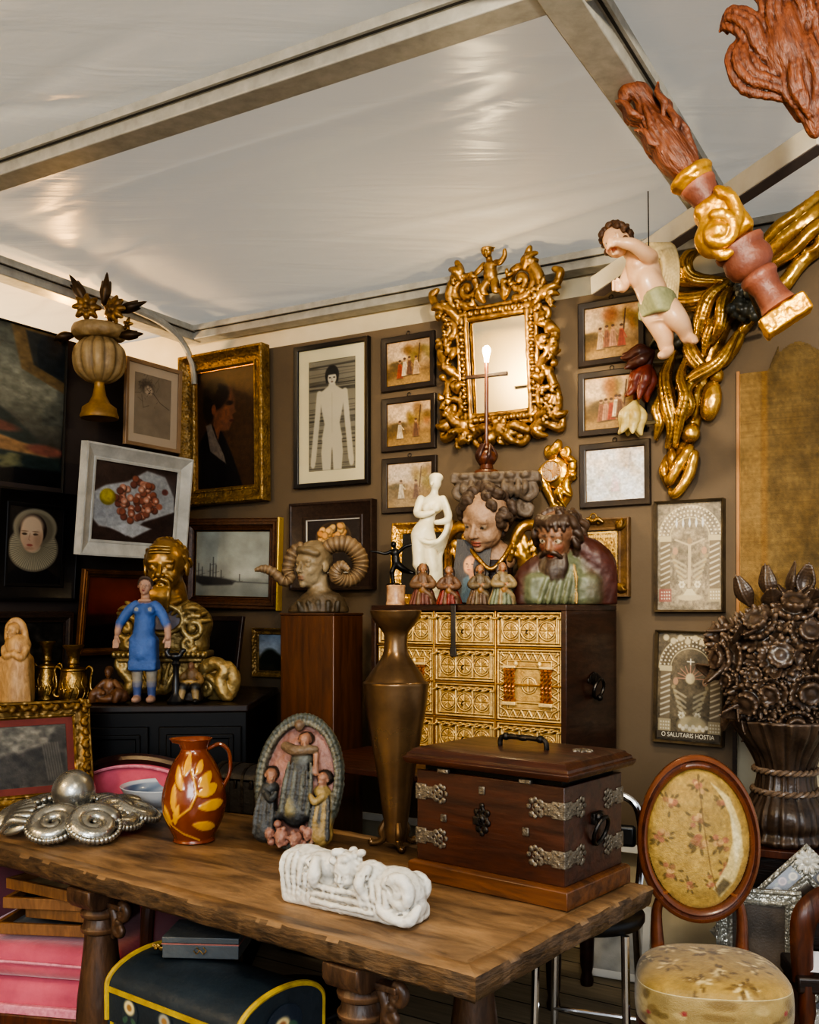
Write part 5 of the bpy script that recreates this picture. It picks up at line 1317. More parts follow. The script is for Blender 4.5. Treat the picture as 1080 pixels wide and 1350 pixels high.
# ================================================================ gilt mirror
def leaf(S, b, a, L, curl, r=(4, 5, 2), y=0, bulge=4, k=1.4, n=3, spread=.5, col=None):
    """acanthus: a fan of strokes from b, heading at angle a (degrees, x,z plane), tips curling"""
    for i in range(n):
        t = (i/(n-1)-.5)*2 if n > 1 else 0
        aa = R(a)+spread*t; l = L*(1-.25*abs(t)); c = curl*(1 if n == 1 else (1+.3*t))
        P = []; x, z = b; ang = aa
        for j in range(7):
            P.append((x, y-bulge*math.sin(PI*j/6)-(1-abs(t))*2, z)); st = l/6; ang += c/6*(.4+1.2*j/6); x += st*math.cos(ang); z += st*math.sin(ang)
        S.path(P, list(r), k, col, 12)
c0 = BACK.hit(666, 478, .0); sm = c0.y/F*1.03; KX = 1.0
mir = thing('gilt_mirror', 'large gilt rococo mirror with scrolled carved frame and small cherub on top', 'mirror', c0+Vector(BACK.n)*.045, BACK.a)
mir.rotation_euler = (Matrix.Rotation(BACK.a, 3, 'Z') @ Matrix.Rotation(R(6.5), 3, 'X')).to_euler()
GOLDM = mat('mirror_gilt', (186, 146, 84), (104, 74, 38), scale=18, rough=.34, metal=.75, bump=.2, bscale=60, cav=(44, 27, 12), edge=(240, 208, 140), cpos=(.455, .515))
S = SDF((-94, -30, -128), (96, 6, 130), 1.0)
gx, gt, gb = 39, 52, -64
for q in (-1, 1):
    for x, r in ((gx+3, 3.2), (gx+9, 4.6), (gx+15, 3)): S.cap((q*x, -6 if r > 4 else -8, gb-16), (q*x, -6 if r > 4 else -8, gt+16), r, r, 1)
for z, sg in ((gt, 1), (gb, -1)):
    for d, r in ((3, 3.2), (9, 4.6), (15, 3)): S.cap((-gx-15, -7, z+sg*d), (gx+15, -7, z+sg*d), r, r, 1)
for q in (-1, 1):                                          # little beads and flowers along the inner border
    for j in range(14): S.ell((q*(gx+9), -11, gb+6+8*j), (3.2, 3, 2.6), .8)
for j in range(9): S.ell((-34+8.5*j, -11, gt+9), (2.6, 3, 3.2), .8); S.ell((-34+8.5*j, -11, gb-9), (2.6, 3, 3.2), .8)
for q in (-1, 1):
    S.path([(q*52, -8, -78), (q*66, -10, -70), (q*76, -8, -50), (q*70, -10, -28), (q*60, -8, -14)], [6, 7, 6, 5, 4], 2)      # lower C scroll
    S.spiral((q*64, -56), 17, 1.4, -.4 if q > 0 else PI+.4, q, 4.6, 3, y=-9)
    S.path([(q*58, -8, -14), (q*72, -12, 2), (q*78, -8, 22), (q*66, -10, 40), (q*60, -8, 56)], [5, 6, 6, 5, 4], 2)             # middle S
    for j in range(7): S.ell((q*(70+8*math.sin(j*2.1)), -10-2*(j % 2), -22+8*j), (5, 5, 5), 1.4)
    S.spiral((q*66, 46), 12, 1.3, -1.2 if q > 0 else PI+1.2, -q, 4.5, 3, y=-10)
    S.path([(q*54, -8, 60), (q*66, -12, 72), (q*80, -10, 76), (q*88, -8, 92), (q*80, -8, 98)], [5, 6, 5.4, 4.6, 3], 2)          # shoulder curl
    S.spiral((q*36, 92), 22, 1.6, -1.9 if q > 0 else PI+1.9, q, 5.4, 3.4, y=-9)                                                 # crest scrolls
    S.path([(q*56, -8, 70), (q*62, -9, 88), (q*54, -9, 106), (q*46, -8, 116), (q*50, -8, 128)], [4.5, 6, 6, 5, 3], 2)
    leaf(S, (q*44, 106), 90+q*-20, 22, -q*1.2, (4, 5, 2.4), -8)
    leaf(S, (q*66, 66), 60 if q > 0 else 120, 26, -q*1.6, (4, 5, 2), -8)
    leaf(S, (q*72, -2), 20 if q > 0 else 160, 16, q*1.4, (3, 4, 2), -8); leaf(S, (q*68, 28), 20 if q > 0 else 160, 18, -q*1.6, (3, 4, 2), -8)
    leaf(S, (q*70, -72), -40 if q > 0 else 220, 22, q*1.5, (4, 5, 2), -8)
    S.path([(q*6, -10, -90), (q*22, -13, -84), (q*40, -10, -92), (q*58, -11, -84), (q*80, -8, -92), (q*84, -8, -80)], [5, 6, 5, 6, 5, 3], 2)
    S.spiral((q*26, -98), 12, 1.3, 1.2 if q > 0 else PI-1.2, -q, 4.4, 2.8, y=-9); leaf(S, (q*48, -88), -70 if q > 0 else 250, 20, q*1.3, (4, 5, 2), -8)
    leaf(S, (q*14, 74), 60 if q > 0 else 120, 22, q*1.4, (3, 4, 2), -10); leaf(S, (q*58, 20), -60 if q > 0 else 240, 22, q*1.2, (3, 4, 1.6), -10, n=2); leaf(S, (q*58, -34), 80 if q > 0 else 100, 20, q*1.2, (3, 4, 1.6), -10, n=2)
    leaf(S, (q*8, -88), -70 if q > 0 else 250, 24, q*.8, (4, 5, 2), -9)
S.ell((0, -12, -88), (11, 7, 12), 2)
for j in range(6): S.ell((11*math.cos(j), -13, -88+11*math.sin(j)), (5, 4, 5), 1)
rs = np.random.RandomState(17)
for j in range(64):                                      # small leafage scattered over the frame
    q = rs.choice([-1, 1]); 
    if j % 3: x, z = q*rs.uniform(58, 78), rs.uniform(-84, 84)
    else: x, z = q*rs.uniform(0, 66), rs.choice([rs.uniform(70, 104), rs.uniform(-104, -82)])
    leaf(S, (x, z), rs.uniform(0, 360), rs.uniform(8, 14), rs.uniform(-2, 2), (1.6, 2.4, 1.2), -13, 3, .8, 2)
S.noise(.5, 6)
S.cuty(1.5)
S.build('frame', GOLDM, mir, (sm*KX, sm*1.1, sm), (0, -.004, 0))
S = SDF((-34, -34, 82), (36, 4, 152), .9)                  # cherub
S.ell((-2, -14, 104), (9, 8, 12), 4); S.ell((-2, -14, 114), (8.5, 7, 6), 3); S.cap((-2, -14, 118), (-3, -14, 124), 4, 4, 2)
head(S, (-4, -16, 133), 20, .2, .1, 0, 1.2, neck=False, child=True)
rs = np.random.RandomState(4)
for j in range(26): a = rs.uniform(0, PI); b_ = rs.uniform(-.3, 3.4); S.ell((-4+8*math.cos(b_)*math.sin(a), -13+7*math.cos(a)*.9, 136+7.6*abs(math.sin(b_))*math.sin(a)), 2.6, .8)
S.path([(6, -14, 117), (13, -16, 116), (19, -16, 122), (20, -17, 129)], [3.4, 3.2, 2.6, 2.2], 1.4); S.path([(-10, -14, 117), (-18, -16, 110), (-26, -14, 106)], [3.4, 3, 2.2], 1.4)
S.path([(-6, -14, 96), (-12, -18, 86), (-8, -14, 78)], [5, 4.4, 3], 2); S.path([(3, -14, 96), (6, -18, 84), (5, -14, 76)], [5, 4.4, 3], 2)
S.build('cherub', GOLDM, mir, (sm*KX, sm, sm), (0, -.004, 0))
mm = bpy.data.materials.new('old_mirror'); mm.use_nodes = True; b_ = mm.node_tree.nodes['Principled BSDF']; b_.inputs['Metallic'].default_value = 1; b_.inputs['Base Color'].default_value = rgba((226, 218, 196)); b_.inputs['Roughness'].default_value = .07
MB().add([(-gx*sm*KX*1.04, -.011, (gb-2)*sm), (gx*sm*KX*1.04, -.011, (gb-2)*sm), (gx*sm*KX*1.04, -.011, (gt+2)*sm), (-gx*sm*KX*1.04, -.011, (gt+2)*sm)], [(0, 1, 2, 3)]).build('mirror_glass', mm, mir, smooth=False)
MB().box((0, -.003, 0), (.40, .006, .50)).build('backing', WOODD, mir)

# ================================================================ cartel clock
c0 = BACK.hit(735, 626, 0); s_ = c0.y/F
clk = thing('cartel_clock', 'small gilt rococo wall clock with round white dial right of the cherub', 'clock', c0, BACK.a)
S = SDF((-26, -16, -60), (30, 4, 42), .7)
S.ell((0, -3, 2), (17, 7, 20), 3); S.path([(-6, -4, 26), (2, -6, 34), (4, -5, 40)], [7, 6, 3], 2); S.path([(-16, -4, 10), (-19, -6, 0), (-12, -5, -18), (-4, -5, -34), (2, -4, -52)], [4, 5, 5, 5, 2.4], 2)
S.path([(14, -4, 22), (22, -6, 12), (20, -5, -2), (14, -6, -14), (16, -5, -26), (8, -4, -40), (3, -4, -54)], [4, 5, 5, 4.6, 5, 4, 2], 2)
S.spiral((0, -40), 7, 1.2, 0, 1, 3, 2, y=-6); S.spiral((-6, 28), 7, 1.2, 2, 1, 3, 2, y=-6); S.spiral((12, 26), 6, 1.2, 1, -1, 3, 2, y=-6); leaf(S, (18, -6), 10, 12, 1.2, (2.6, 3, 1.4), -4); leaf(S, (16, 14), 30, 12, -1.2, (2.6, 3, 1.4), -4); leaf(S, (-14, -10), 200, 10, 1, (2.6, 3, 1.4), -4); leaf(S, (6, -16), -80, 26, .3, (2, 3, 1.6), -8)
S.noise(.4, 5); S.cuty(1); S.build('case', mat('clock_gilt', (232, 184, 84), (180, 130, 50), scale=14, rough=.3, metal=.85, cav=(60, 38, 14), edge=(252, 226, 150)), clk, s_*1.05)
I = Img(70, 70, (252, 252, 250))
for k in range(12):
    a = k*PI/6; I.line([(.5+.36*math.sin(a), .5-.36*math.cos(a)), (.5+.45*math.sin(a), .5-.45*math.cos(a))], 2.4, (30, 30, 40))
    I.ell(.5+.29*math.sin(a), .5-.29*math.cos(a), .02, .02, (150, 150, 156), .5)
I.line([(.5, .5), (.34, .4)], 2.6, (20, 20, 24)); I.line([(.5, .5), (.62, .72)], 2, (20, 20, 24)); I.ell(.5, .5, .04, .04, (20, 20, 24), .3)
canvas('dial', I, 27*s_, 27*s_, -.036, clk, mat('enamel', (255, 255, 255), rough=.25, attr=True), dz=4*s_, dx=-5*s_, shape=np.hypot(I.X-.5, I.Y-.5) < .495)
MB().tube([(-5*s_+13.6*s_*math.cos(a), -.036, 4*s_+13.6*s_*math.sin(a)) for a in np.linspace(0, 2*PI, 33)[:-1]], .004, 8, closed=True).build('bezel', GOLDFL, clk)
MB().lathe([(13.2*s_, 0), (13.2*s_, .03)], 32, TR((-5*s_, -.006, 4*s_), (PI/2, 0, 0))).build('drum', GOLDFL, clk)
MB().tube([(2*s_+.01*math.cos(a), -.012, 43*s_+.01*math.sin(a)) for a in np.linspace(0, 2*PI, 17)[:-1]], .002, 6, closed=True).build('hanging_ring', IRON, clk)

# ================================================================ gilt metal icon in a carved wooden frame
def icon_img():
    I = Img(120, 110, (196, 158, 92)); I.noise(.4, 6, 2); I.noise(.5, 3, 3)
    for r0 in (.36, .33): I.line([(.05, .03), (.95, .03), (.95, .97), (.05, .97), (.05, .03)], 3, (236, 206, 140))
    for k in range(14): I.ell(.1+.8*k/13, .1, .028, .03, (236, 204, 136), .4); I.ell(.1+.8*k/13, .9, .028, .03, (226, 190, 120), .4)
    I.ell(.5, .5, .23, .33, (230, 196, 126), .05); I.ell(.5, .5, .2, .3, (140, 104, 54), .05); I.ell(.5, .42, .1, .1, (236, 208, 150), .1); I.ell(.5, .42, .06, .07, (120, 78, 50), .2); I.poly([(.36, .75), (.43, .5), (.57, .5), (.64, .75)], (206, 168, 100), 2); I.ell(.44, .58, .05, .05, (110, 72, 46), .3)
    for k in range(26): I.ell(.5+.215*math.cos(k*.2417), .5+.315*math.sin(k*.2417), .012, .014, (250, 226, 160), .4)
    for q in (-1, 1):
        for k in range(5): I.ell(.5+q*(.34+.03*math.sin(k*2)), .22+.14*k, .05, .05, (222, 186, 112), .3); I.ell(.5+q*(.34+.03*math.sin(k*2)), .22+.14*k, .025, .025, (130, 94, 46), .3)
    return I
ICM = mat('embossed_gilt', (255, 255, 255), (225, 215, 200), scale=20, rough=.36, metal=.55, attr=True, bump=.3, bscale=160)
r_, w_, h_ = picture('metal_icon', 'embossed gilt metal icon in worn carved wooden frame right of the bearded bust', 'icon', BACK, (748, 832, 684, 787), PR(.05, .035, 'slope'), mat('worn_frame', (128, 98, 62), (84, 62, 40), scale=14, rough=.5, bump=.4, bscale=60), icon_img(), off=.012, pm=ICM, inner=(.006, FRB))
S = SDF((-14, -5, -8), (14, 3, 12), .7); S.path([(-12, -1, 0), (-6, -1, 4), (0, -1, 1), (6, -1, 4), (12, -1, 0)], [2, 2.6, 3, 2.6, 2], 1); S.spiral((-6, 0), 4, 1, 0, 1, 1.4, 1); S.spiral((6, 0), 4, 1, PI, -1, 1.4, 1); S.path([(math.cos(a)*4, -1, 7+math.sin(a)*4) for a in np.linspace(0, 6.28, 9)], 1, .5)
S.build('hanger', BRASS, r_, .0034, (-.01, -.034, h_/2-.018))
for sx in (-1, 1):
    for sz in (-1, 1):
        S = SDF((-9, -4, -9), (9, 3, 9), .7); leaf(S, (-5*sx, -5*sz), 45 if sx*sz > 0 else (135 if sx < 0 else -45), 12, .8, (2.4, 3, 1.2), 0, 2); S.ell((0, 0, 0), (5, 2.4, 5), 2); S.build('corner_leaf', GOLDD, r_, .0036, (sx*(w_/2-.028), -.026, sz*(h_/2-.028)))

# ================================================================ gilt acanthus console with tulips
CO = BACK.hit(930, 480, .0); s_ = CO.y/F
con = thing('acanthus_console', 'large gilt carved acanthus wall console hung with painted tulips and dark fruit', 'carving', CO, BACK.a)
GB = mat('console_gilt', (214, 170, 88), (150, 108, 46), scale=9, rough=.26, metal=.75, bump=.12, bscale=40, cav=(36, 22, 9), edge=(246, 214, 138), cpos=(.445, .512))
def px2(p): return (p[0]-930, 480-p[1])
S = SDF((-96, -62, -178), (156, 6, 186), 1.25)
def stroke(pts, rad, y=-10, bulge=14, k=2.0):
    P = [px2(p) for p in pts]; n = len(P); S.path([(p[0], y-bulge*math.sin(PI*i/(n-1)), p[1]) for i, p in enumerate(P)], rad, k, None, 5*n)
# central spine, rising from the drop at the foot to the shoulder
stroke([(902, 600), (915, 560), (922, 520), (938, 470), (958, 425), (980, 385), (1010, 350)], [8, 9, 11, 12, 12, 12, 11], -4, 4)
def fl(pts, r=5, y=-16, b=12, n=2, gap=4.2):             # a fluted leaf: n strokes side by side
    P = np.array(pts, float); T = np.gradient(P, axis=0); T /= np.linalg.norm(T, axis=1)[:, None]; Nn = np.stack([-T[:, 1], T[:, 0]], 1)
    stroke([tuple(v) for v in P], [r*.5, r*1.1, r*1.3, r*1.1, r*.4], y+5, b*.8, 1.5); n = n*2+1; gap *= .52; r *= .58
    for o in range(n):
        q = (o-(n-1)/2)*gap; w_ = np.sin(np.linspace(.25, 2.7, len(P)))[:, None]
        stroke([tuple(v) for v in P+Nn*q*w_], [r*.55, r, r*1.05, r*.9, r*.45], y-(2.5 if o % 2 else 0)+.25*abs(q), b, .7)
fl([(926, 337), (917, 343), (912, 358), (924, 375), (966, 383)], 5.6, -22, 14, 3, 4.6); fl([(896, 352), (892, 362), (903, 373), (925, 379), (968, 387)], 5, -20, 10, 2)
fl([(866, 362), (872, 376), (888, 391), (914, 399), (945, 396), (969, 387)], 5, -18, 10, 3, 4.6); fl([(880, 404), (900, 402), (925, 408), (950, 402)], 5, -12, 8, 2)
fl([(971, 384), (945, 401), (933, 429), (926, 455)], 5, -26, 12, 3, 5); fl([(974, 389), (961, 410), (957, 441), (945, 462)], 5, -28, 12, 2, 5)
fl([(909, 448), (917, 466), (926, 484), (940, 496)], 5.4, -20, 10, 3, 5); fl([(976, 450), (955, 486), (925, 502), (897, 514)], 5.6, -24, 10, 2, 6)
fl([(896, 462), (884, 494), (889, 530), (895, 563), (886, 590)], 5.4, -20, 12, 3, 5.4); fl([(912, 470), (906, 500), (912, 528), (904, 556), (896, 590)], 5.2, -24, 12, 2, 5.4)
fl([(880, 508), (872, 536), (876, 556), (868, 576)], 4.6, -16, 10, 2, 5); fl([(930, 500), (914, 518), (918, 540), (908, 556)], 4.6, -26, 8, 2, 5)
fl([(955, 420), (942, 446), (934, 476)], 4.4, -26, 8, 2, 5); fl([(985, 376), (1000, 392), (1002, 410)], 4.4, -20, 8, 2, 5)
# long leaf and beads on the right flank
for (x, y, rx, ry, an) in [(968, 470, 7, 26, -.6), (948, 500, 9, 10, 0), (940, 532, 14, 27, -.15), (922, 530, 7, 26, -.15), (914, 572, 12.5, 13, 0), (906, 606, 11, 24, .1), (892, 612, 8, 26, .1), (985, 440, 7, 22, -.7)]:
    S.ell((x-930, -14, 480-y), (rx, 10, ry), 1.5, rot=(0, -an, 0))
stroke([(914, 592), (902, 612), (890, 634), (884, 625)], [6, 7, 6, 3], -18, 6); stroke([(920, 600), (914, 626), (902, 646), (894, 652), (888, 645)], [6, 7, 6, 5, 3], -16, 6); stroke([(884, 600), (880, 620), (884, 640)], [4, 6, 3], -12, 6)
# shoulder scroll running off to the right
stroke([(1000, 368), (1030, 340), (1062, 322), (1085, 300)], [12, 14, 14, 12], -10, 10); stroke([(1010, 375), (1040, 362), (1066, 340), (1085, 328)], [6, 8, 8, 8], -22, 8); stroke([(1000, 352), (1024, 330), (1048, 316), (1074, 296)], [5, 7, 7, 5], -24, 8)
for j in range(5): S.ell((80+16*j, -22, 134+13*j), (8, 6, 8), 2)
S.spiral((128, 130), 20, 1.4, 2.4, -1, 7, 4, y=-22); stroke([(1010, 392), (1030, 398), (1052, 372), (1082, 352)], [6, 9, 9, 8], -12, 8)
S.noise(.4, 7); S.cuty(-1)
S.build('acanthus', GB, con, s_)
fm = {'r': mat('tulip_red', (124, 52, 32), (78, 30, 22), scale=12, rough=.4, edge=(190, 120, 60)), 'c': mat('tulip_cream', (206, 190, 130), (150, 124, 60), scale=12, rough=.4), 'd': mat('tulip_dark', (84, 40, 28), (50, 26, 20), scale=12, rough=.38, edge=(150, 96, 60))}
LEAFG = mat('dark_green_carving', (52, 50, 36), (30, 30, 22), scale=12, rough=.42, edge=(120, 100, 60))
for (x, y, an, L, kk) in [(852, 470, 200, 34, 'd'), (856, 500, 250, 44, 'r'), (842, 548, 262, 38, 'c')]:
    S = SDF((-34, -24, -34), (34, 24, 34), 1.0); d = (math.cos(R(an)), math.sin(R(an)))
    for j in range(6):
        a = 2*PI*j/6; ox, oy = 9*math.cos(a), 9*math.sin(a); pr = (-d[1], d[0])
        P = [(-d[0]*L*.5, 0, -d[1]*L*.5), (pr[0]*ox*1.3-d[0]*4, oy*1.2, pr[1]*ox*1.3-d[1]*4), (pr[0]*ox*1.2+d[0]*L*.3, oy*1.1, pr[1]*ox*1.2+d[1]*L*.3), (pr[0]*ox*1.7+d[0]*L*.55, oy*1.7, pr[1]*ox*1.7+d[1]*L*.55)]
        S.path(P, [4, 7.5, 6, 2], 1.2)
    S.noise(.6, 6); o = S.build('tulip', fm[kk], con, s_, ((x-930)*s_, -.10, (480-y)*s_))
    MB().tube([(0, 0, 0), ((905-x)*.5*s_, .02, -6*s_), ((925-x)*s_, .07, -(455-y)*.4*s_)], [.012, .009, .008], 8, smooth=12, M=TR((0, 0, 0))).build('stem', LEAFG, o)
S = SDF((-40, -46, -70), (40, 10, 62), 1.1); rs = np.random.RandomState(6)
for j in range(38): u = rs.uniform(-1, 1); S.ell((-4-10*u*.6+rs.normal(0, 9), -24+rs.normal(0, 6), 6+44*u), rs.uniform(5, 8), .8)
for j in range(10): u = rs.uniform(-1, 1); leaf(S, (-4-6*u+rs.normal(0, 8), 6+40*u), rs.uniform(0, 360), 16, 1, (2.5, 4, 1.4), -24, 4)
S.noise(.4, 5); S.build('fruit_cluster', mat('dark_fruit', (58, 58, 50), (32, 33, 28), scale=16, rough=.38, edge=(150, 134, 96)), con, s_, (62*s_, -.06, 76*s_))
S = SDF((-40, -30, -30), (40, 10, 30), 1.2)
leaf(S, (26, 6), 190, 52, .6, (6, 9, 3), -10, 8); leaf(S, (24, -4), 215, 46, -.8, (5, 8, 3), -8, 6)
S.build('dark_leaf', LEAFG, con, s_, (-46*s_, -.02, 44*s_))

# ================================================================ putto
PO = at(848, 470, 3.56); s_ = 3.56/F
pu = thing('winged_putto', 'pale painted flying putto with curly brown hair, green loincloth and one raised wing', 'statue', PO)
SKN = mat('putto_skin', (255, 255, 255), (240, 228, 216), scale=10, rough=.36, attr=True, cav=(150, 92, 66), cpos=(.40, .49), coat=.1)
sk = (232, 192, 156)
def q2(x, y, d=0): return (x-848, d, 470-y)
S = SDF((-66, -44, -6), (70, 40, 176), 1.15, sk)
S.ell(q2(850, 362), (22, 18, 22), 8); S.ell(q2(845, 348, -2), (20, 16, 14), 8); S.ell(q2(858, 384, -4), (20, 19, 20), 9); S.ell(q2(866, 402), (21, 17, 16), 8); S.ell(q2(852, 374, -14), (13, 9, 14), 6)
for x, y in ((838, 352), (853, 351)): S.ell(q2(x, y, -14), (7, 4, 6), 4)
S.cap(q2(836, 340), q2(824, 326), 9, 9, 4)
HP = head(S, q2(812, 322, -4), 46, -.75, .10, -.35, 2.2, sk, (238, 220, 200), (50, 36, 28), (196, 110, 88), child=True, neck=False, cheek=(226, 150, 120))
S.path([q2(857, 342, -6), q2(848, 345, -24), q2(828, 336, -34), q2(812, 332, -33)], [9.5, 9, 7.5, 5.6], 3)       # arm bent across the face
S.ell(q2(806, 331, -33), (7, 5, 6), 2.5)
for k in range(4): S.path([q2(803, 328+2.6*k, -34), q2(797, 328+2.8*k, -34), q2(795, 331+2.8*k, -31)], [2.1, 1.9, 1.6], .8)
S.path([q2(808, 326, -35), q2(806, 322, -36)], [2.2, 1.8], .8)
S.path([q2(838, 346, 8), q2(830, 362, 12), q2(822, 378, 6)], [9, 8, 6], 3); S.ell(q2(818, 378, 2), (6, 5, 6), 2.5)
for k in range(4): S.path([q2(815, 374+3*k, 0), q2(809, 372+3.4*k, -3), q2(807, 375+3.2*k, -7)], [2.2, 2, 1.7], .8)
S.path([q2(818, 374, -2), q2(813, 369, -4)], [2.3, 1.9], .8)
S.path([q2(860, 408, 6), q2(872, 432, 2), q2(878, 446, 4)], [15, 12.5, 9.5], 4); S.path([q2(878, 446, 4), q2(880, 454, 8), q2(884, 460, 8)], [9.6, 8, 6], 3); S.path([q2(884, 458, 8), q2(878, 466, 2), q2(870, 470, -6)], [6, 5.4, 4.4], 2.5)
S.path([q2(876, 404, -6), q2(886, 422, -16), q2(896, 434, -14)], [15, 13, 10], 4); S.path([q2(896, 434, -14), q2(902, 442, -8), q2(904, 448, -6)], [9.6, 8, 6], 3); S.path([q2(904, 447, -6), q2(908, 450, -14), q2(910, 455, -20)], [6, 5.4, 4.2], 2.5)
for k in range(5):
    S.ell(q2(867+1.5*k, 471.5-.8*k, -9+1.2*k), 2.0, .8); S.ell(q2(907+1.6*k, 457-.4*k, -23+.6*k), 2.0, .8)
for (x, y) in ((868, 426), (892, 424)): S.ell(q2(x, y, -4), (12, 12, 3), 3)
S.ell(q2(850, 392, -18), (1.8, 2, 1.8), 1, None, 's')
S.build('body', SKN, pu, s_)
S = SDF((-68, -40, 120), (6, 34, 178), 1.0); rs = np.random.RandomState(9)
for j in range(110):
    th = rs.uniform(0, PI); ph_ = rs.uniform(-.45*PI, 1.45*PI); x, y, z = .40*math.sin(th)*math.cos(ph_), .06+.43*math.sin(th)*math.sin(ph_), .15+.4*math.cos(th)
    if (y < -.1 and z < .34) or z < -.22 or (y < .0 and abs(x) < .3 and z < .3): continue
    a0 = rs.uniform(0, 6.28); P = [HP(x+.07*(1-.7*u)*math.cos(a0+5*u), y-.03*u, z+.07*(1-.7*u)*math.sin(a0+5*u)) for u in np.linspace(0, 1, 5)]
    S.path(P, [3, 2.8, 1.8], .9)
S.build('hair', mat('putto_hair', (98, 66, 40), (62, 40, 26), scale=16, rough=.5, cav=(30, 18, 12), edge=(150, 108, 66)), pu, s_)
S = SDF((-24, -36, 34), (50, 32, 96), 1.0)
for j in range(9):
    u = j/8; S.path([q2(845+3*u, 398+18*u, 8-10*u), q2(852+8*u, 394+20*u, -22+1*u), q2(868+6*u, 390+24*u, -24), q2(884+5*u, 394+22*u, -12), q2(887+4*u, 396+24*u, 8), q2(872, 398+22*u, 20), q2(848, 398+18*u, 14)], [2.6, 4.2, 4.4, 4.2, 3.4, 3, 2.6], 1.6)
S.noise(.5, 6); S.build('loincloth', mat('sage_cloth', (164, 164, 122), (128, 130, 94), scale=10, rough=.6, cav=(60, 62, 40), edge=(180, 184, 136)), pu, s_)
S = SDF((-10, -20, 60), (68, 46, 180), 1.0)
for j in range(7):
    u = j/6; S.path([q2(852, 346-2*j, 14), q2(858+5*j, 318-1.5*j+6*u, 20+1*j), q2(874+4*j, 326+8*u, 24+j), q2(881+3*j, 342+20*u, 22+j), q2(878+3.2*j, 366+24*u, 20)], [4, 5.5, 6, 5, 2], .8)
for j in range(26): u, v = rs.rand(), rs.rand(); S.ell(q2(852+22*u, 322+16*v, 14+6*u), (4.5, 3, 4), 1)
S.build('wing', mat('cream_wing', (214, 192, 144), (170, 146, 100), scale=14, rough=.45, cav=(84, 64, 38), cpos=(.45, .51)), pu, s_)

MB().tube([((858-848)*s_, 10*s_, 130*s_), ((858-848)*s_, 14*s_, 3.03-PO.z)], .0022, 6).build('hanging_wire', IRON, pu)

# ================================================================ red and gold flaming pilaster hung aslant
TO = at(1043, 428, 2.68); s_ = 2.68/F
tor = thing('flame_pilaster', 'terracotta red and gilt scrolled pilaster with a carved flame, hung aslant above the gilt console', 'carving', TO)
tor.rotation_euler = (R(3), R(-31), R(-20))
REDW = mat('terracotta_paint', (126, 74, 56), (88, 48, 37), scale=9, rough=.5, bump=.3, bscale=50, cav=(60, 28, 20), edge=(176, 112, 84))
GP = mat('leaf_gilt', (230, 178, 74), (176, 124, 42), scale=12, rough=.36, metal=.7, bump=.35, bscale=50, cav=(84, 50, 18))
S = SDF((-36, -26, -4), (36, 26, 34), 1.1); S.box((0, 0, 14), (32, 20, 13), 3); S.noise(1.2, 9); S.build('foot', GP, tor, s_)
MB().lathe([(14, 26), (24, 30), (21, 40), (19, 58), (22, 70), (25, 74), (25, 80), (22, 84), (30, 92), (33, 104), (30, 116), (34, 122), (34, 128), (22, 134), (20, 150), (18, 200), (22, 220), (25, 226), (25, 231), (20, 234)], 40, TR(sc=(s_, s_*.8, s_))).build('shaft', REDW, tor, ang=40)
S = SDF((-56, -40, 116), (44, 34, 206), 1.2)
S.box((2, 0, 168), (28, 24, 34), 10, 6); S.ell((-16, -10, 152), (30, 22, 28), 8); S.spiral((-14, 152), 22, 1.4, 1.2, -1, 8, 5, y=-28, k=3); S.ell((-14, -32, 152), (12, 8, 12), 3); S.path([(-30, -18, 136), (-24, -20, 124), (-10, -20, 122)], [7, 6, 4], 3); S.path([(14, -22, 200), (22, -24, 176), (12, -26, 150)], [6, 7, 6], 4)
S.noise(.9, 9); S.build('scroll_bracket', GP, tor, s_)
S = SDF((-40, -34, 226), (40, 34, 262), 1.2); S.ell((0, 0, 244), (31, 26, 12), 2); S.ell((0, 0, 236), (26, 22, 10), 3); S.noise(.9, 8); S.build('collar', GP, tor, s_)
S = SDF((-48, -34, 250), (44, 34, 400), 1.2); rs = np.random.RandomState(12)
S.path([(0, 0, 254), (-4, 0, 285), (2, 0, 315), (-2, 0, 345), (2, 0, 372)], [19, 24, 20, 15, 12], 4)
S.path([(2, 0, 360), (4, -2, 382), (-8, -4, 392), (-18, -4, 386)], [12, 13, 11, 6], 4)
for j in range(22):
    a = rs.uniform(0, 6.28); r0 = rs.uniform(13, 19); z0 = rs.uniform(256, 300); z1 = z0+rs.uniform(40, 90); tw = rs.uniform(.2, .8)
    r1 = r0*1.15 if z0 < 275 else r0
    S.path([(r0*math.cos(a), r0*.9*math.sin(a), z0), (r1*1.25*math.cos(a+tw*.5), r1*1.1*math.sin(a+tw*.5), (z0+z1)/2), (r0*.85*math.cos(a+tw), r0*.8*math.sin(a+tw), min(z1, 378))], [3, 5, 2.6], 1.6)
for q, z in ((-1, 296), (1, 330), (-1, 345), (1, 300)): [S.path([(q*(10+o*3), -14+4*o, z), (q*(20+o*2), -18+6*o, z+14), (q*(20+o), -16+6*o, z+32), (q*28, -12+3*o, z+44)], [3, 5, 4, 1.6], .9) for o in range(4)]
S.noise(1.0, 7, 2, (1, 1, 3)); S.build('flame', mat('red_flame', (120, 68, 42), (74, 39, 25), scale=8, rough=.5, bump=.7, bscale=9, wood=(12, 12, 2.5), cav=(46, 18, 12), edge=(186, 108, 70), cpos=(.44, .51)), tor, s_)
MB().tube([(0, 18*s_, 180*s_), (.05, .55, 150*s_), (.1, 1.16, 120*s_)], .010, 8).build('hanging_bracket', IRON, tor)

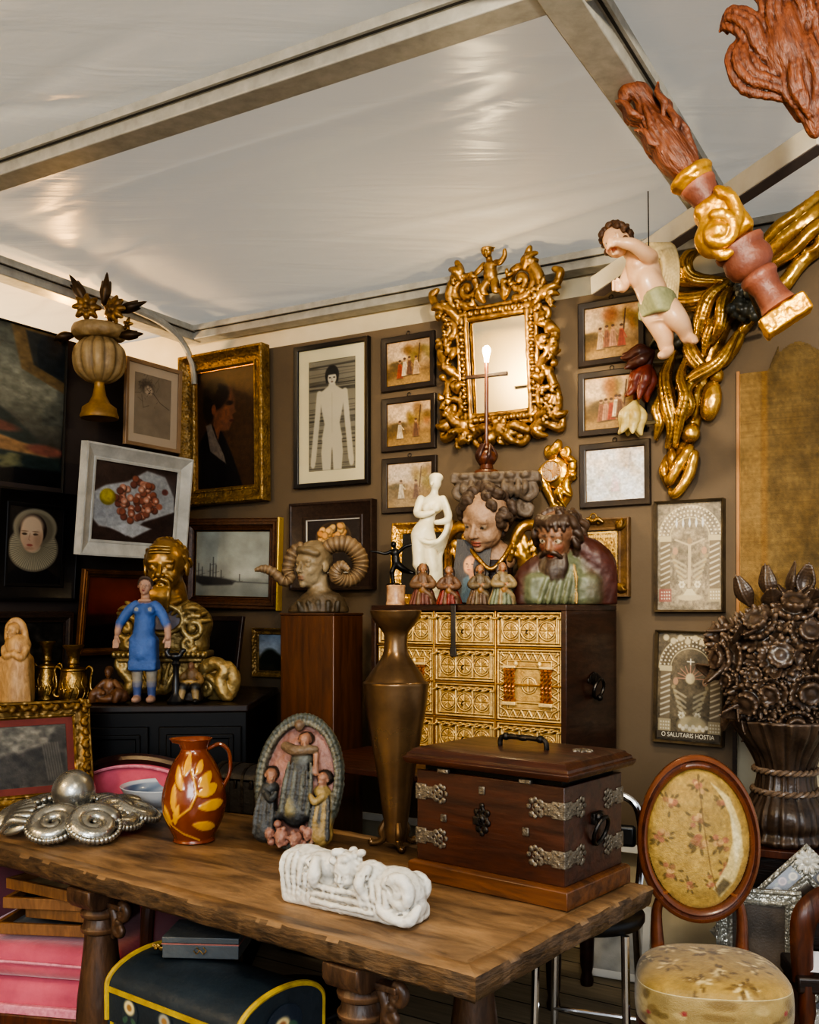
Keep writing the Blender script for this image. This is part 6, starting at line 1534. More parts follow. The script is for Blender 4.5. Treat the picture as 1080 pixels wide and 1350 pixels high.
# --- second red flame hung higher
FO = at(1075, 176, 2.42); s_ = 2.42/F
fl = thing('flame_carving', 'terracotta red carved flame finial hung from the roof at top right', 'carving', FO); fl.rotation_euler = (0, R(-14), R(-20))
S = SDF((-80, -44, -8), (80, 44, 240), 1.7); rs = np.random.RandomState(15)
S.path([(0, 0, 0), (4, 0, 40), (0, 0, 80), (-10, 0, 120), (4, 0, 160)], [7, 16, 28, 34, 28], 8)
for j in range(14):
    a = rs.uniform(0, 6.28); z0 = rs.uniform(0, 70); r0 = 9+z0*.2; tw = rs.uniform(-.4, 1.0); z1 = z0+rs.uniform(50, 100)
    S.path([(r0*math.cos(a), r0*.8*math.sin(a), z0), (r0*1.5*math.cos(a+tw*.5), r0*math.sin(a+tw*.5), (z0+z1)/2), ((r0+12)*math.cos(a+tw), r0*.8*math.sin(a+tw), z1)], [4, 7, 3], 2)
def tongue(P, w=16, r=5, n=4, curl=0):                  # a broad grooved flame leaf
    P = np.array(P, float); T = np.gradient(P, axis=0); T /= np.linalg.norm(T, axis=1)[:, None]; Nn = np.stack([-T[:, 1], T[:, 0]], 1)
    for o in range(n):
        u = (o/(n-1)-.5)*2; W = np.sin(np.linspace(.5, 2.75, len(P)))[:, None]*w
        Q = P+Nn*u*W; S.path([(q[0], -16*math.sin(PI*i/(len(Q)-1))-8*(1-u*u)-6, q[1]) for i, q in enumerate(Q)], [r*.7, r*1.15, r*1.2, r, r*.5], 1.2, None, 16)
tongue([(-4, 50), (-34, 74), (-58, 92), (-66, 122), (-56, 140), (-44, 132)]); tongue([(-10, 90), (-36, 122), (-42, 158), (-64, 186), (-74, 176)], 14); tongue([(0, 110), (-14, 150), (-8, 190), (-30, 222)], 16)
tongue([(14, 110), (26, 156), (14, 200), (24, 226)], 16); tongue([(10, 60), (40, 88), (48, 130), (64, 160), (60, 190)], 16); tongue([(-2, 20), (-10, 60), (-2, 100), (-14, 140)], 13); tongue([(4, 20), (20, 60), (16, 104), (28, 140)], 13)
S.noise(1.2, 9, 2, (1, 1, 2.5)); S.build('flame', MATS['red_flame'], fl, s_)
MB().tube([(0, 0, .08), (.01, .03, .26), (.02, .10, 3.02-FO.z)], .006, 8).build('hanging_wire', IRON, fl)

# ================================================================ urn finial with gilt flowers on the left wall
UO = LEFT.hit(131, 552, .22); s_ = UO.y/F
urn = thing('urn_finial', 'carved lobed cream and gilt urn with dark gilt flowers on the left wall', 'carving', UO)
CRW = mat('cream_gilt_urn', (166, 142, 102), (112, 88, 55), scale=9, rough=.5, bump=.3, bscale=50, cav=(60, 42, 24), edge=(220, 192, 144))
MB().lathe([(24, 0), (25, 3), (23, 8), (22, 14), (14, 20), (9, 30), (7, 40), (6.5, 46), (8, 49)], 32, TR(sc=s_)).build('foot', mat('ochre_gilt', (166, 128, 66), (112, 82, 40), scale=10, rough=.45, metal=.3), urn, ang=50)
n = 72; P = catmull([(6, 47, 0), (18, 50, 0), (29, 60, 0), (33, 76, 0), (31, 92, 0), (22, 102, 0), (20, 104, 0)], 26); V = []; 
for p in P:
    for j in range(n):
        a = 2*PI*j/n; q = p[0]*(.90+.14*abs(math.sin(a*6))**.6) if 8 < p[0] else p[0]; V.append((q*math.cos(a), q*math.sin(a), p[1]))
ff = [(i*n+j, i*n+(j+1) % n, (i+1)*n+(j+1) % n, (i+1)*n+j) for i in range(25) for j in range(n)]+[tuple(range(n-1, -1, -1)), tuple(25*n+i for i in range(n))]
put('lobed_bowl', mesh_from('lobes', np.array(V)*s_, ff), CRW, urn)
S = SDF((-34, -32, 98), (34, 32, 132), 1.0)
S.path([(26*math.cos(a), 24*math.sin(a), 114) for a in np.linspace(0, 2*PI, 13)], 9, 2); S.ell((0, 0, 112), (25, 23, 12), 3); S.noise(1, 9); S.build('rim', CRW, urn, s_)
DG = mat('dark_gilt_flower', (150, 112, 56), (74, 52, 28), scale=20, rough=.4, metal=.6, cav=(24, 16, 9), edge=(214, 176, 104))
def flowerS(c, r, n, d):
    S = SDF((-r*1.5, -r*1.3, -r*1.5), (r*1.5, r*1.3, r*1.5), r/13)
    for j in range(n):
        a = 2*PI*j/n; S.path([(0, 0, 0), (r*.6*math.cos(a), -r*.25, r*.6*math.sin(a)), (r*1.1*math.cos(a), -r*.1, r*1.1*math.sin(a))], [r*.2, r*.32, r*.16], r*.06)
    S.ell((0, -r*.3, 0), (r*.36, r*.4, r*.36), r*.1); S.noise(r*.04, r*.5)
    return S.build('flower', DG, urn, s_, tuple(np.array(c)*s_), (0, 0, d))
flowerS((-10, -20, 140), 15, 8, .2); flowerS((26, -16, 138), 15, 9, -.5); flowerS((40, -6, 122), 8, 5, -.6)
for (x, z, an, L) in [(-16, 150, 112, 42), (8, 150, 76, 40), (26, 140, 10, 40), (-34, 108, 190, 24), (30, 108, -4, 30)]:
    S = SDF((-52, -14, -20), (52, 14, 52), 1.0); leaf(S, (0, 0), an, L, .3, (3, 5, 1), 0, 3, n=3, spread=.14); S.build('leaf', mat('bronze_leaf', (84, 62, 36), (44, 32, 20), scale=14, rough=.42, metal=.5), urn, s_, (x*s_, -6*s_, z*s_))
MB().tube([(0, 30*s_, 76*s_), (-.14, .16, 78*s_)], .012, 8).build('wall_peg', IRON, urn)
# ================================================================ corner sideboard and its crowd
SZ = 1.115
sb_pts = [(-1.78, 3.93), (-.66, 4.03), (-.66, 4.95), (-1.22, 5.22), (-1.83, 4.36)]
side = thing('sideboard', 'black panelled corner sideboard crowded with carvings against the left wall', 'sideboard', (-1.22, 4.15, 0), 0)
def poly_slab(m, pts, z0, z1, grow=0):
    c = np.mean(pts, 0); P = [tuple(c+(np.array(p)-c)*(1+grow)-np.array([-1.22, 4.15])) for p in pts]; n = len(P)
    return m.add([(p[0], p[1], z0) for p in P]+[(p[0], p[1], z1) for p in P], [tuple(range(n-1, -1, -1)), tuple(range(n, 2*n))]+[(i, (i+1) % n, (i+1) % n+n, i+n) for i in range(n)])
poly_slab(MB(), sb_pts, 0, SZ-.03, -.012).build('carcass', EBONY, side, bevel=.004, smooth=False)
poly_slab(MB(), sb_pts, SZ-.03, SZ).build('top', mat('sideboard_top', (44, 28, 20), (26, 17, 13), scale=5, rough=.3, wood=(2, 10, 2)), side, bevel=.006, smooth=False)
sa = math.atan2(.1, 1.12)
for k in range(3):
    c = Vector((-.56+.19+.37*k, -.22+.017+.033*k, .62))
    d = MB(); M = TR(c+Vector((.26*.0, -.006, 0)), (0, 0, sa))
    d.box((0, 0, 0), (.33, .02, .82), M)
    for (x, z, sx, sz) in [(0, .37, .27, .02), (0, -.37, .27, .02), (-.125, 0, .02, .74), (.125, 0, .02, .74)]: d.box((x, -.014, z), (sx, .014, sz), M)
    o = d.build('door', EBONY, side, bevel=.004)
    MB().ball(M @ Vector((.148, -.022, .05)), .012).build('knob', BRASS, o)
def onS(px, d): return Vector(((px-540)/F*d, d, SZ+.001))

# --- gilt reliquary bust of a bearded man
p = onS(216, 4.34); s_ = p.y/F
GR = mat('reliquary_gilt', (180, 156, 104), (116, 94, 56), scale=20, rough=.42, metal=.6, bump=.35, bscale=70, cav=(34, 24, 12), edge=(232, 206, 146))
rb = thing('reliquary_bust', 'gilt reliquary bust of a bearded man on a scrolled base with glazed window', 'bust', p)
S = SDF((-74, -34, 48), (74, 34, 136), 1.1)
S.ell((0, 4, 98), (64, 26, 36), 6); S.box((0, 4, 84), (58, 24, 30), 16, 8); S.box((2, -24, 104), (26, 12, 17), 8, 3, None, 's')
for j in range(10):
    a = R(10+16*j); S.path([(62*math.cos(a)*.5, -22, 96+34*math.sin(a)*.5), (62*math.cos(a)*.8, -22, 96+34*math.sin(a)*.8), (64*math.cos(a), -10, 96+36*math.sin(a))], [2, 3, 2.6], 1.6)
for q in (-1, 1):
    S.spiral((q*44, 92), 17, 1.5, 1.2, q, 4, 2.6, y=-22); S.spiral((q*38, 72), 10, 1.3, -.6, -q, 3.6, 2.2, y=-23); leaf(S, (q*30, 116), 20 if q > 0 else 160, 24, q*-.8, (2.6, 3.6, 1.6), -20)
S.path([(28*math.cos(a)+2, -24, 104+19*math.sin(a)) for a in np.linspace(0, 2*PI, 15)], 3, 1)
S.box((0, 0, 58), (62, 26, 4.5), 3, 1); S.box((0, 0, 52), (56, 24, 4), 2, 1)
for j in range(19): S.ell((-58+6.4*j, -27, 58), (2.8, 2.4, 3.4), .6)
S.noise(.5, 6); S.build('chest', GR, rb, s_)
MB().box((2*s_, -16*s_, 104*s_), (46*s_, .006, 28*s_)).build('relic_window', mat('window_pane', (150, 146, 158), (110, 104, 112), rough=.12), rb, bevel=.002)
S = SDF((-70, -30, 0), (70, 30, 56), 1.1)
S.box((0, 2, 30), (40, 20, 24), 10, 4)
for q in (-1, 1):
    S.path([(q*52, -8, 48), (q*50, -12, 36), (q*40, -12, 22), (q*46, -12, 8), (q*60, -10, 4)], [6, 7, 7, 7, 5], 2); S.spiral((q*50, 44), 9, 1.3, 1.6, -q, 4, 2.4, y=-14); S.spiral((q*58, 10), 9, 1.3, 2, q, 4, 2.6, y=-12)
for j in range(5): S.path([(-24+12*j, -20, 46), (-16+8*j, -25, 28), (-8+4*j, -24, 12)], [2, 3, 2], 1.4)
S.ell((0, -20, 14), (16, 6, 9), 3); S.noise(.5, 6); S.cutz(.1); S.build('scrolled_base', GR, rb, s_)
S = SDF((-40, -46, 118), (40, 40, 216), 1.1)
S.path([(0, 4, 122), (0, 6, 150)], [30, 22], 6)
hb = head(S, (4, -4, 172), 76, -.06, .03, 0, 3.0, nl=.7)
for j in range(9):
    x = -.14+.035*j; S.path([hb(x, -.33, -.33), hb(x*1.1, -.37, -.48), hb(x*.8, -.34, -.66-.03*(j % 3))], [2.6, 3.2, 1.6], 1.2)
for q in (-1, 1): S.path([hb(q*.02, -.39, -.2), hb(q*.13, -.37, -.25), hb(q*.17, -.33, -.38)], [2, 2.6, 1.8], 1); S.path([hb(q*.12, -.33, -.14), hb(q*.2, -.28, -.24)], [2, 1.6], 1.2)
for j in range(3): S.path([hb(-.18, -.36, .24+.05*j), hb(0, -.385, .25+.05*j), hb(.18, -.36, .24+.05*j)], 1.1, 1)
rs = np.random.RandomState(8)
for j in range(60):
    th = rs.uniform(.1, 1.9); ph_ = rs.uniform(0, 6.28); x, y, z = .37*math.sin(th)*math.cos(ph_), .07+.42*math.sin(th)*math.sin(ph_), .13+.38*math.cos(th)
    if y < -.12 and z < .44 or z < -.2: continue
    S.path([hb(x, y, z), hb(x*1.03, y+.06, z-.07), hb(x*1.02, y+.1, z-.14)], [2.4, 2.8, 1.4], 1)
S.path([(-24, -14, 128), (0, -28, 122), (24, -14, 128)], 4, 2); S.noise(.35, 7); S.build('head', mat('bronze_gilt', (176, 140, 82), (126, 94, 50), scale=12, rough=.34, metal=.65, cav=(48, 32, 16), edge=(222, 192, 128)), rb, s_)

# --- blue dressed figure
p = onS(190, 4.10); s_ = p.y/F
bl_ = thing('blue_figure', 'carved figure of a woman in a plain blue dress standing before the gilt bust', 'statue', p)
blu = (70, 106, 170); skn = (186, 150, 128)
MP = mat('worn_paint', (255, 255, 255), (214, 208, 204), scale=12, rough=.6, attr=True, bump=.3, bscale=60, cav=(60, 50, 46), cpos=(.38, .48))
S = SDF((-44, -22, -1), (44, 22, 172), 1.0, blu)
S.cap((0, 0, 66), (-1, 0, 86), 17, 15, 4, blu); S.box((0, 0, 66), (18, 13.5, 23), 7, 4, blu); S.ell((1, 0, 104), (14, 11, 16), 8, blu); S.ell((2, 0, 121), (15, 11, 13), 7, blu)
S.box((0, 0, 50), (18.5, 14, 7), 3, 2, blu)
for q in (-1, 1): S.ell((q*8+2, -8.5, 122), (6, 5, 6), 3, blu); S.ell((q*9+2, -13, 124), (2.6, 1.4, 3.4), 1, (160, 160, 150), 'p')
S.path([(-10, 0, 130), (-22, -1, 119), (-30, -3, 106)], [5.4, 5.4, 4.8], 3, blu); S.path([(-31, -3, 106), (-34, -4, 92)], [4.4, 3.8], 1.5, skn); S.cap((-31, -3, 106), (-32, -3, 101), 5.6, 5, 1, blu)
S.path([(14, 0, 130), (24, -1, 117), (31, -4, 102)], [5.4, 5.4, 4.8], 3, blu); S.path([(32, -4, 102), (33, -7, 86)], [4.4, 3.8], 1.5, skn); S.cap((29, -3, 108), (31, -4, 100), 5.4, 5, 1, (112, 108, 122))
for q, x in ((-1, -35), (1, 33)):
    S.ell((x, -5, 86), (3.6, 2.6, 4.6), 1.5, skn)
    for k in range(4): S.path([(x-3+2*k, -6, 83), (x-3.4+2.1*k, -7, 77-abs(k-1.5)), (x-3.2+2*k, -8.5, 73)], [1.4, 1.3, 1.0], .5, skn)
    S.path([(x-q*3, -7, 86), (x-q*5.5, -9, 80)], [1.5, 1.1], .5, skn)
for x in (-9, 10): S.cap((x, 0, 44), (x, 0, 24), 7.5, 6, 1.5, (150, 144, 130)); S.cap((x, 0, 26), (x, 0, 8), 6.2, 5, 1.5, (70, 90, 140)); S.ell((x, -5, 5), (6, 11, 5), 2, skn)
S.cap((2, 0, 134), (2, 0, 146), 5.6, 5, 2, skn); S.ell((2, -5, 135), (9, 5, 3), 2, skn)
hh_ = head(S, (2, -1, 154), 25, .1, -.12, .12, 1.4, skn, (150, 130, 120), (50, 40, 40), (140, 70, 66), nl=.5)
S.ell(hh_(0, .1, .14), (10, 10, 10), 1, (78, 62, 52)); S.path([hh_(-.34, -.1, .1), hh_(-.2, -.3, .36), hh_(0, -.34, .42), hh_(.2, -.3, .36), hh_(.34, -.1, .1)], 2, 1, (78, 62, 52))
S.noise(.3, 6); S.cutz(0); S.build('figure', MP, bl_, s_)

# --- robed wooden saint at the far left
p = onS(22, 4.13); s_ = p.y/F
rf = thing('robed_figure', 'pale wooden figure of a veiled saint in long robe at the far left', 'statue', p)
S = SDF((-26, -20, -1), (26, 20, 110), .9)
S.cap((0, 0, 6), (1, 0, 76), 21, 15, 4); S.ell((2, 0, 76), (16, 11, 12), 5); S.box((0, 0, 30), (20, 14, 32), 6, 5)
for j in range(9): x = -18+4.5*j; S.path([(x*.7, -13+.02*x*x, 66-2*(j % 2)), (x*.95, -15+.02*x*x, 34), (x*1.1, -15+.02*x*x, 1)], [1.4, 2.2, 2.8], 1.2)
S.path([(-14, -6, 72), (-8, -14, 62), (4, -15, 66)], [4, 4, 3], 2); S.path([(16, -6, 72), (12, -14, 60), (2, -15, 64)], [4, 4, 3], 2)
head(S, (-3, -3, 94), 22, -.5, -.1, 0, 1.3, nl=.7); S.path([(-13, 0, 84), (-11, 2, 100), (-2, 2, 108), (8, 2, 100), (12, 0, 80)], [3.4, 4, 4, 4, 4], 2); S.ell((0, 5, 96), (11, 8, 12), 2)
S.noise(.4, 6, 2, (1, 1, 2)); S.cutz(.1); S.build('figure', mat('limewood', (206, 164, 110), (160, 118, 72), scale=10, rough=.5, cav=(92, 62, 36), wood=(6, 6, 2)), rf, s_)

# --- two brass vases with looped handles
def bvase(px, d, H, W, lab):
    p = onS(px, d); k = d/F; t = thing('brass_vase', lab, 'vase', p, 0, 'pair of brass vases')
    P = [(W*.36, 0), (W*.42, H*.02), (W*.40, H*.06), (W*.44, H*.1), (W*.46, H*.2), (W*.44, H*.36), (W*.40, H*.48), (W*.37, H*.54), (W*.42, H*.56), (W*.40, H*.59), (W*.2, H*.62), (W*.17, H*.66), (W*.2, H*.68), (W*.17, H*.71), (W*.18, H*.78), (W*.25, H*.92), (W*.34, H*.97), (W*.35, H), (W*.28, H*.99)]
    MB().lathe([(a*k, b*k) for a, b in P], 32).build('body', BRASS, t, ang=50)
    S = SDF((-W*.6, -W*.6, H*.04), (W*.6, W*.6, H*.54), W/44)
    for j in range(12):
        a = 2*PI*j/12; r = W*.43; S.path([(r*math.cos(a), r*math.sin(a), H*.08), ((r+W*.03)*math.cos(a+.16), (r+W*.03)*math.sin(a+.16), H*.2), (r*.98*math.cos(a-.1), r*.98*math.sin(a-.1), H*.34), (r*.95*math.cos(a+.1), r*.95*math.sin(a+.1), H*.46)], [W*.03, W*.045, W*.035, W*.02], W*.02)
        S.ell((r*math.cos(a+.26), r*math.sin(a+.26), H*.24), W*.06, W*.02)
    S.build('relief', BRASS, t, k)
    for q in (-1, 1):
        MB().tube([(q*W*.36*k, 0, H*.55*k), (q*W*.52*k, 0, H*.62*k), (q*W*.62*k, 0, H*.56*k), (q*W*.58*k, 0, H*.44*k), (q*W*.56*k, 0, H*.26*k), (q*W*.66*k, 0, H*.16*k), (q*W*.56*k, 0, H*.10*k), (q*W*.42*k, 0, H*.12*k)], [W*.03*k, W*.05*k, W*.05*k, W*.035*k, W*.04*k, W*.05*k, W*.04*k, W*.03*k], 8, smooth=26).build('handle', BRASS, t)
bvase(62, 4.22, 78, 32, 'dull brass embossed vase with looped handles, the left one of the pair')
bvase(97, 4.12, 76, 40, 'brighter brass embossed vase with two looped handles, the right one of the pair')

# --- crouching dark figure group
p = onS(146, 4.10); s_ = p.y/F
g_ = thing('crouching_figure', 'little dark brown carved group of a crouching figure right of the brass vases', 'figurine', p)
S = SDF((-30, -20, -1), (30, 20, 52), .9); rs = np.random.RandomState(4)
S.ell((0, 0, 6), (26, 15, 8), 4); S.ell((-2, 0, 22), (9, 8, 12), 3); S.path([(-8, -2, 28), (-16, -6, 18), (-6, -12, 14)], [4, 3.6, 3], 1.5); S.path([(6, -2, 28), (14, -6, 20), (20, -10, 10)], [4, 3.6, 3], 1.5)
S.path([(-6, -4, 12), (-18, -10, 14), (-22, -10, 4)], [6, 5, 4], 2); S.path([(6, -4, 12), (14, -12, 14), (10, -14, 4)], [6, 5, 4], 2); S.ell((18, -6, 10), (7, 7, 8), 2)
head(S, (-2, -4, 40), 14, .2, .2, 0, .9); S.ell((-2, 0, 44), (6, 6, 5), 1)
for j in range(10): S.ell((rs.uniform(-20, 20), rs.uniform(-12, 0), rs.uniform(4, 12)), rs.uniform(3, 5), 1)
S.noise(.5, 5); S.cutz(.1); S.build('figure', mat('brown_gilt_carving', (120, 82, 52), (70, 44, 28), scale=16, rough=.42, cav=(24, 15, 10), edge=(170, 130, 86)), g_, s_)

# --- black bird-like candlestick in front of the bust
p = onS(232, 4.09); s_ = p.y/F
k_ = thing('black_candlestick', 'slim black carved candlestick standing beside the blue dressed figure', 'candlestick', p)
MB().lathe([(11, 0), (12, 3), (8, 8), (4.6, 14), (5.4, 24), (4, 30), (3.6, 48), (6, 52), (4, 56), (7, 62), (9, 66), (5, 66)], 24, TR(sc=s_)).build('stem', mat('black_carving', (34, 33, 36), (20, 19, 21), rough=.34), k_, ang=50)
S = SDF((-16, -12, 52), (16, 12, 74), .9); S.path([(-8, -4, 62), (-11, -4, 68), (-8, -4, 72)], [3, 3, 1.4], 1); S.path([(6, -4, 62), (10, -4, 69), (13, -4, 70)], [3, 3, 1.4], 1); S.ell((0, -3, 62), (8, 6, 5), 2)
S.build('cup_figure', MATS['black_carving'], k_, s_)
# --- small gilt seated doll legs group
p = onS(252, 4.14); s_ = p.y/F
d_ = thing('seated_doll', 'small seated doll with dark breeches and pale stockings before the gilt base', 'doll', p)
S = SDF((-22, -26, -1), (22, 16, 54), .9, (40, 38, 36))
S.ell((0, 4, 34), (10, 8, 13), 3, (128, 100, 62)); S.box((0, 4, 9), (14, 9, 9), 3, 2, (60, 46, 32)); S.path([(-9, 2, 36), (-14, -4, 28), (-8, -10, 26)], [4, 3.4, 3], 1.5, (150, 120, 76)); S.path([(9, 2, 36), (14, -4, 28), (8, -10, 26)], [4, 3.4, 3], 1.5, (150, 120, 76)); S.path([(-10, -11, 25), (0, -13, 28), (10, -11, 25)], 2.4, 1, (190, 160, 104))
for q in (-1, 1): S.path([(q*5, 0, 21), (q*8, -12, 20)], [7, 7], 2, (36, 36, 36)); S.path([(q*8, -14, 18), (q*10, -16, 5)], [4.6, 3.6], 1.5, (178, 156, 112)); S.ell((q*10, -19, 3), (4, 6, 3), 1.5, (36, 32, 30))
head(S, (0, 0, 47), 12, 0, .1, 0, .8, (150, 112, 84)); S.cutz(.1); S.build('figure', POLY, d_, s_)
# --- gilt scroll fragment
p = onS(284, 4.22); s_ = p.y/F
gsf = thing('scroll_fragment', 'curled gilt carved scroll fragment at the right end of the sideboard', 'carving', p, R(-15))
S = SDF((-34, -24, -1), (34, 24, 56), 1.0)
S.path([(-24, 0, 6), (-22, -2, 26), (-12, -4, 44), (4, -4, 50), (16, -4, 40), (10, -6, 28), (14, -6, 12), (22, -6, 4)], [5, 7, 8, 7, 7, 7, 8, 6], 3); S.spiral((-10, 18), 15, 1.7, 0, 1, 4.4, 2.6, y=-8); S.ell((0, 4, 20), (26, 10, 22), 5); S.path([(22, 2, 8), (26, 2, 30), (18, 2, 46)], [7, 8, 6], 3)
S.noise(.5, 7); S.cutz(.1); S.build('scroll', GR, gsf, s_)

# --- dark frame leaning in the corner
q = Vector((-.93, 4.78, SZ+.001))
lf_ = thing('dark_picture', 'empty looking dark picture frame leaning in the corner behind the gilt scroll', 'picture', q); lf_.rotation_euler = (R(-10), 0, R(-30))
frame_mesh(.24, .36, PR(.024, .02)).build('frame', FRD, lf_, loc=(0, 0, .18)); I = Img(20, 30, (18, 16, 16)); canvas('canvas', I, .20, .32, -.008, lf_, PAINT, dz=.18)

# ================================================================ horned bust on the pedestal
p = Vector((-.385, 4.36, PTZ+.001)); s_ = p.y/F; cxp = 540+p.x/p.y*F
hbu = thing('horned_bust', 'weathered carved bust with great curling ram horns on the wooden pedestal', 'bust', p)
ST = mat('weathered_stone_paint', (255, 255, 255), (196, 184, 164), scale=9, rough=.5, attr=True, bump=.4, bscale=40, cav=(56, 46, 36), cpos=(.38, .49))
def q3(x, y, d=0): return (x-cxp, d, 815-y-4*(y < 760))
S = SDF((-60, -40, 0), (56, 36, 108), 1.1, (150, 132, 102)); dk = (92, 78, 58)
S.ell(q3(420, 812, 2), (40, 24, 18), 4, dk); S.ell(q3(424, 800), (30, 20, 16), 6, dk); S.cap(q3(422, 802), q3(420, 772, 2), 17, 13, 5, (150, 132, 104))
hq = head(S, q3(412, 748, -2), 62, -.66, .02, .06, 2.6, (158, 142, 114), nl=.4, lip=(150, 118, 96))
S.ell(hq(0, .08, .2), (22, 25, 20), 4, (120, 104, 78)); S.path([hq(-.3, -.2, .25), hq(0, -.36, .32), hq(.3, -.2, .25)], 4, 3, (120, 104, 78))
for j in range(5): S.path([(-30+13*j, -20, 14), (-24+11*j, -18, 2)], [2.4, 3.4], 2, (74, 66, 52))
S.noise(.8, 8); S.cutz(.1); S.build('head', ST, hbu, s_)
HM = mat('ram_horn', (128, 104, 76), (78, 60, 42), scale=10, rough=.5, bump=.25, bscale=30, cav=(36, 26, 18), edge=(164, 140, 106))
def horn(pts, rad, ridges, nm='horn'):
    P = catmull(np.array([q3(*a) for a in pts]), 90); t = np.linspace(0, 1, 90); rr = np.interp(t, np.linspace(0, 1, len(rad)), rad)*(1+.07*np.sin(t*ridges))
    MB().tube([tuple(v*s_) for v in P], [r*s_ for r in rr], 14, flat=.8).build(nm, HM, hbu)
horn([(424, 733, -2), (440, 722, -6), (460, 722, -6), (474, 738, -4), (474, 760, -4), (462, 772, -8), (448, 770, -14), (444, 758, -20), (452, 750, -24), (462, 756, -28)], [11, 13, 14, 14, 13, 12, 11, 9, 7, 3], 190)
horn([(410, 734, -6), (396, 727, -8), (385, 738, -10), (381, 756, -12), (384, 770, -14), (376, 774, -16), (362, 762, -18), (350, 754, -20), (339, 760, -22)], [9, 11, 11, 10, 9, 8.5, 8, 6.5, 2.5], 120)
S = SDF((-14, -14, -16), (14, 14, 16), .8); S.ell((0, 0, 0), (8, 5, 13), 2); S.ell((1, -4, 0), (4, 4, 9), 1.5, None, 's'); S.build('ear', HM, hbu, s_, tuple(np.array(q3(445, 764, -16))*s_), (0, .5, .3))
# ================================================================ more on the refectory table
# --- pewter cluster of shells round an egg
E0 = on_z(97, 1090, TZ); s_ = E0.y/F
shl = thing('shell_centrepiece', 'silvery pewter centrepiece of ammonite shells ranged round a smooth egg', 'centrepiece', (E0.x, E0.y, TZ+.001))
PEW = mat('pewter', (196, 194, 184), (138, 136, 128), scale=16, rough=.28, metal=.85, bump=.15, bscale=40, cav=(60, 56, 50), edge=(232, 230, 222))
S = SDF((-34, -34, 0), (34, 34, 80), 1.1); S.ell((0, 0, 45), (28, 28, 30), 2); S.ell((0, 0, 8), (30, 30, 8), 6); S.cutz(.1); S.build('egg', PEW, shl, s_)
S = SDF((-36, -16, -36), (36, 16, 36), .85)
P = []
for i in range(60):
    t = i/59; a = 2*PI*2.1*t+.4; r = 25*(1-t)**.9+2; P.append((r*math.cos(a), -4*t, r*math.sin(a), 8.5*(1-t)+3))
for i in range(59): S.cap(P[i][:3], P[i+1][:3], P[i][3], P[i+1][3], .8)
for i in range(38):
    a = 2*PI*i/38; S.ell((31*math.cos(a), -1, 31*math.sin(a)), (3.2, 4.6, 3.2), .8)
am = S.mesh('ammonite', s_)
S = SDF((-36, -14, -30), (36, 14, 34), .85)
S.ell((0, 2, 0), (30, 9, 24), 2)
for j in range(11): a = R(-66+13.2*j); S.path([(0, -3, -22), (22*math.sin(a)*.7, -11, -22+44*math.cos(a)*.6), (33*math.sin(a), -5, -22+48*math.cos(a))], [2.5, 4.4, 4.6], 1.4)
ck = S.mesh('cockle', s_)
S = SDF((-10, -60, 0), (10, 6, 24), 1.0); S.path([(0, 0, 18), (0, -24, 14), (0, -52, 10)], [7, 8, 9], 2); arm = S.mesh('arm', s_)
for k, (px, py, kind, tilt) in enumerate([(22, 1094, 1, 55), (70, 1101, 0, 62), (124, 1101, 0, 60), (156, 1088, 0, 66), (180, 1080, 0, 68), (148, 1074, 1, 72), (102, 1070, 1, 75), (55, 1076, 1, 66)]):
    w_ = on_z(px, py+10, TZ)-E0; an = math.atan2(w_.x, -w_.y)
    o = put('shell', (ck if kind else am).copy() if False else (ck if kind else am), PEW, shl, (w_.x, w_.y, (21 if kind == 0 else 22)*s_)); 
    o.data.materials.clear(); o.data.materials.append(PEW)
    o.rotation_euler = (Matrix.Rotation(an, 3, 'Z') @ Matrix.Rotation(-R(tilt), 3, 'X')).to_euler()
    a2 = put('arm', arm, PEW, shl, (0, 0, .004), (0, 0, an)); a2.data.materials.clear(); a2.data.materials.append(PEW)

# --- oval carved relief
B = on_z(384, 1131, TZ); s_ = B.y/F
ov = thing('oval_relief', 'oval painted wooden relief of a robed saint with attendants, leaf border', 'relief', (B.x, B.y+.05, TZ+.009)); ov.rotation_euler = (R(-12), R(3), R(-8))
RELM = mat('aged_polychrome', (255, 255, 255), (196, 190, 182), scale=22, rough=.5, attr=True, bump=.4, bscale=60, cav=(26, 22, 20), cpos=(.40, .495), edge=(150, 138, 116))
S = SDF((-68, -46, -1), (68, 24, 184), 1.15, (84, 86, 78)); gg = (92, 94, 86); blk = (58, 60, 60); ski = (160, 118, 96); rs = np.random.RandomState(2)
S.ell((0, 6, 92), (58, 12, 88), 3, (158, 112, 98))
for i in range(64):
    a = 2*PI*i/64; x, z = 55*math.cos(a), 92+84*math.sin(a)
    if z > 3: S.ell((x, -4, z), (7.5, 8, 7.5), 2, gg); S.ell((x*1.03, -9, 92+(z-92)*1.03), (4, 5, 6), 1, (70, 74, 66)); S.ell((x*.94, -9, 92+(z-92)*.95), (3.4, 5, 5), 1, (110, 108, 94))
S.cap((0, -4, 50), (2, -6, 112), 19, 14, 5, blk); S.ell((2, -8, 122), (15, 12, 14), 5, gg); S.cap((-8, -14, 70), (-4, -16, 52), 8, 9, 4, (128, 120, 86)); S.ell((-10, -16, 84), (6, 5, 7), 2, (138, 70, 56))
for j in range(7): S.path([(-14+5*j, -16, 116), (-16+6*j, -20, 84), (-18+6*j, -18, 50)], [2, 3, 3.4], 1.6, blk if j % 2 else gg)
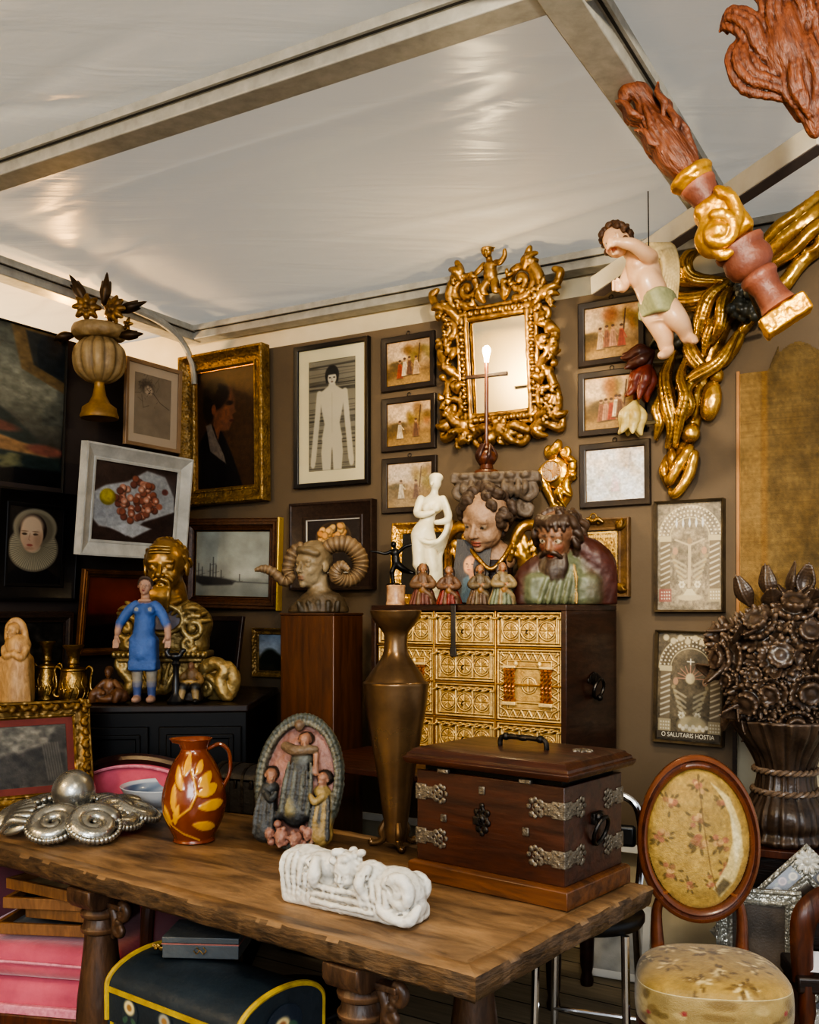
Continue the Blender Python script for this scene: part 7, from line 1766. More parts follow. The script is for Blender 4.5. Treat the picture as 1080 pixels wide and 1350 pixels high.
head(S, (4, -12, 146), 22, .2, .2, 0, 1.2, ski); S.ell((4, -4, 150), (11, 9, 9), 2, (70, 56, 46)); S.ell((-6, -12, 166), (7, 7, 8), 3, (112, 92, 74)); S.path([(-24, -8, 138), (-6, -18, 132), (20, -16, 136)], [6, 6, 5], 3, (120, 100, 78)); S.cap((22, -14, 130), (24, -16, 104), 4, 4, 2, ski)
for q, x, c_ in ((-1, -40, blk), (1, 36, (152, 130, 82))):
    S.cap((x, -6, 24), (x+q*0, -8, 70), 17, 12, 5, c_); head(S, (x-q*2, -12, 96), 21, -q*.5, .15, 0, 1.2, ski); S.ell((x, -6, 100), (11, 10, 10), 1.5, (54, 44, 38)); S.ell((x-q*2, -10, 80), (12, 10, 10), 3, c_)
    for j in range(5): S.path([(x-8+4*j, -16, 74), (x-11+5.4*j, -20, 48), (x-12+6*j, -17, 20)], [2, 3, 3], 1.5, c_ if j % 2 else (70, 72, 72))
    S.path([(x+q*4, -16, 76), (x-q*8, -24, 66), (x-q*14, -24, 74)], [4.4, 4, 3], 2, c_)
for j in range(9): S.ell((-22+5*j, -12, 46+3*math.sin(j)), (5, 9, 9), 2, (44, 46, 48))
for (x, z, r) in [(-14, 16, 13), (6, 14, 12), (22, 24, 10), (-30, 20, 9)]: head(S, (x, -18, z), r*1.9, rs.uniform(-.4, .4), .2, 0, 1.4, (168, 124, 108), neck=False, ears=False)
for j in range(26): S.ell((rs.uniform(-36, 30), -16+rs.uniform(-6, 6), rs.uniform(4, 34)), rs.uniform(3, 5.5), 1.2, (146, 104, 90))
S.noise(.7, 6); S.cutz(.1); S.build('carving', RELM, ov, s_)
MB().box((0, .075, .065), (.12, .02, .08)).tube([(0, .03, .16), (0, .08, .06)], .008, 8).build('rear_support', WOODD, ov)

# --- white plaster fragment
f0 = on_z(368, 1190, TZ); f1 = on_z(538, 1228, TZ); fa = math.atan2(f1.y-f0.y, f1.x-f0.x); fL = (f1-f0).length
pf = thing('plaster_fragment', 'white carved plaster fragment with a small head between acanthus scrolls', 'sculpture', (f0.x, f0.y, TZ+.001), fa); s_ = fL/200
S = SDF((-12, -14, -1), (216, 66, 84), 1.3)
S.box((100, 26, 12), (100, 26, 12), 8, 4); S.ell((100, 30, 20), (100, 28, 20), 8)
for j in range(3): S.path([(56, -1+2*j, 12+9*j), (100, -3+2*j, 12+9*j), (148, -1+2*j, 12+9*j)], 3.4, 1.2)
S.ell((26, 28, 40), (36, 24, 32), 8); S.ell((166, 28, 34), (36, 24, 30), 8); S.spiral((184, 40), 18, 1.6, 2.6, -1, 8, 5, y=4, k=2.5); S.spiral((186, 38), 15, 1.5, 2.6, -1, 6, 4, y=44, k=2.5)
S.box((192, 26, 40), (7, 18, 9), 5, 5); S.path([(150, 4, 30), (170, -2, 14), (200, 2, 10), (208, 10, 26)], [5, 6, 6, 4], 3)
for j in range(6): S.path([(4+11*j, 6, 66-3*abs(j-2)), (4+10*j, 1, 44), (8+8*j, 2, 10)], [2, 3, 2], 3)
S.box((28, 26, 36), (34, 22, 30), 12, 6)
for j in range(5): S.path([(120+11*j, 6, 52-2*j), (128+10*j, 0, 34), (138+8*j, 1, 10)], [2, 3, 2], 3)
S.box((160, 26, 30), (30, 22, 24), 12, 6)
hd = head(S, (98, 16, 50), 46, .1, .1, 0, 2.4, neck=False, child=True)
rs = np.random.RandomState(3)
for j in range(26): S.ell(hd(rs.uniform(-.36, .36), rs.uniform(-.2, .4), rs.uniform(.26, .52)), (6, 6, 5), 1.5)
for q, x in ((-1, 62), (1, 132)): S.ell((x, 22, 52), (22, 16, 16), 6); S.path([(x-q*-6, 6, 62), (x, -4, 46), (x+q*4, 0, 30)], [5, 7, 4], 3)
for j in range(24): S.ell((rs.uniform(0, 60) if j % 2 else rs.uniform(130, 190), rs.uniform(-4, 6), rs.uniform(10, 60)), (6, 2, 3), 1, None, 's', rot=(0, rs.uniform(-1, 1), 0))
S.noise(.9, 8); S.noise(.4, 4); S.cutz(.1); S.build('carving', mat('white_plaster', (210, 207, 198), (184, 179, 168), scale=14, rough=.7, bump=.3, bscale=60, cav=(118, 110, 98), cpos=(.44, .505)), pf, s_)  # grey crevices put relief shading into the plaster colour

# --- big gilt frame with an old drawing, leaning at the back of the table
b = on_z(122, 1062, TZ)
gf = thing('gilt_framed_drawing', 'dark old drawing with red mount in a big carved gilt frame leaning at far left', 'picture', (b.x, b.y, TZ+.002)); gf.rotation_euler = (Matrix.Rotation(R(32), 3, 'Z') @ Matrix.Rotation(R(-13), 3, 'X')).to_euler()
GW, GH = .62, .40
frame_mesh(GW, GH, PR(.062, .05, 'cove')).build('frame', mat('carved_frame_gilt', (150, 118, 64), (92, 68, 34), scale=16, rough=.42, metal=.6, bump=1.0, bscale=46, tex='voronoi'), gf, ang=30, loc=(-GW/2, 0, GH/2))
S = SDF((-10, -8, -10), (GW*500+10, 6, GH*500+10), 2.0)
for i in range(24):
    t = i/23; leaf(S, (8+(GW*500-16)*t, GH*500-16), 90+60*math.sin(i*2.1), 14, 1.5, (3, 4, 2), -2, 3, n=2)
for i in range(14):
    t = i/13; leaf(S, (GW*500-15, 8+(GH*500-16)*t), 60*math.sin(i*2.1), 14, 1.5, (3, 4, 2), -2, 3, n=2); leaf(S, (15, 8+(GH*500-16)*t), 60*math.sin(i*2.1), 14, 1.5, (3, 4, 2), -2, 3, n=2)
S.build('carved_leafage', GOLDD, gf, .002, (-GW, -.044, 0))
REDM = mat('red_mount', (128, 58, 48), (104, 46, 40), rough=.7)
frame_mesh(GW-.122, GH-.122, [(0, 0), (0, .018), (.026, .018), (.026, .012)]).build('mount', REDM, gf, loc=(-GW/2, 0, GH/2))
I = Img(120, 80, (96, 92, 82)); I.noise(.3, 16, 3); I.poly([(.45, .5), (.8, .2), (1, .1), (1, 1), (.4, 1)], (46, 42, 38), 6, .8); I.poly([(.5, .35), (.62, .15), (.9, .05), (.85, .3), (.6, .45)], (136, 130, 116), 4, .7); I.noise(.5, 7, 5)
for k in range(7): I.line([(.8+.02*k, .3), (.84+.02*k, .9)], 1.4, (110, 104, 92), .6)
canvas('drawing', I, GW-.172, GH-.172, -.014, gf, PAINT, dz=GH/2, dx=-GW/2); MB().box((-GW/2, -.003, GH/2), (GW-.01, .004, GH-.01)).build('backing', mat('backing_board', (40, 30, 22)), gf)

# ================================================================ pink armchair behind the table
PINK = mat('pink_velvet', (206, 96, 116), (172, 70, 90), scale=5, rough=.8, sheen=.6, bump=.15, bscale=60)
PINKD = mat('pink_braid', (226, 150, 164), (190, 110, 128), scale=60, rough=.8)
ac = thing('pink_armchair', 'pink velvet armchair with dark wooden rim partly under the refectory table', 'armchair', (-1.19, 3.13, 0), R(-11))
S = SDF((-66, -4, 32), (66, 132, 72), 1.7)
S.box((0, 62, 51), (63, 62, 15), 10, 2); S.build('seat_base', PINK, ac, .005)
S = SDF((-66, -8, 56), (66, 132, 98), 1.7); S.box((0, 60, 77), (62, 64, 11), 9, 2); S.ell((0, 58, 80), (54, 54, 11), 6); S.build('seat_cushion', PINK, ac, .005)
MB().tube([(-.31, -.022, .385), (0, -.026, .39), (.31, -.022, .385)], .005, 6, smooth=12).build('piping', PINKD, ac)
MB().box((0, -.01, .235), (.64, .02, .03)).build('braid', PINKD, ac, bevel=.004)
MB().box((0, .0, .19), (.66, .05, .065)).box((.32, .33, .19), (.04, .62, .06)).box((-.32, .33, .19), (.04, .62, .06)).box((0, .64, .19), (.64, .04, .06)).build('seat_rail', WOODR, ac, bevel=.006)
for x in (-.31, .31):
    for y in (.015, .63): MB().lathe([(.016, 0), (.02, .02), (.018, .05), (.03, .13), (.034, .16), (.03, .19)], 16, TR((x, y, 0))).build('leg', WOODR, ac)
for q in (-1, 1):
    MB().tube([(q*.345, .06, .18), (q*.35, .06, .40), (q*.355, .07, .56), (q*.35, .14, .635), (q*.34, .4, .65), (q*.33, .62, .68)], [.022, .02, .022, .024, .024, .02], 10, smooth=30).build('arm_frame', WOODR, ac)
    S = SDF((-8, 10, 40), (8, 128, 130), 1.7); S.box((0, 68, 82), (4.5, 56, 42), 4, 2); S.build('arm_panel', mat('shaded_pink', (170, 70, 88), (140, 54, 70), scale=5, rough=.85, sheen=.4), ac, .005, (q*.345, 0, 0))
arch = [(-.36, .40), (-.36, .62), (-.31, .80), (-.18, .89), (0, .92), (.18, .89), (.31, .80), (.36, .62), (.36, .40)]
P = catmull([(x, 0, z) for x, z in arch], 50)
MB().tube([(p_[0], .68+.1*(p_[2]-.4), p_[2]) for p_ in P], .024, 10).build('back_rim', mat('rim_wood', (58, 30, 26), (36, 19, 17), rough=.3, coat=.3), ac)
m = MB(); lo = []
for f_, y_ in ((.965, .71), (.95, .665), (.8, .64), (.4, .625)):
    lo.append([(p_[0]*f_, y_+.1*(p_[2]-.4), .62+(p_[2]-.62)*f_) for p_ in P])
m.rings(lo, cap0=True, cap1=True); m.build('back_cushion', PINK, ac, ang=60)
P2 = [(p_[0]*.93, .64+.1*(p_[2]-.4), .62+(p_[2]-.62)*.93) for p_ in P]; MB().tube(P2, .006, 6).build('back_braid', PINKD, ac)

# --- framed prints piled on the pink seat
TRW = mat('light_frame_wood', (146, 104, 66), (106, 72, 44), scale=5, rough=.5, wood=(10, 2, 2))
def trayframe(lx, ly, z, yaw, w, d, lab, img, tilt=0):
    wp = ac.matrix_basis @ Vector((lx, ly, z)); t = thing('framed_print', lab, 'picture', wp, 0, 'framed prints piled on the pink seat'); t.rotation_euler = (tilt, 0, R(-11)+yaw)
    M = Matrix.Rotation(-PI/2, 4, 'X')
    m = MB()
    for (x, y, sx, sy) in [(0, -d/2+.008, w, .016), (0, d/2-.008, w, .016), (-w/2+.008, 0, .016, d-.032), (w/2-.008, 0, .016, d-.032)]: m.box((x, y, .018), (sx, sy, .036))
    m.build('frame', TRW, t, bevel=.002)
    o = canvas('print', img, w-.034, d-.034, -.012, t, PAINT); o.rotation_euler = (-PI/2, 0, 0); o.location = (0, 0, .0)
    MB().box((0, 0, .005), (w-.034, d-.034, .006)).build('backing', mat('backing_board', (40, 30, 22)), t)
def pim(c, s): I = Img(40, 30, c); I.noise(.5, 8, s); return I
trayframe(.02, .15, .462, R(4), .36, .26, 'light wooden framed print at the bottom of the pile on pink seat', pim((120, 124, 128), 1))
trayframe(.05, .16, .500, R(-5), .24, .20, 'small wooden framed print second from bottom of the pile on pink seat', pim((90, 100, 112), 2))
trayframe(.03, .16, .538, R(3), .34, .24, 'wooden framed print with a white chip, third in the pile on pink seat', pim((60, 62, 60), 3))
trayframe(.0, .17, .576, R(-20), .30, .22, 'topmost wooden framed print of the pile on pink seat, set crooked', pim((196, 176, 140), 4))

# ================================================================ blue painted chest and the box on it
FLc = Vector((-.80, 2.6, 0)); bc = thing('domed_chest', 'dark blue domed chest with yellow painted borders and faded flowers under the table', 'chest', FLc, TA)
BLU = mat('dark_blue_paint', (38, 50, 60), (24, 33, 41), scale=6, rough=.42, bump=.2, bscale=40, edge=(70, 80, 84))
YEL = mat('yellow_border', (188, 160, 52), (140, 114, 36), scale=16, rough=.5)
CL, CDp, EZ = .51, .29, .51
def domeprof(g=0, n=16): return [(-g, EZ)]+[(CDp/2-(CDp/2+g)*math.cos(a), EZ+.068*math.sin(a)+g) for a in np.linspace(0, PI, n)[1:-1]]+[(CDp+g, EZ)]
sidepr(MB(), CL-.01, [(.005, .06), (.005, EZ-.09), (CDp-.005, EZ-.09), (CDp-.005, .06)], CL/2).build('body', BLU, bc, bevel=.004)
sidepr(MB(), CL, [(0, EZ-.088)]+domeprof()+[(CDp, EZ-.088)], CL/2).build('lid', BLU, bc, bevel=.002, ang=30)
for x in (.005, CL-.005):
    MB().tube([(x, p_[0], p_[1]) for p_ in [(0, EZ-.085)]+domeprof(.001, 24)+[(CDp, EZ-.085)]], .008, 8).build('end_border', YEL, bc)
MB().box((CL/2, -.001, EZ-.004), (CL, .004, .014)).build('front_border', YEL, bc); MB().box((CL/2, CDp+.001, EZ-.004), (CL, .004, .014)).build('rear_border', YEL, bc)
for x in (.02, CL-.02): MB().box((x, .004, .24), (.012, .004, .36)).build('corner_band', YEL, bc)
for i_, (x, c_) in enumerate([(.10, (206, 190, 140)), (.24, (150, 146, 130)), (.38, (190, 180, 140))]):
    I = Img(40, 50, (31, 42, 50)); I.ell(.5, .35, .3, .22, c_, .4); I.ell(.5, .35, .14, .1, (150, 110, 60), .5)
    for q in (-1, 1): I.ell(.5+q*.25, .75, .2, .09, (54, 84, 66), .4, q*.7)
    o = canvas('painted_flower', I, .07, .085, -.0015, bc, MATTE, shape=np.hypot((I.X-.5)/.5, (I.Y-.5)/.5) < 1); o.location = (x, .0, EZ-.046)
I = Img(50, 40, (31, 42, 56)); I.ell(.45, .5, .2, .2, (200, 180, 130), .4); I.ell(.45, .5, .1, .1, (150, 100, 60), .5)
for q in (-1, 1): I.ell(.45+q*.3, .6, .14, .1, (60, 90, 70), .4, q*.6)
o = canvas('painted_flower', I, .13, .1, -.0015, bc, MATTE, shape=np.hypot((I.X-.5)/.5, (I.Y-.5)/.5) < 1); o.location = (CL+.001, CDp/2, EZ-.02); o.rotation_euler = (0, 0, PI/2)
for x in (.04, CL-.04):
    for y in (.04, CDp-.04): MB().lathe([(.02, 0), (.026, .02), (.02, .06)], 14, TR((x, y, 0))).build('foot', BLU, bc)
bxp = at(264, 1290, 2.60)
sbx = thing('jewel_box', 'small worn blue black box with pink edge and brass clasp lying on the domed chest', 'box', (bxp.x, bxp.y, EZ+.0715), R(-4))
BB = mat('navy_box', (46, 56, 64), (26, 32, 38), scale=14, rough=.42, bump=.2, bscale=50, edge=(96, 100, 102))
MB().box((0, .075, .018), (.205, .15, .036)).build('box_body', BB, sbx, bevel=.002); MB().box((0, .075, .048), (.207, .152, .016)).build('box_lid', BB, sbx, bevel=.002)
MB().box((0, .075, .038), (.2085, .1535, .003)).build('pink_edge', mat('pink_edge', (150, 96, 88), rough=.6), sbx)
for q in (-1, 1): MB().tube([(q*.009+.0, -.003, .022+.009), (q*.009+.008, -.003, .022), (q*.009, -.003, .022-.009), (q*.009-.008, -.003, .022)], .0016, 6, closed=True).build('clasp', BRASS, sbx)
S = SDF((-14, -4, -8), (14, 4, 8), .7)
for k in range(5): S.spiral((-9+4.4*k, 2*(-1)**k), 3.2, 1, k, 1, 1, .8)
S.build('side_mount', BRASS, sbx, .0016, (-.118, .02, .022))

# ================================================================ black stool under the table
bs = thing('round_stool', 'low black round padded stool with bent grey tubes in the shadow under the table', 'stool', (-.36, 3.05, 0))
S = SDF((-60, -60, 70), (60, 60, 102), 1.8); S.ell((0, 0, 86), (56, 56, 13), 2); S.build('pad', BLACKV, bs, .0034)
for k in range(4):
    a = PI/4+k*PI/2; c, q = math.cos(a), math.sin(a); MB().tube([(c*.10, q*.10, .27), (c*.16, q*.16, .2), (c*.18, q*.18, .02), (c*.2, q*.2, .008)], .009, 8, smooth=16).build('leg', mat('grey_tube', (96, 98, 102), rough=.3, metal=.9), bs)
MB().tube([(-.19, .1, .06), (-.2, .06, .35), (-.2, .0, .56), (-.17, -.02, .6)], .010, 8, smooth=16).build('back_tube', MATS['grey_tube'], bs)

# ================================================================ chrome chair with black seat
ch2 = thing('chrome_chair', 'chrome tubular chair with round black seat behind the table corner', 'chair', (.545, 3.02, 0), R(-20))
MB().lathe([(.14, .55), (.165, .553), (.172, .565), (.172, .58), (.165, .59), (.12, .594)], 40).build('seat', BLACKV, ch2, ang=50)
TB = .0125
for q in (-1, 1):
    MB().tube([(q*.13, -.12, .555), (q*.135, -.13, .30), (q*.14, -.13, .05), (q*.14, -.10, .016), (q*.14, .1, .014), (q*.14, .16, .016), (q*.14, .18, .05), (q*.135, .17, .30), (q*.125, .15, .555)], TB, 10, smooth=60).build('leg_loop', CHROME, ch2)
    MB().tube([(q*.13, .15, .56), (q*.14, .19, .72), (q*.135, .2, .83), (q*.11, .205, .885), (q*.05, .21, .91), (0, .21, .915)], TB, 10, smooth=30).build('back_tube', CHROME, ch2)
MB().box((0, .175, .78), (.25, .025, .07)).build('back_pad', BLACKV, ch2, bevel=.012, seg=3)
MB().tube([(-.14, .17, .2), (.14, .17, .2)], .008, 8).build('cross_tube', CHROME, ch2)

# --- white framed picture on the floor
q_ = Vector(on_z(816, 1284, 0)); wf = thing('white_framed_picture', 'small white framed picture standing on the floor against the wall', 'picture', (q_.x-.02, q_.y-.06, .002)); wf.rotation_euler = (Matrix.Rotation(R(-26), 3, 'Z') @ Matrix.Rotation(R(-10), 3, 'X')).to_euler()
frame_mesh(.26, .30, PR(.03, .02)).build('frame', WHITE, wf, loc=(0, 0, .15)); I = Img(30, 40, (176, 176, 172)); I.noise(.2, 8, 2); canvas('canvas', I, .21, .25, -.01, wf, PAINT, dz=.15)

# ================================================================ balloon back chair
WAL = mat('walnut', (104, 57, 37), (62, 32, 21), scale=5, rough=.3, wood=(6, 6, 6), coat=.3, edge=(170, 104, 66))
bk = thing('balloon_chair', 'oval backed walnut chair with torn gold floral brocade', 'chair', (.865, 2.84, 0), R(-8))
def brocade(n, m, seed):
    I = Img(n, m, (176, 144, 74)); I.noise(.12, 20, seed); rs = np.random.RandomState(seed)
    return I, rs
def sprig(I, rs, x, y, r, k=1):
    for j in range(9):
        a = rs.uniform(0, 6.28); d = r*rs.uniform(.3, 1.1); I.ell(x+d*math.cos(a), y+d*math.sin(a)/I.asp, r*.3, r*.13/I.asp*1, (104, 84, 38), .5, a, al=.85)
    for j in range(7):
        a = rs.uniform(0, 6.28); d = r*rs.uniform(0, .7); I.ell(x+d*math.cos(a), y+d*math.sin(a)/I.asp, r*.26, r*.24/I.asp, [(170, 110, 76), (206, 164, 106), (150, 106, 62)][j % 3], .5, al=.9)
RZ, RX, RZc = .222, .162, .795
yb_ = .225
def ovalpt(a, f=1.0, y=0): return (RX*f*math.cos(a)*(1-.04*math.sin(a)), yb_+y+.12*(RZ*f*math.sin(a)), RZc+RZ*f*math.sin(a))
A_ = np.linspace(0, 2*PI, 65)[:-1]
m = MB(); pf_ = [(1.13, .012), (1.15, -.004), (1.13, -.02), (1.08, -.026), (1.05, -.02), (1.02, -.026), (.97, -.022), (.95, -.012), (.95, .012), (1.13, .014)]
m.rings([[ovalpt(a, f, y) for a in A_] for f, y in pf_]); m.build('back_frame', WAL, bk, ang=60)
I, rs = brocade(120, 160, 5)
for (x, y, r) in [(.5, .12, .1), (.22, .26, .1), (.76, .24, .1), (.14, .5, .1), (.48, .36, .1), (.5, .52, .13), (.7, .52, .11), (.22, .72, .1), (.4, .82, .08), (.6, .8, .09), (.74, .7, .09)]: sprig(I, rs, x, y, r)
I.poly([(.62, .1), (.8, .2), (.9, .4), (.92, .6), (.84, .78), (.7, .9), (.62, .84), (.76, .66), (.82, .5), (.8, .34), (.74, .22)], (214, 192, 132), 2); I.poly([(.8, .3), (.9, .5), (.84, .7), (.82, .5)], (232, 214, 164), 3); I.poly([(.64, .84), (.72, .76), (.8, .8), (.68, .9)], (110, 96, 66), 3); I.line([(.5, .05), (.54, .4), (.6, .7), (.66, .86)], 1.4, (120, 92, 44), .8); I.noise(.14, 4, 3); I.noise(.1, 2, 4)
xs = (I.X-.5)*2; zs = (.5-I.Y)*2; rr = np.hypot(xs, zs)
hf = .045*np.sqrt(np.clip(1-rr**2, 0, 1))+.004*(fbm(120, 160, 14, 2)-.5)
BRC = mat('gold_brocade', (255, 255, 255), (236, 230, 220), scale=30, rough=.48, attr=True, sheen=.3, bump=.3, bscale=260)
W_, H_ = I.w, I.h
X = xs*RX*.97; Z = zs*RZ*.97; Y = yb_+.12*Z-hf+.006
i = np.arange(H_-1)[:, None]*W_+np.arange(W_-1)[None, :]; q = np.stack([i, i+W_, i+W_+1, i+1], -1).reshape(-1, 4); q = q[(rr < .99).reshape(-1)[q].all(1)]
put('back_upholstery', mesh_from('back', np.stack([X, Y, Z+RZc], -1).reshape(-1, 3), q, True, None, I.cols()), BRC, bk)
MB().rings([[ovalpt(a, .95, .014) for a in A_], [ovalpt(a, .5, .016) for a in A_]], cap1=True).build('back_lining', mat('lining', (92, 74, 40), rough=.8), bk)
for sx in (-1, 1):
    MB().tube([(sx*.105, .20, .635), (sx*.125, .205, .58), (sx*.128, .2, .52), (sx*.125, .19, .46)], [.02, .022, .026, .03], 12, smooth=16, flat=.7).build('back_post', WAL, bk)
# seat: domed brocade cushion
n, mm_ = 220, 90; V = []; cols = []; Is, rs = brocade(200, 200, 9)
for (x, y, r) in [(.5, .4, .12), (.28, .3, .09), (.72, .3, .09), (.25, .62, .09), (.75, .62, .09), (.5, .74, .09), (.12, .45, .08), (.88, .45, .08), (.38, .86, .08), (.64, .87, .08)]: 
    for j in range(22):
        a = rs.uniform(0, 6.28); d = r*rs.uniform(0, 1.2); Is.ell(x+d*math.cos(a), y+d*math.sin(a), r*.3, r*.14, [(236, 210, 146), (106, 80, 34), (140, 110, 54)][j % 3], .5, a, al=.95)
Is.noise(.12, 3, 2)
Ib = Img(300, 60, (164, 140, 86)); Ib.noise(.15, 14, 2)
for j in range(70):
    a = rs.uniform(-.8, .8); x, y = rs.rand(), rs.uniform(.1, .9); Ib.ell(x, y, .014, .10, [(110, 88, 42), (132, 106, 56), (196, 172, 116)][j % 3], .5, a, al=.8)
for j in range(14): Ib.ell(rs.rand(), rs.uniform(.3, .7), .007, .06, (158, 58, 52), .5)
prof_ = [(1.0, .355, 1), (1.015, .375, .8), (1.02, .40, .5), (1.015, .43, .2), (1.0, .452, .0), (.97, .466, -1), (.9, .478, -1), (.75, .49, -1), (.5, .498, -1), (.25, .502, -1), (.02, .503, -1)]
PP = catmull([(a, b, c) for a, b, c in prof_], mm_)
for k in range(mm_):
    for j in range(n):
        a = 2*PI*j/n; c, s2 = math.cos(a), math.sin(a); e = 2.8
        rx = .208*abs(c)**(2/e)*np.sign(c); ry = .20*abs(s2)**(2/e)*np.sign(s2); f = PP[k][0]
        tp = 1-.10*(ry/.2) if True else 1
        x, y = rx*f*tp, ry*f; V.append((x, y, PP[k][1]))
        if PP[k][2] >= -.3:
            yy = int(min(59, max(0, PP[k][2]*58))); xx = int((a/(2*PI)) % 1*299); cc = Ib.a[yy, xx]
            if abs(PP[k][1]-.462) < .006: cc = np.array([226, 210, 160])/255
        else: cc = Is.a[int(np.clip((.5-y/.44)*199, 0, 199)), int(np.clip((.5+x/.46)*199, 0, 199))]
        cols.append(cc)
ff = [(k*n+j, k*n+(j+1) % n, (k+1)*n+(j+1) % n, (k+1)*n+j) for k in range(mm_-1) for j in range(n)]+[tuple((mm_-1)*n+j for j in range(n)), tuple(range(n-1, -1, -1))]
put('seat', mesh_from('seat', np.array(V), ff, True, None, lin(np.clip(np.array(cols), 0, 1)*.9999)), BRC, bk)
lo = []
for f, z in ((.99, .356), (1.0, .35), (1.0, .30), (.97, .29)):
    l_ = []
    for j in range(48):
        a = 2*PI*j/48; c, s2 = math.cos(a), math.sin(a); l_.append((.208*abs(c)**(2/2.8)*np.sign(c)*f*(1-.1*abs(s2)**(2/2.8)*np.sign(s2)), .2*abs(s2)**(2/2.8)*np.sign(s2)*f, z))
    lo.append(l_)
MB().rings(lo, cap0=True, cap1=True).build('seat_rail', WAL, bk, ang=40)
for x, y in ((-.165, -.15), (.165, -.15), (-.14, .16), (.14, .16)): MB().lathe([(.014, 0), (.017, .02), (.014, .05), (.022, .2), (.026, .25), (.022, .27), (.028, .30)], 16, TR((x, y, 0))).build('leg', WAL, bk)

# ================================================================ dark stand with carved flower basket
BKD = 3.62
cb = at(1036, 1108, BKD); s_ = BKD/F; STZ = cb.z
std = thing('wooden_stand', 'dark brown wooden stand under the carved flower basket', 'stand', (cb.x, cb.y, 0), R(-25))
MB().box((0, 0, STZ-.017), (.40, .34, .03)).build('stand_top', WOODR, std, bevel=.004); MB().box((0, 0, (STZ-.032)/2), (.35, .30, STZ-.032)).build('stand_body', WOODD, std, bevel=.004)
bsk = thing('flower_basket', 'dark carved wooden wheat sheaf vase heaped with roses and leaves', 'carving', (cb.x, cb.y, STZ))
DKC = mat('dark_carved_wood', (88, 70, 56), (48, 37, 30), scale=12, rough=.36, bump=.25, bscale=60, cav=(16, 12, 10), edge=(134, 112, 92), coat=.1)
n = 120; P = catmull([(50, 0, 0), (54, 6, 0), (50, 16, 0), (54, 28, 0), (52, 44, 0), (41, 62, 0), (37, 76, 0), (36, 92, 0), (39, 106, 0), (48, 124, 0), (64, 146, 0), (72, 160, 0)], 60); V = []
for p_ in P:
    for j in range(n):
        a = 2*PI*j/n; z = p_[1]; tw = .022*z*(1 if j % 2 else 1)
        q = p_[0]*(1+.045*math.sin(15*a+tw*3)*math.cos(10*a-tw*2)+.02*math.sin(40*a)); V.append((q*math.cos(a), q*math.sin(a), z))
ff = [(k*n+j, k*n+(j+1) % n, (k+1)*n+(j+1) % n, (k+1)*n+j) for k in range(59) for j in range(n)]+[tuple(range(n-1, -1, -1)), tuple(59*n+j for j in range(n))]
put('sheaf_vase', mesh_from('sheaf', np.array(V)*s_, ff), DKC, bsk)
for z, r in ((67, 41), (94, 39)):
    m = MB()
    for ph in (0, PI): m.tube([((r+2*math.cos(14*a+ph))*s_*math.cos(a), (r+2*math.cos(14*a+ph))*s_*math.sin(a), (z+2*math.sin(14*a+ph))*s_) for a in np.linspace(0, 2*PI, 113)[:-1]], 2.6*s_, 6, closed=True)
    m.build('rope_band', DKC, bsk)
def rose(npet, r, seed):
    S = SDF((-r*1.35,)*3, (r*1.35,)*3, r/14); rs = np.random.RandomState(seed)
    for ring, (rad, lift, cnt) in enumerate([(1.0, -.1, npet), (.68, .22, npet-1), (.38, .42, npet-2)]):
        for j in range(cnt):
            a = 2*PI*(j+.5*ring)/cnt+rs.uniform(-.1, .1)
            for u in np.linspace(-1, 1, 5):
                b_ = a+u*PI/cnt*1.05; rr = r*rad*(1-.12*u*u); S.path([(.3*rr*math.cos(b_), .3*rr*math.sin(b_), -.25*r), (.75*rr*math.cos(b_), .75*rr*math.sin(b_), r*(lift-.1)), (rr*math.cos(b_), rr*math.sin(b_), r*(lift+.12-.12*u*u))], [r*.12, r*.10, r*.075], r*.05, n=6)
    S.ell((0, 0, r*.3), r*.26, r*.08); S.noise(r*.03, r*.4); return S.mesh('rose', s_, 1)
R1, R2, R3 = rose(5, 38, 1), rose(6, 30, 2), rose(5, 22, 3)
S = SDF((-16, -14, -4), (16, 14, 66), 1.2); 
for u in np.linspace(-1, 1, 7): S.path([(0, 0, 0), (u*13, -5*(1-u*u), 26), (u*5, 4, 54)], [3, 3.4, 1.6], 1.4)
S.path([(0, -5, 4), (0, -7, 28), (0, 4, 58)], [2, 2.2, 1.6], 1); LF = S.mesh('leaf', s_, 1)
rs = np.random.RandomState(31)
cen = np.array([2, 0, 228.0]); rad_ = np.array([96, 66, 92.0])
def place(nm, me, d, k=1.0, roll=0, rf=1.0, tilt=0):
    d = np.array(d, float); d /= np.linalg.norm(d); loc = (cen+rad_*d*rf)*s_
    o = put(nm, me, DKC, bsk, tuple(loc)); o.data.materials.clear(); o.data.materials.append(DKC)
    o.rotation_euler = (Vector(d).to_track_quat('Z', 'Y').to_matrix() @ Matrix.Rotation(roll, 3, 'Z') @ Matrix.Rotation(tilt, 3, 'X')).to_euler(); o.scale = (k, k, k); return o
S = SDF((-96, -66, 134), (100, 66, 316), 2.4); S.ell(cen, rad_*.86, 6); S.noise(4, 22); S.build('foliage_core', DKC, bsk, s_)
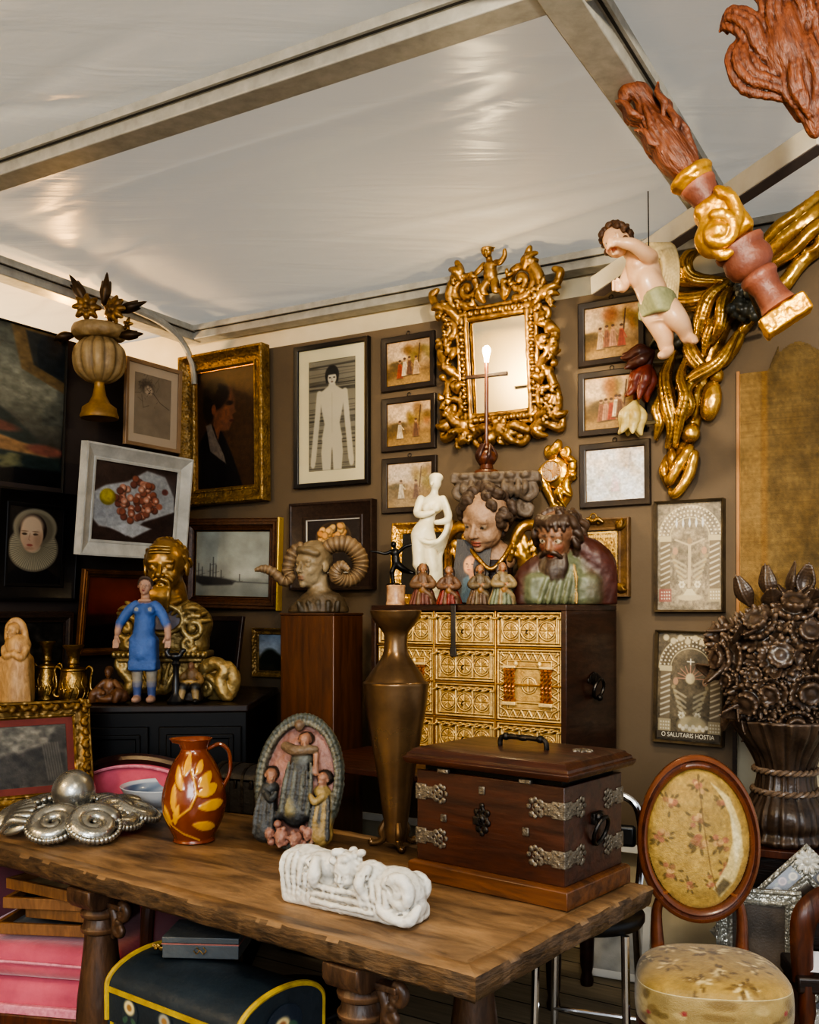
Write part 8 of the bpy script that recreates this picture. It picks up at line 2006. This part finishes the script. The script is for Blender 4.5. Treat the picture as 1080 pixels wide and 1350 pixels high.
big = [((-.32, -.9, .18), R1), ((.62, -.8, .3), R1), ((.72, -.75, -.35), R1), ((.0, -.9, -.25), R2), ((-.72, -.7, -.45), R1), ((-.1, -.75, -.7), R2), ((.3, -.9, -.02), R2), ((-.55, -.6, .62), R1), ((-.08, -.6, .85), R1), ((-.95, -.3, .12), R2), ((.4, -.7, .72), R2), ((.95, -.4, .0), R2), ((-.9, -.45, -.15), R3), ((-.45, -.85, -.3), R2), ((.25, -.88, -.5), R3), ((.5, -.6, -.8), R3), ((-.42, -.6, -.85), R3), ((-.2, -.95, -.05), R3), ((-.62, -.8, -.05), R3), ((-.28, -.5, 1.0), R3), ((.12, -.9, .3), R3), ((.02, -.88, .48), R2), ((.7, -.5, .7), R2), ((.2, .2, 1), R2), ((.9, .3, .4), R1), ((-.8, .4, .4), R1)]
for d, me in big: place('rose', me, d, rs.uniform(1.0, 1.22), rs.uniform(0, 6.28), .97)
for k in range(36):
    d = rs.normal(0, 1, 3); d[1] = -abs(d[1])*.8; place('leaf', LF, d, rs.uniform(.6, .95), rs.uniform(0, 6.28), .93, R(58))
for (x, y, z, r) in [(-.25, -.1, 1.0, .3), (.18, -.1, 1.02, 1.6), (.42, -.2, .95, 2.2), (-.5, -.1, .85, .6), (.05, 0, 1.05, 3)]: place('leaf', LF, (x, y, z), .8, r, 1.02)

# ================================================================ ornate silvered frames and dark chair at the right edge
SIL = mat('silvered_moulding', (206, 202, 188), (140, 136, 124), scale=40, rough=.34, metal=.55, bump=.6, bscale=120, tex='voronoi')
fp = at(1063, 1112, 3.33)
sf = thing('silvered_mirror', 'tilted mirror in a silvered frame with floral tile borders and rosette corners', 'mirror', fp); sf.rotation_euler = (Matrix.Rotation(R(-18), 3, 'Z') @ Matrix.Rotation(R(-14), 3, 'X') @ Matrix.Rotation(R(-45), 3, 'Y')).to_euler()
SW = .44; BWd = .085
frame_mesh(SW, SW, [(0, 0), (0, .02), (.012, .026), (.018, .018), (BWd-.018, .018), (BWd-.012, .026), (BWd, .022), (BWd, .01)]).build('frame', SIL, sf, ang=30, loc=(-SW/2, 0, -SW/2))
def tileimg(seed):
    I = Img(90, 24, (70, 66, 66)); rs = np.random.RandomState(seed)
    for k in range(7):
        x = .08+.14*k; c_ = [(206, 186, 150), (190, 180, 168), (180, 150, 140)][k % 3]; I.ell(x, .5+.1*(-1)**k, .055, .26, c_, .3); I.ell(x, .5+.1*(-1)**k, .034, .16, tuple(int(v*.75) for v in c_), .3); I.ell(x+.06, .5-.2*(-1)**k, .03, .1, (120, 120, 96), .5)
    return I
for k, (x, z, ry) in enumerate([(-SW/2, -BWd/2, 0), (-SW/2, -SW+BWd/2, 0), (-BWd/2, -SW/2, PI/2), (-SW+BWd/2, -SW/2, PI/2)]):
    o = canvas('floral_tiles', tileimg(k), SW-2*BWd-.01, BWd-.036, -.0195, sf, mat('tile_glaze', (255, 255, 255), rough=.25, attr=True)); o.location = (x, 0, z); o.rotation_euler = (0, ry, 0)
GLS = mat('cut_glass', (226, 220, 204), (190, 182, 164), scale=30, rough=.1, spec=.8, coat=.6)
for (x, z) in ((-BWd/2, -BWd/2), (-SW+BWd/2, -BWd/2), (-BWd/2, -SW+BWd/2), (-SW+BWd/2, -SW+BWd/2)):
    S = SDF((-24, -12, -24), (24, 6, 24), 1.0); S.ell((0, 0, 0), (9, 9, 9), 1)
    for j in range(10): a = 2*PI*j/10; S.path([(8*math.cos(a), -2, 8*math.sin(a)), (17*math.cos(a), -3, 17*math.sin(a))], [3.4, 4.4], 1)
    S.build('rosette', GLS, sf, .002, (x, -.026, z))
mgl = bpy.data.materials.get('old_mirror'); MB().box((-SW/2, -.011, -SW/2), (SW-2*BWd+.004, .004, SW-2*BWd+.004)).build('mirror_glass', mgl, sf)
fp = at(992, 1345, 3.16)
sf2 = thing('silver_beaded_frame', 'upright narrow silvered beaded frame standing behind the gold brocade chair', 'picture', (fp.x, fp.y, 0.002)); sf2.rotation_euler = (R(-4), 0, R(-15))
frame_mesh(.26, .60, [(0, 0), (0, .02), (.008, .024), (.016, .016), (.034, .016), (.042, .024), (.05, .02), (.05, .008)]).build('frame', SIL, sf2, ang=30, loc=(.02, 0, .30))
m = MB()
for i in range(30):
    for sx in (-1, 1): m.ball((.02+sx*.105, -.018, .03+.0186*i), .006, 8)
m.build('beading', SIL, sf2); I = Img(24, 50, (96, 84, 72)); I.noise(.4, 8, 3); canvas('canvas', I, .165, .505, -.010, sf2, PAINT, dz=.30, dx=.02)

dkc = thing('dark_armchair', 'dark wooden armchair with curved rail at the lower right edge', 'armchair', (1.31, 2.92, 0), R(-8))
MB().tube([(-.155, -.07, .42), (-.16, -.075, .54), (-.15, -.075, .61), (-.11, -.06, .645), (-.05, -.04, .67), (0, -.01, .74), (.03, .0, .81), (.10, .03, .87), (.22, .05, .90)], [.02, .022, .026, .028, .03, .03, .03, .028, .025], 12, smooth=40, flat=1.5).build('curved_rail', WOODR, dkc)
MB().box((.04, .0, .42), (.44, .22, .05)).build('seat', WOODD, dkc, bevel=.008)
MB().box((.02, .03, .54), (.36, .02, .12)).build('back_panel', WOODD, dkc, bevel=.006)
for (x, y) in ((-.15, -.09), (.22, -.09), (-.15, .09), (.22, .09)): MB().lathe([(.018, 0), (.022, .04), (.016, .08), (.026, .2), (.02, .3), (.026, .34), (.022, .42)], 16, TR((x, y, 0))).build('leg', WOODR, dkc)
cdp = dkc.matrix_basis @ Vector((-.08, -.06, .452))
crd = thing('paper_card', 'white card with pink mark lying on the dark chair at right edge', 'card', cdp, R(-14))
I = Img(40, 26, (232, 226, 226)); I.line([(.5, .1), (.45, .5), (.6, .9)], 3, (206, 90, 120)); I.line([(.45, .5), (.8, .6)], 2, (216, 130, 150))
o = canvas('card_face', I, .13, .08, 0, crd, MATTE); o.rotation_euler = (-PI/2+.5, 0, 0); o.location = (0, 0, .022)
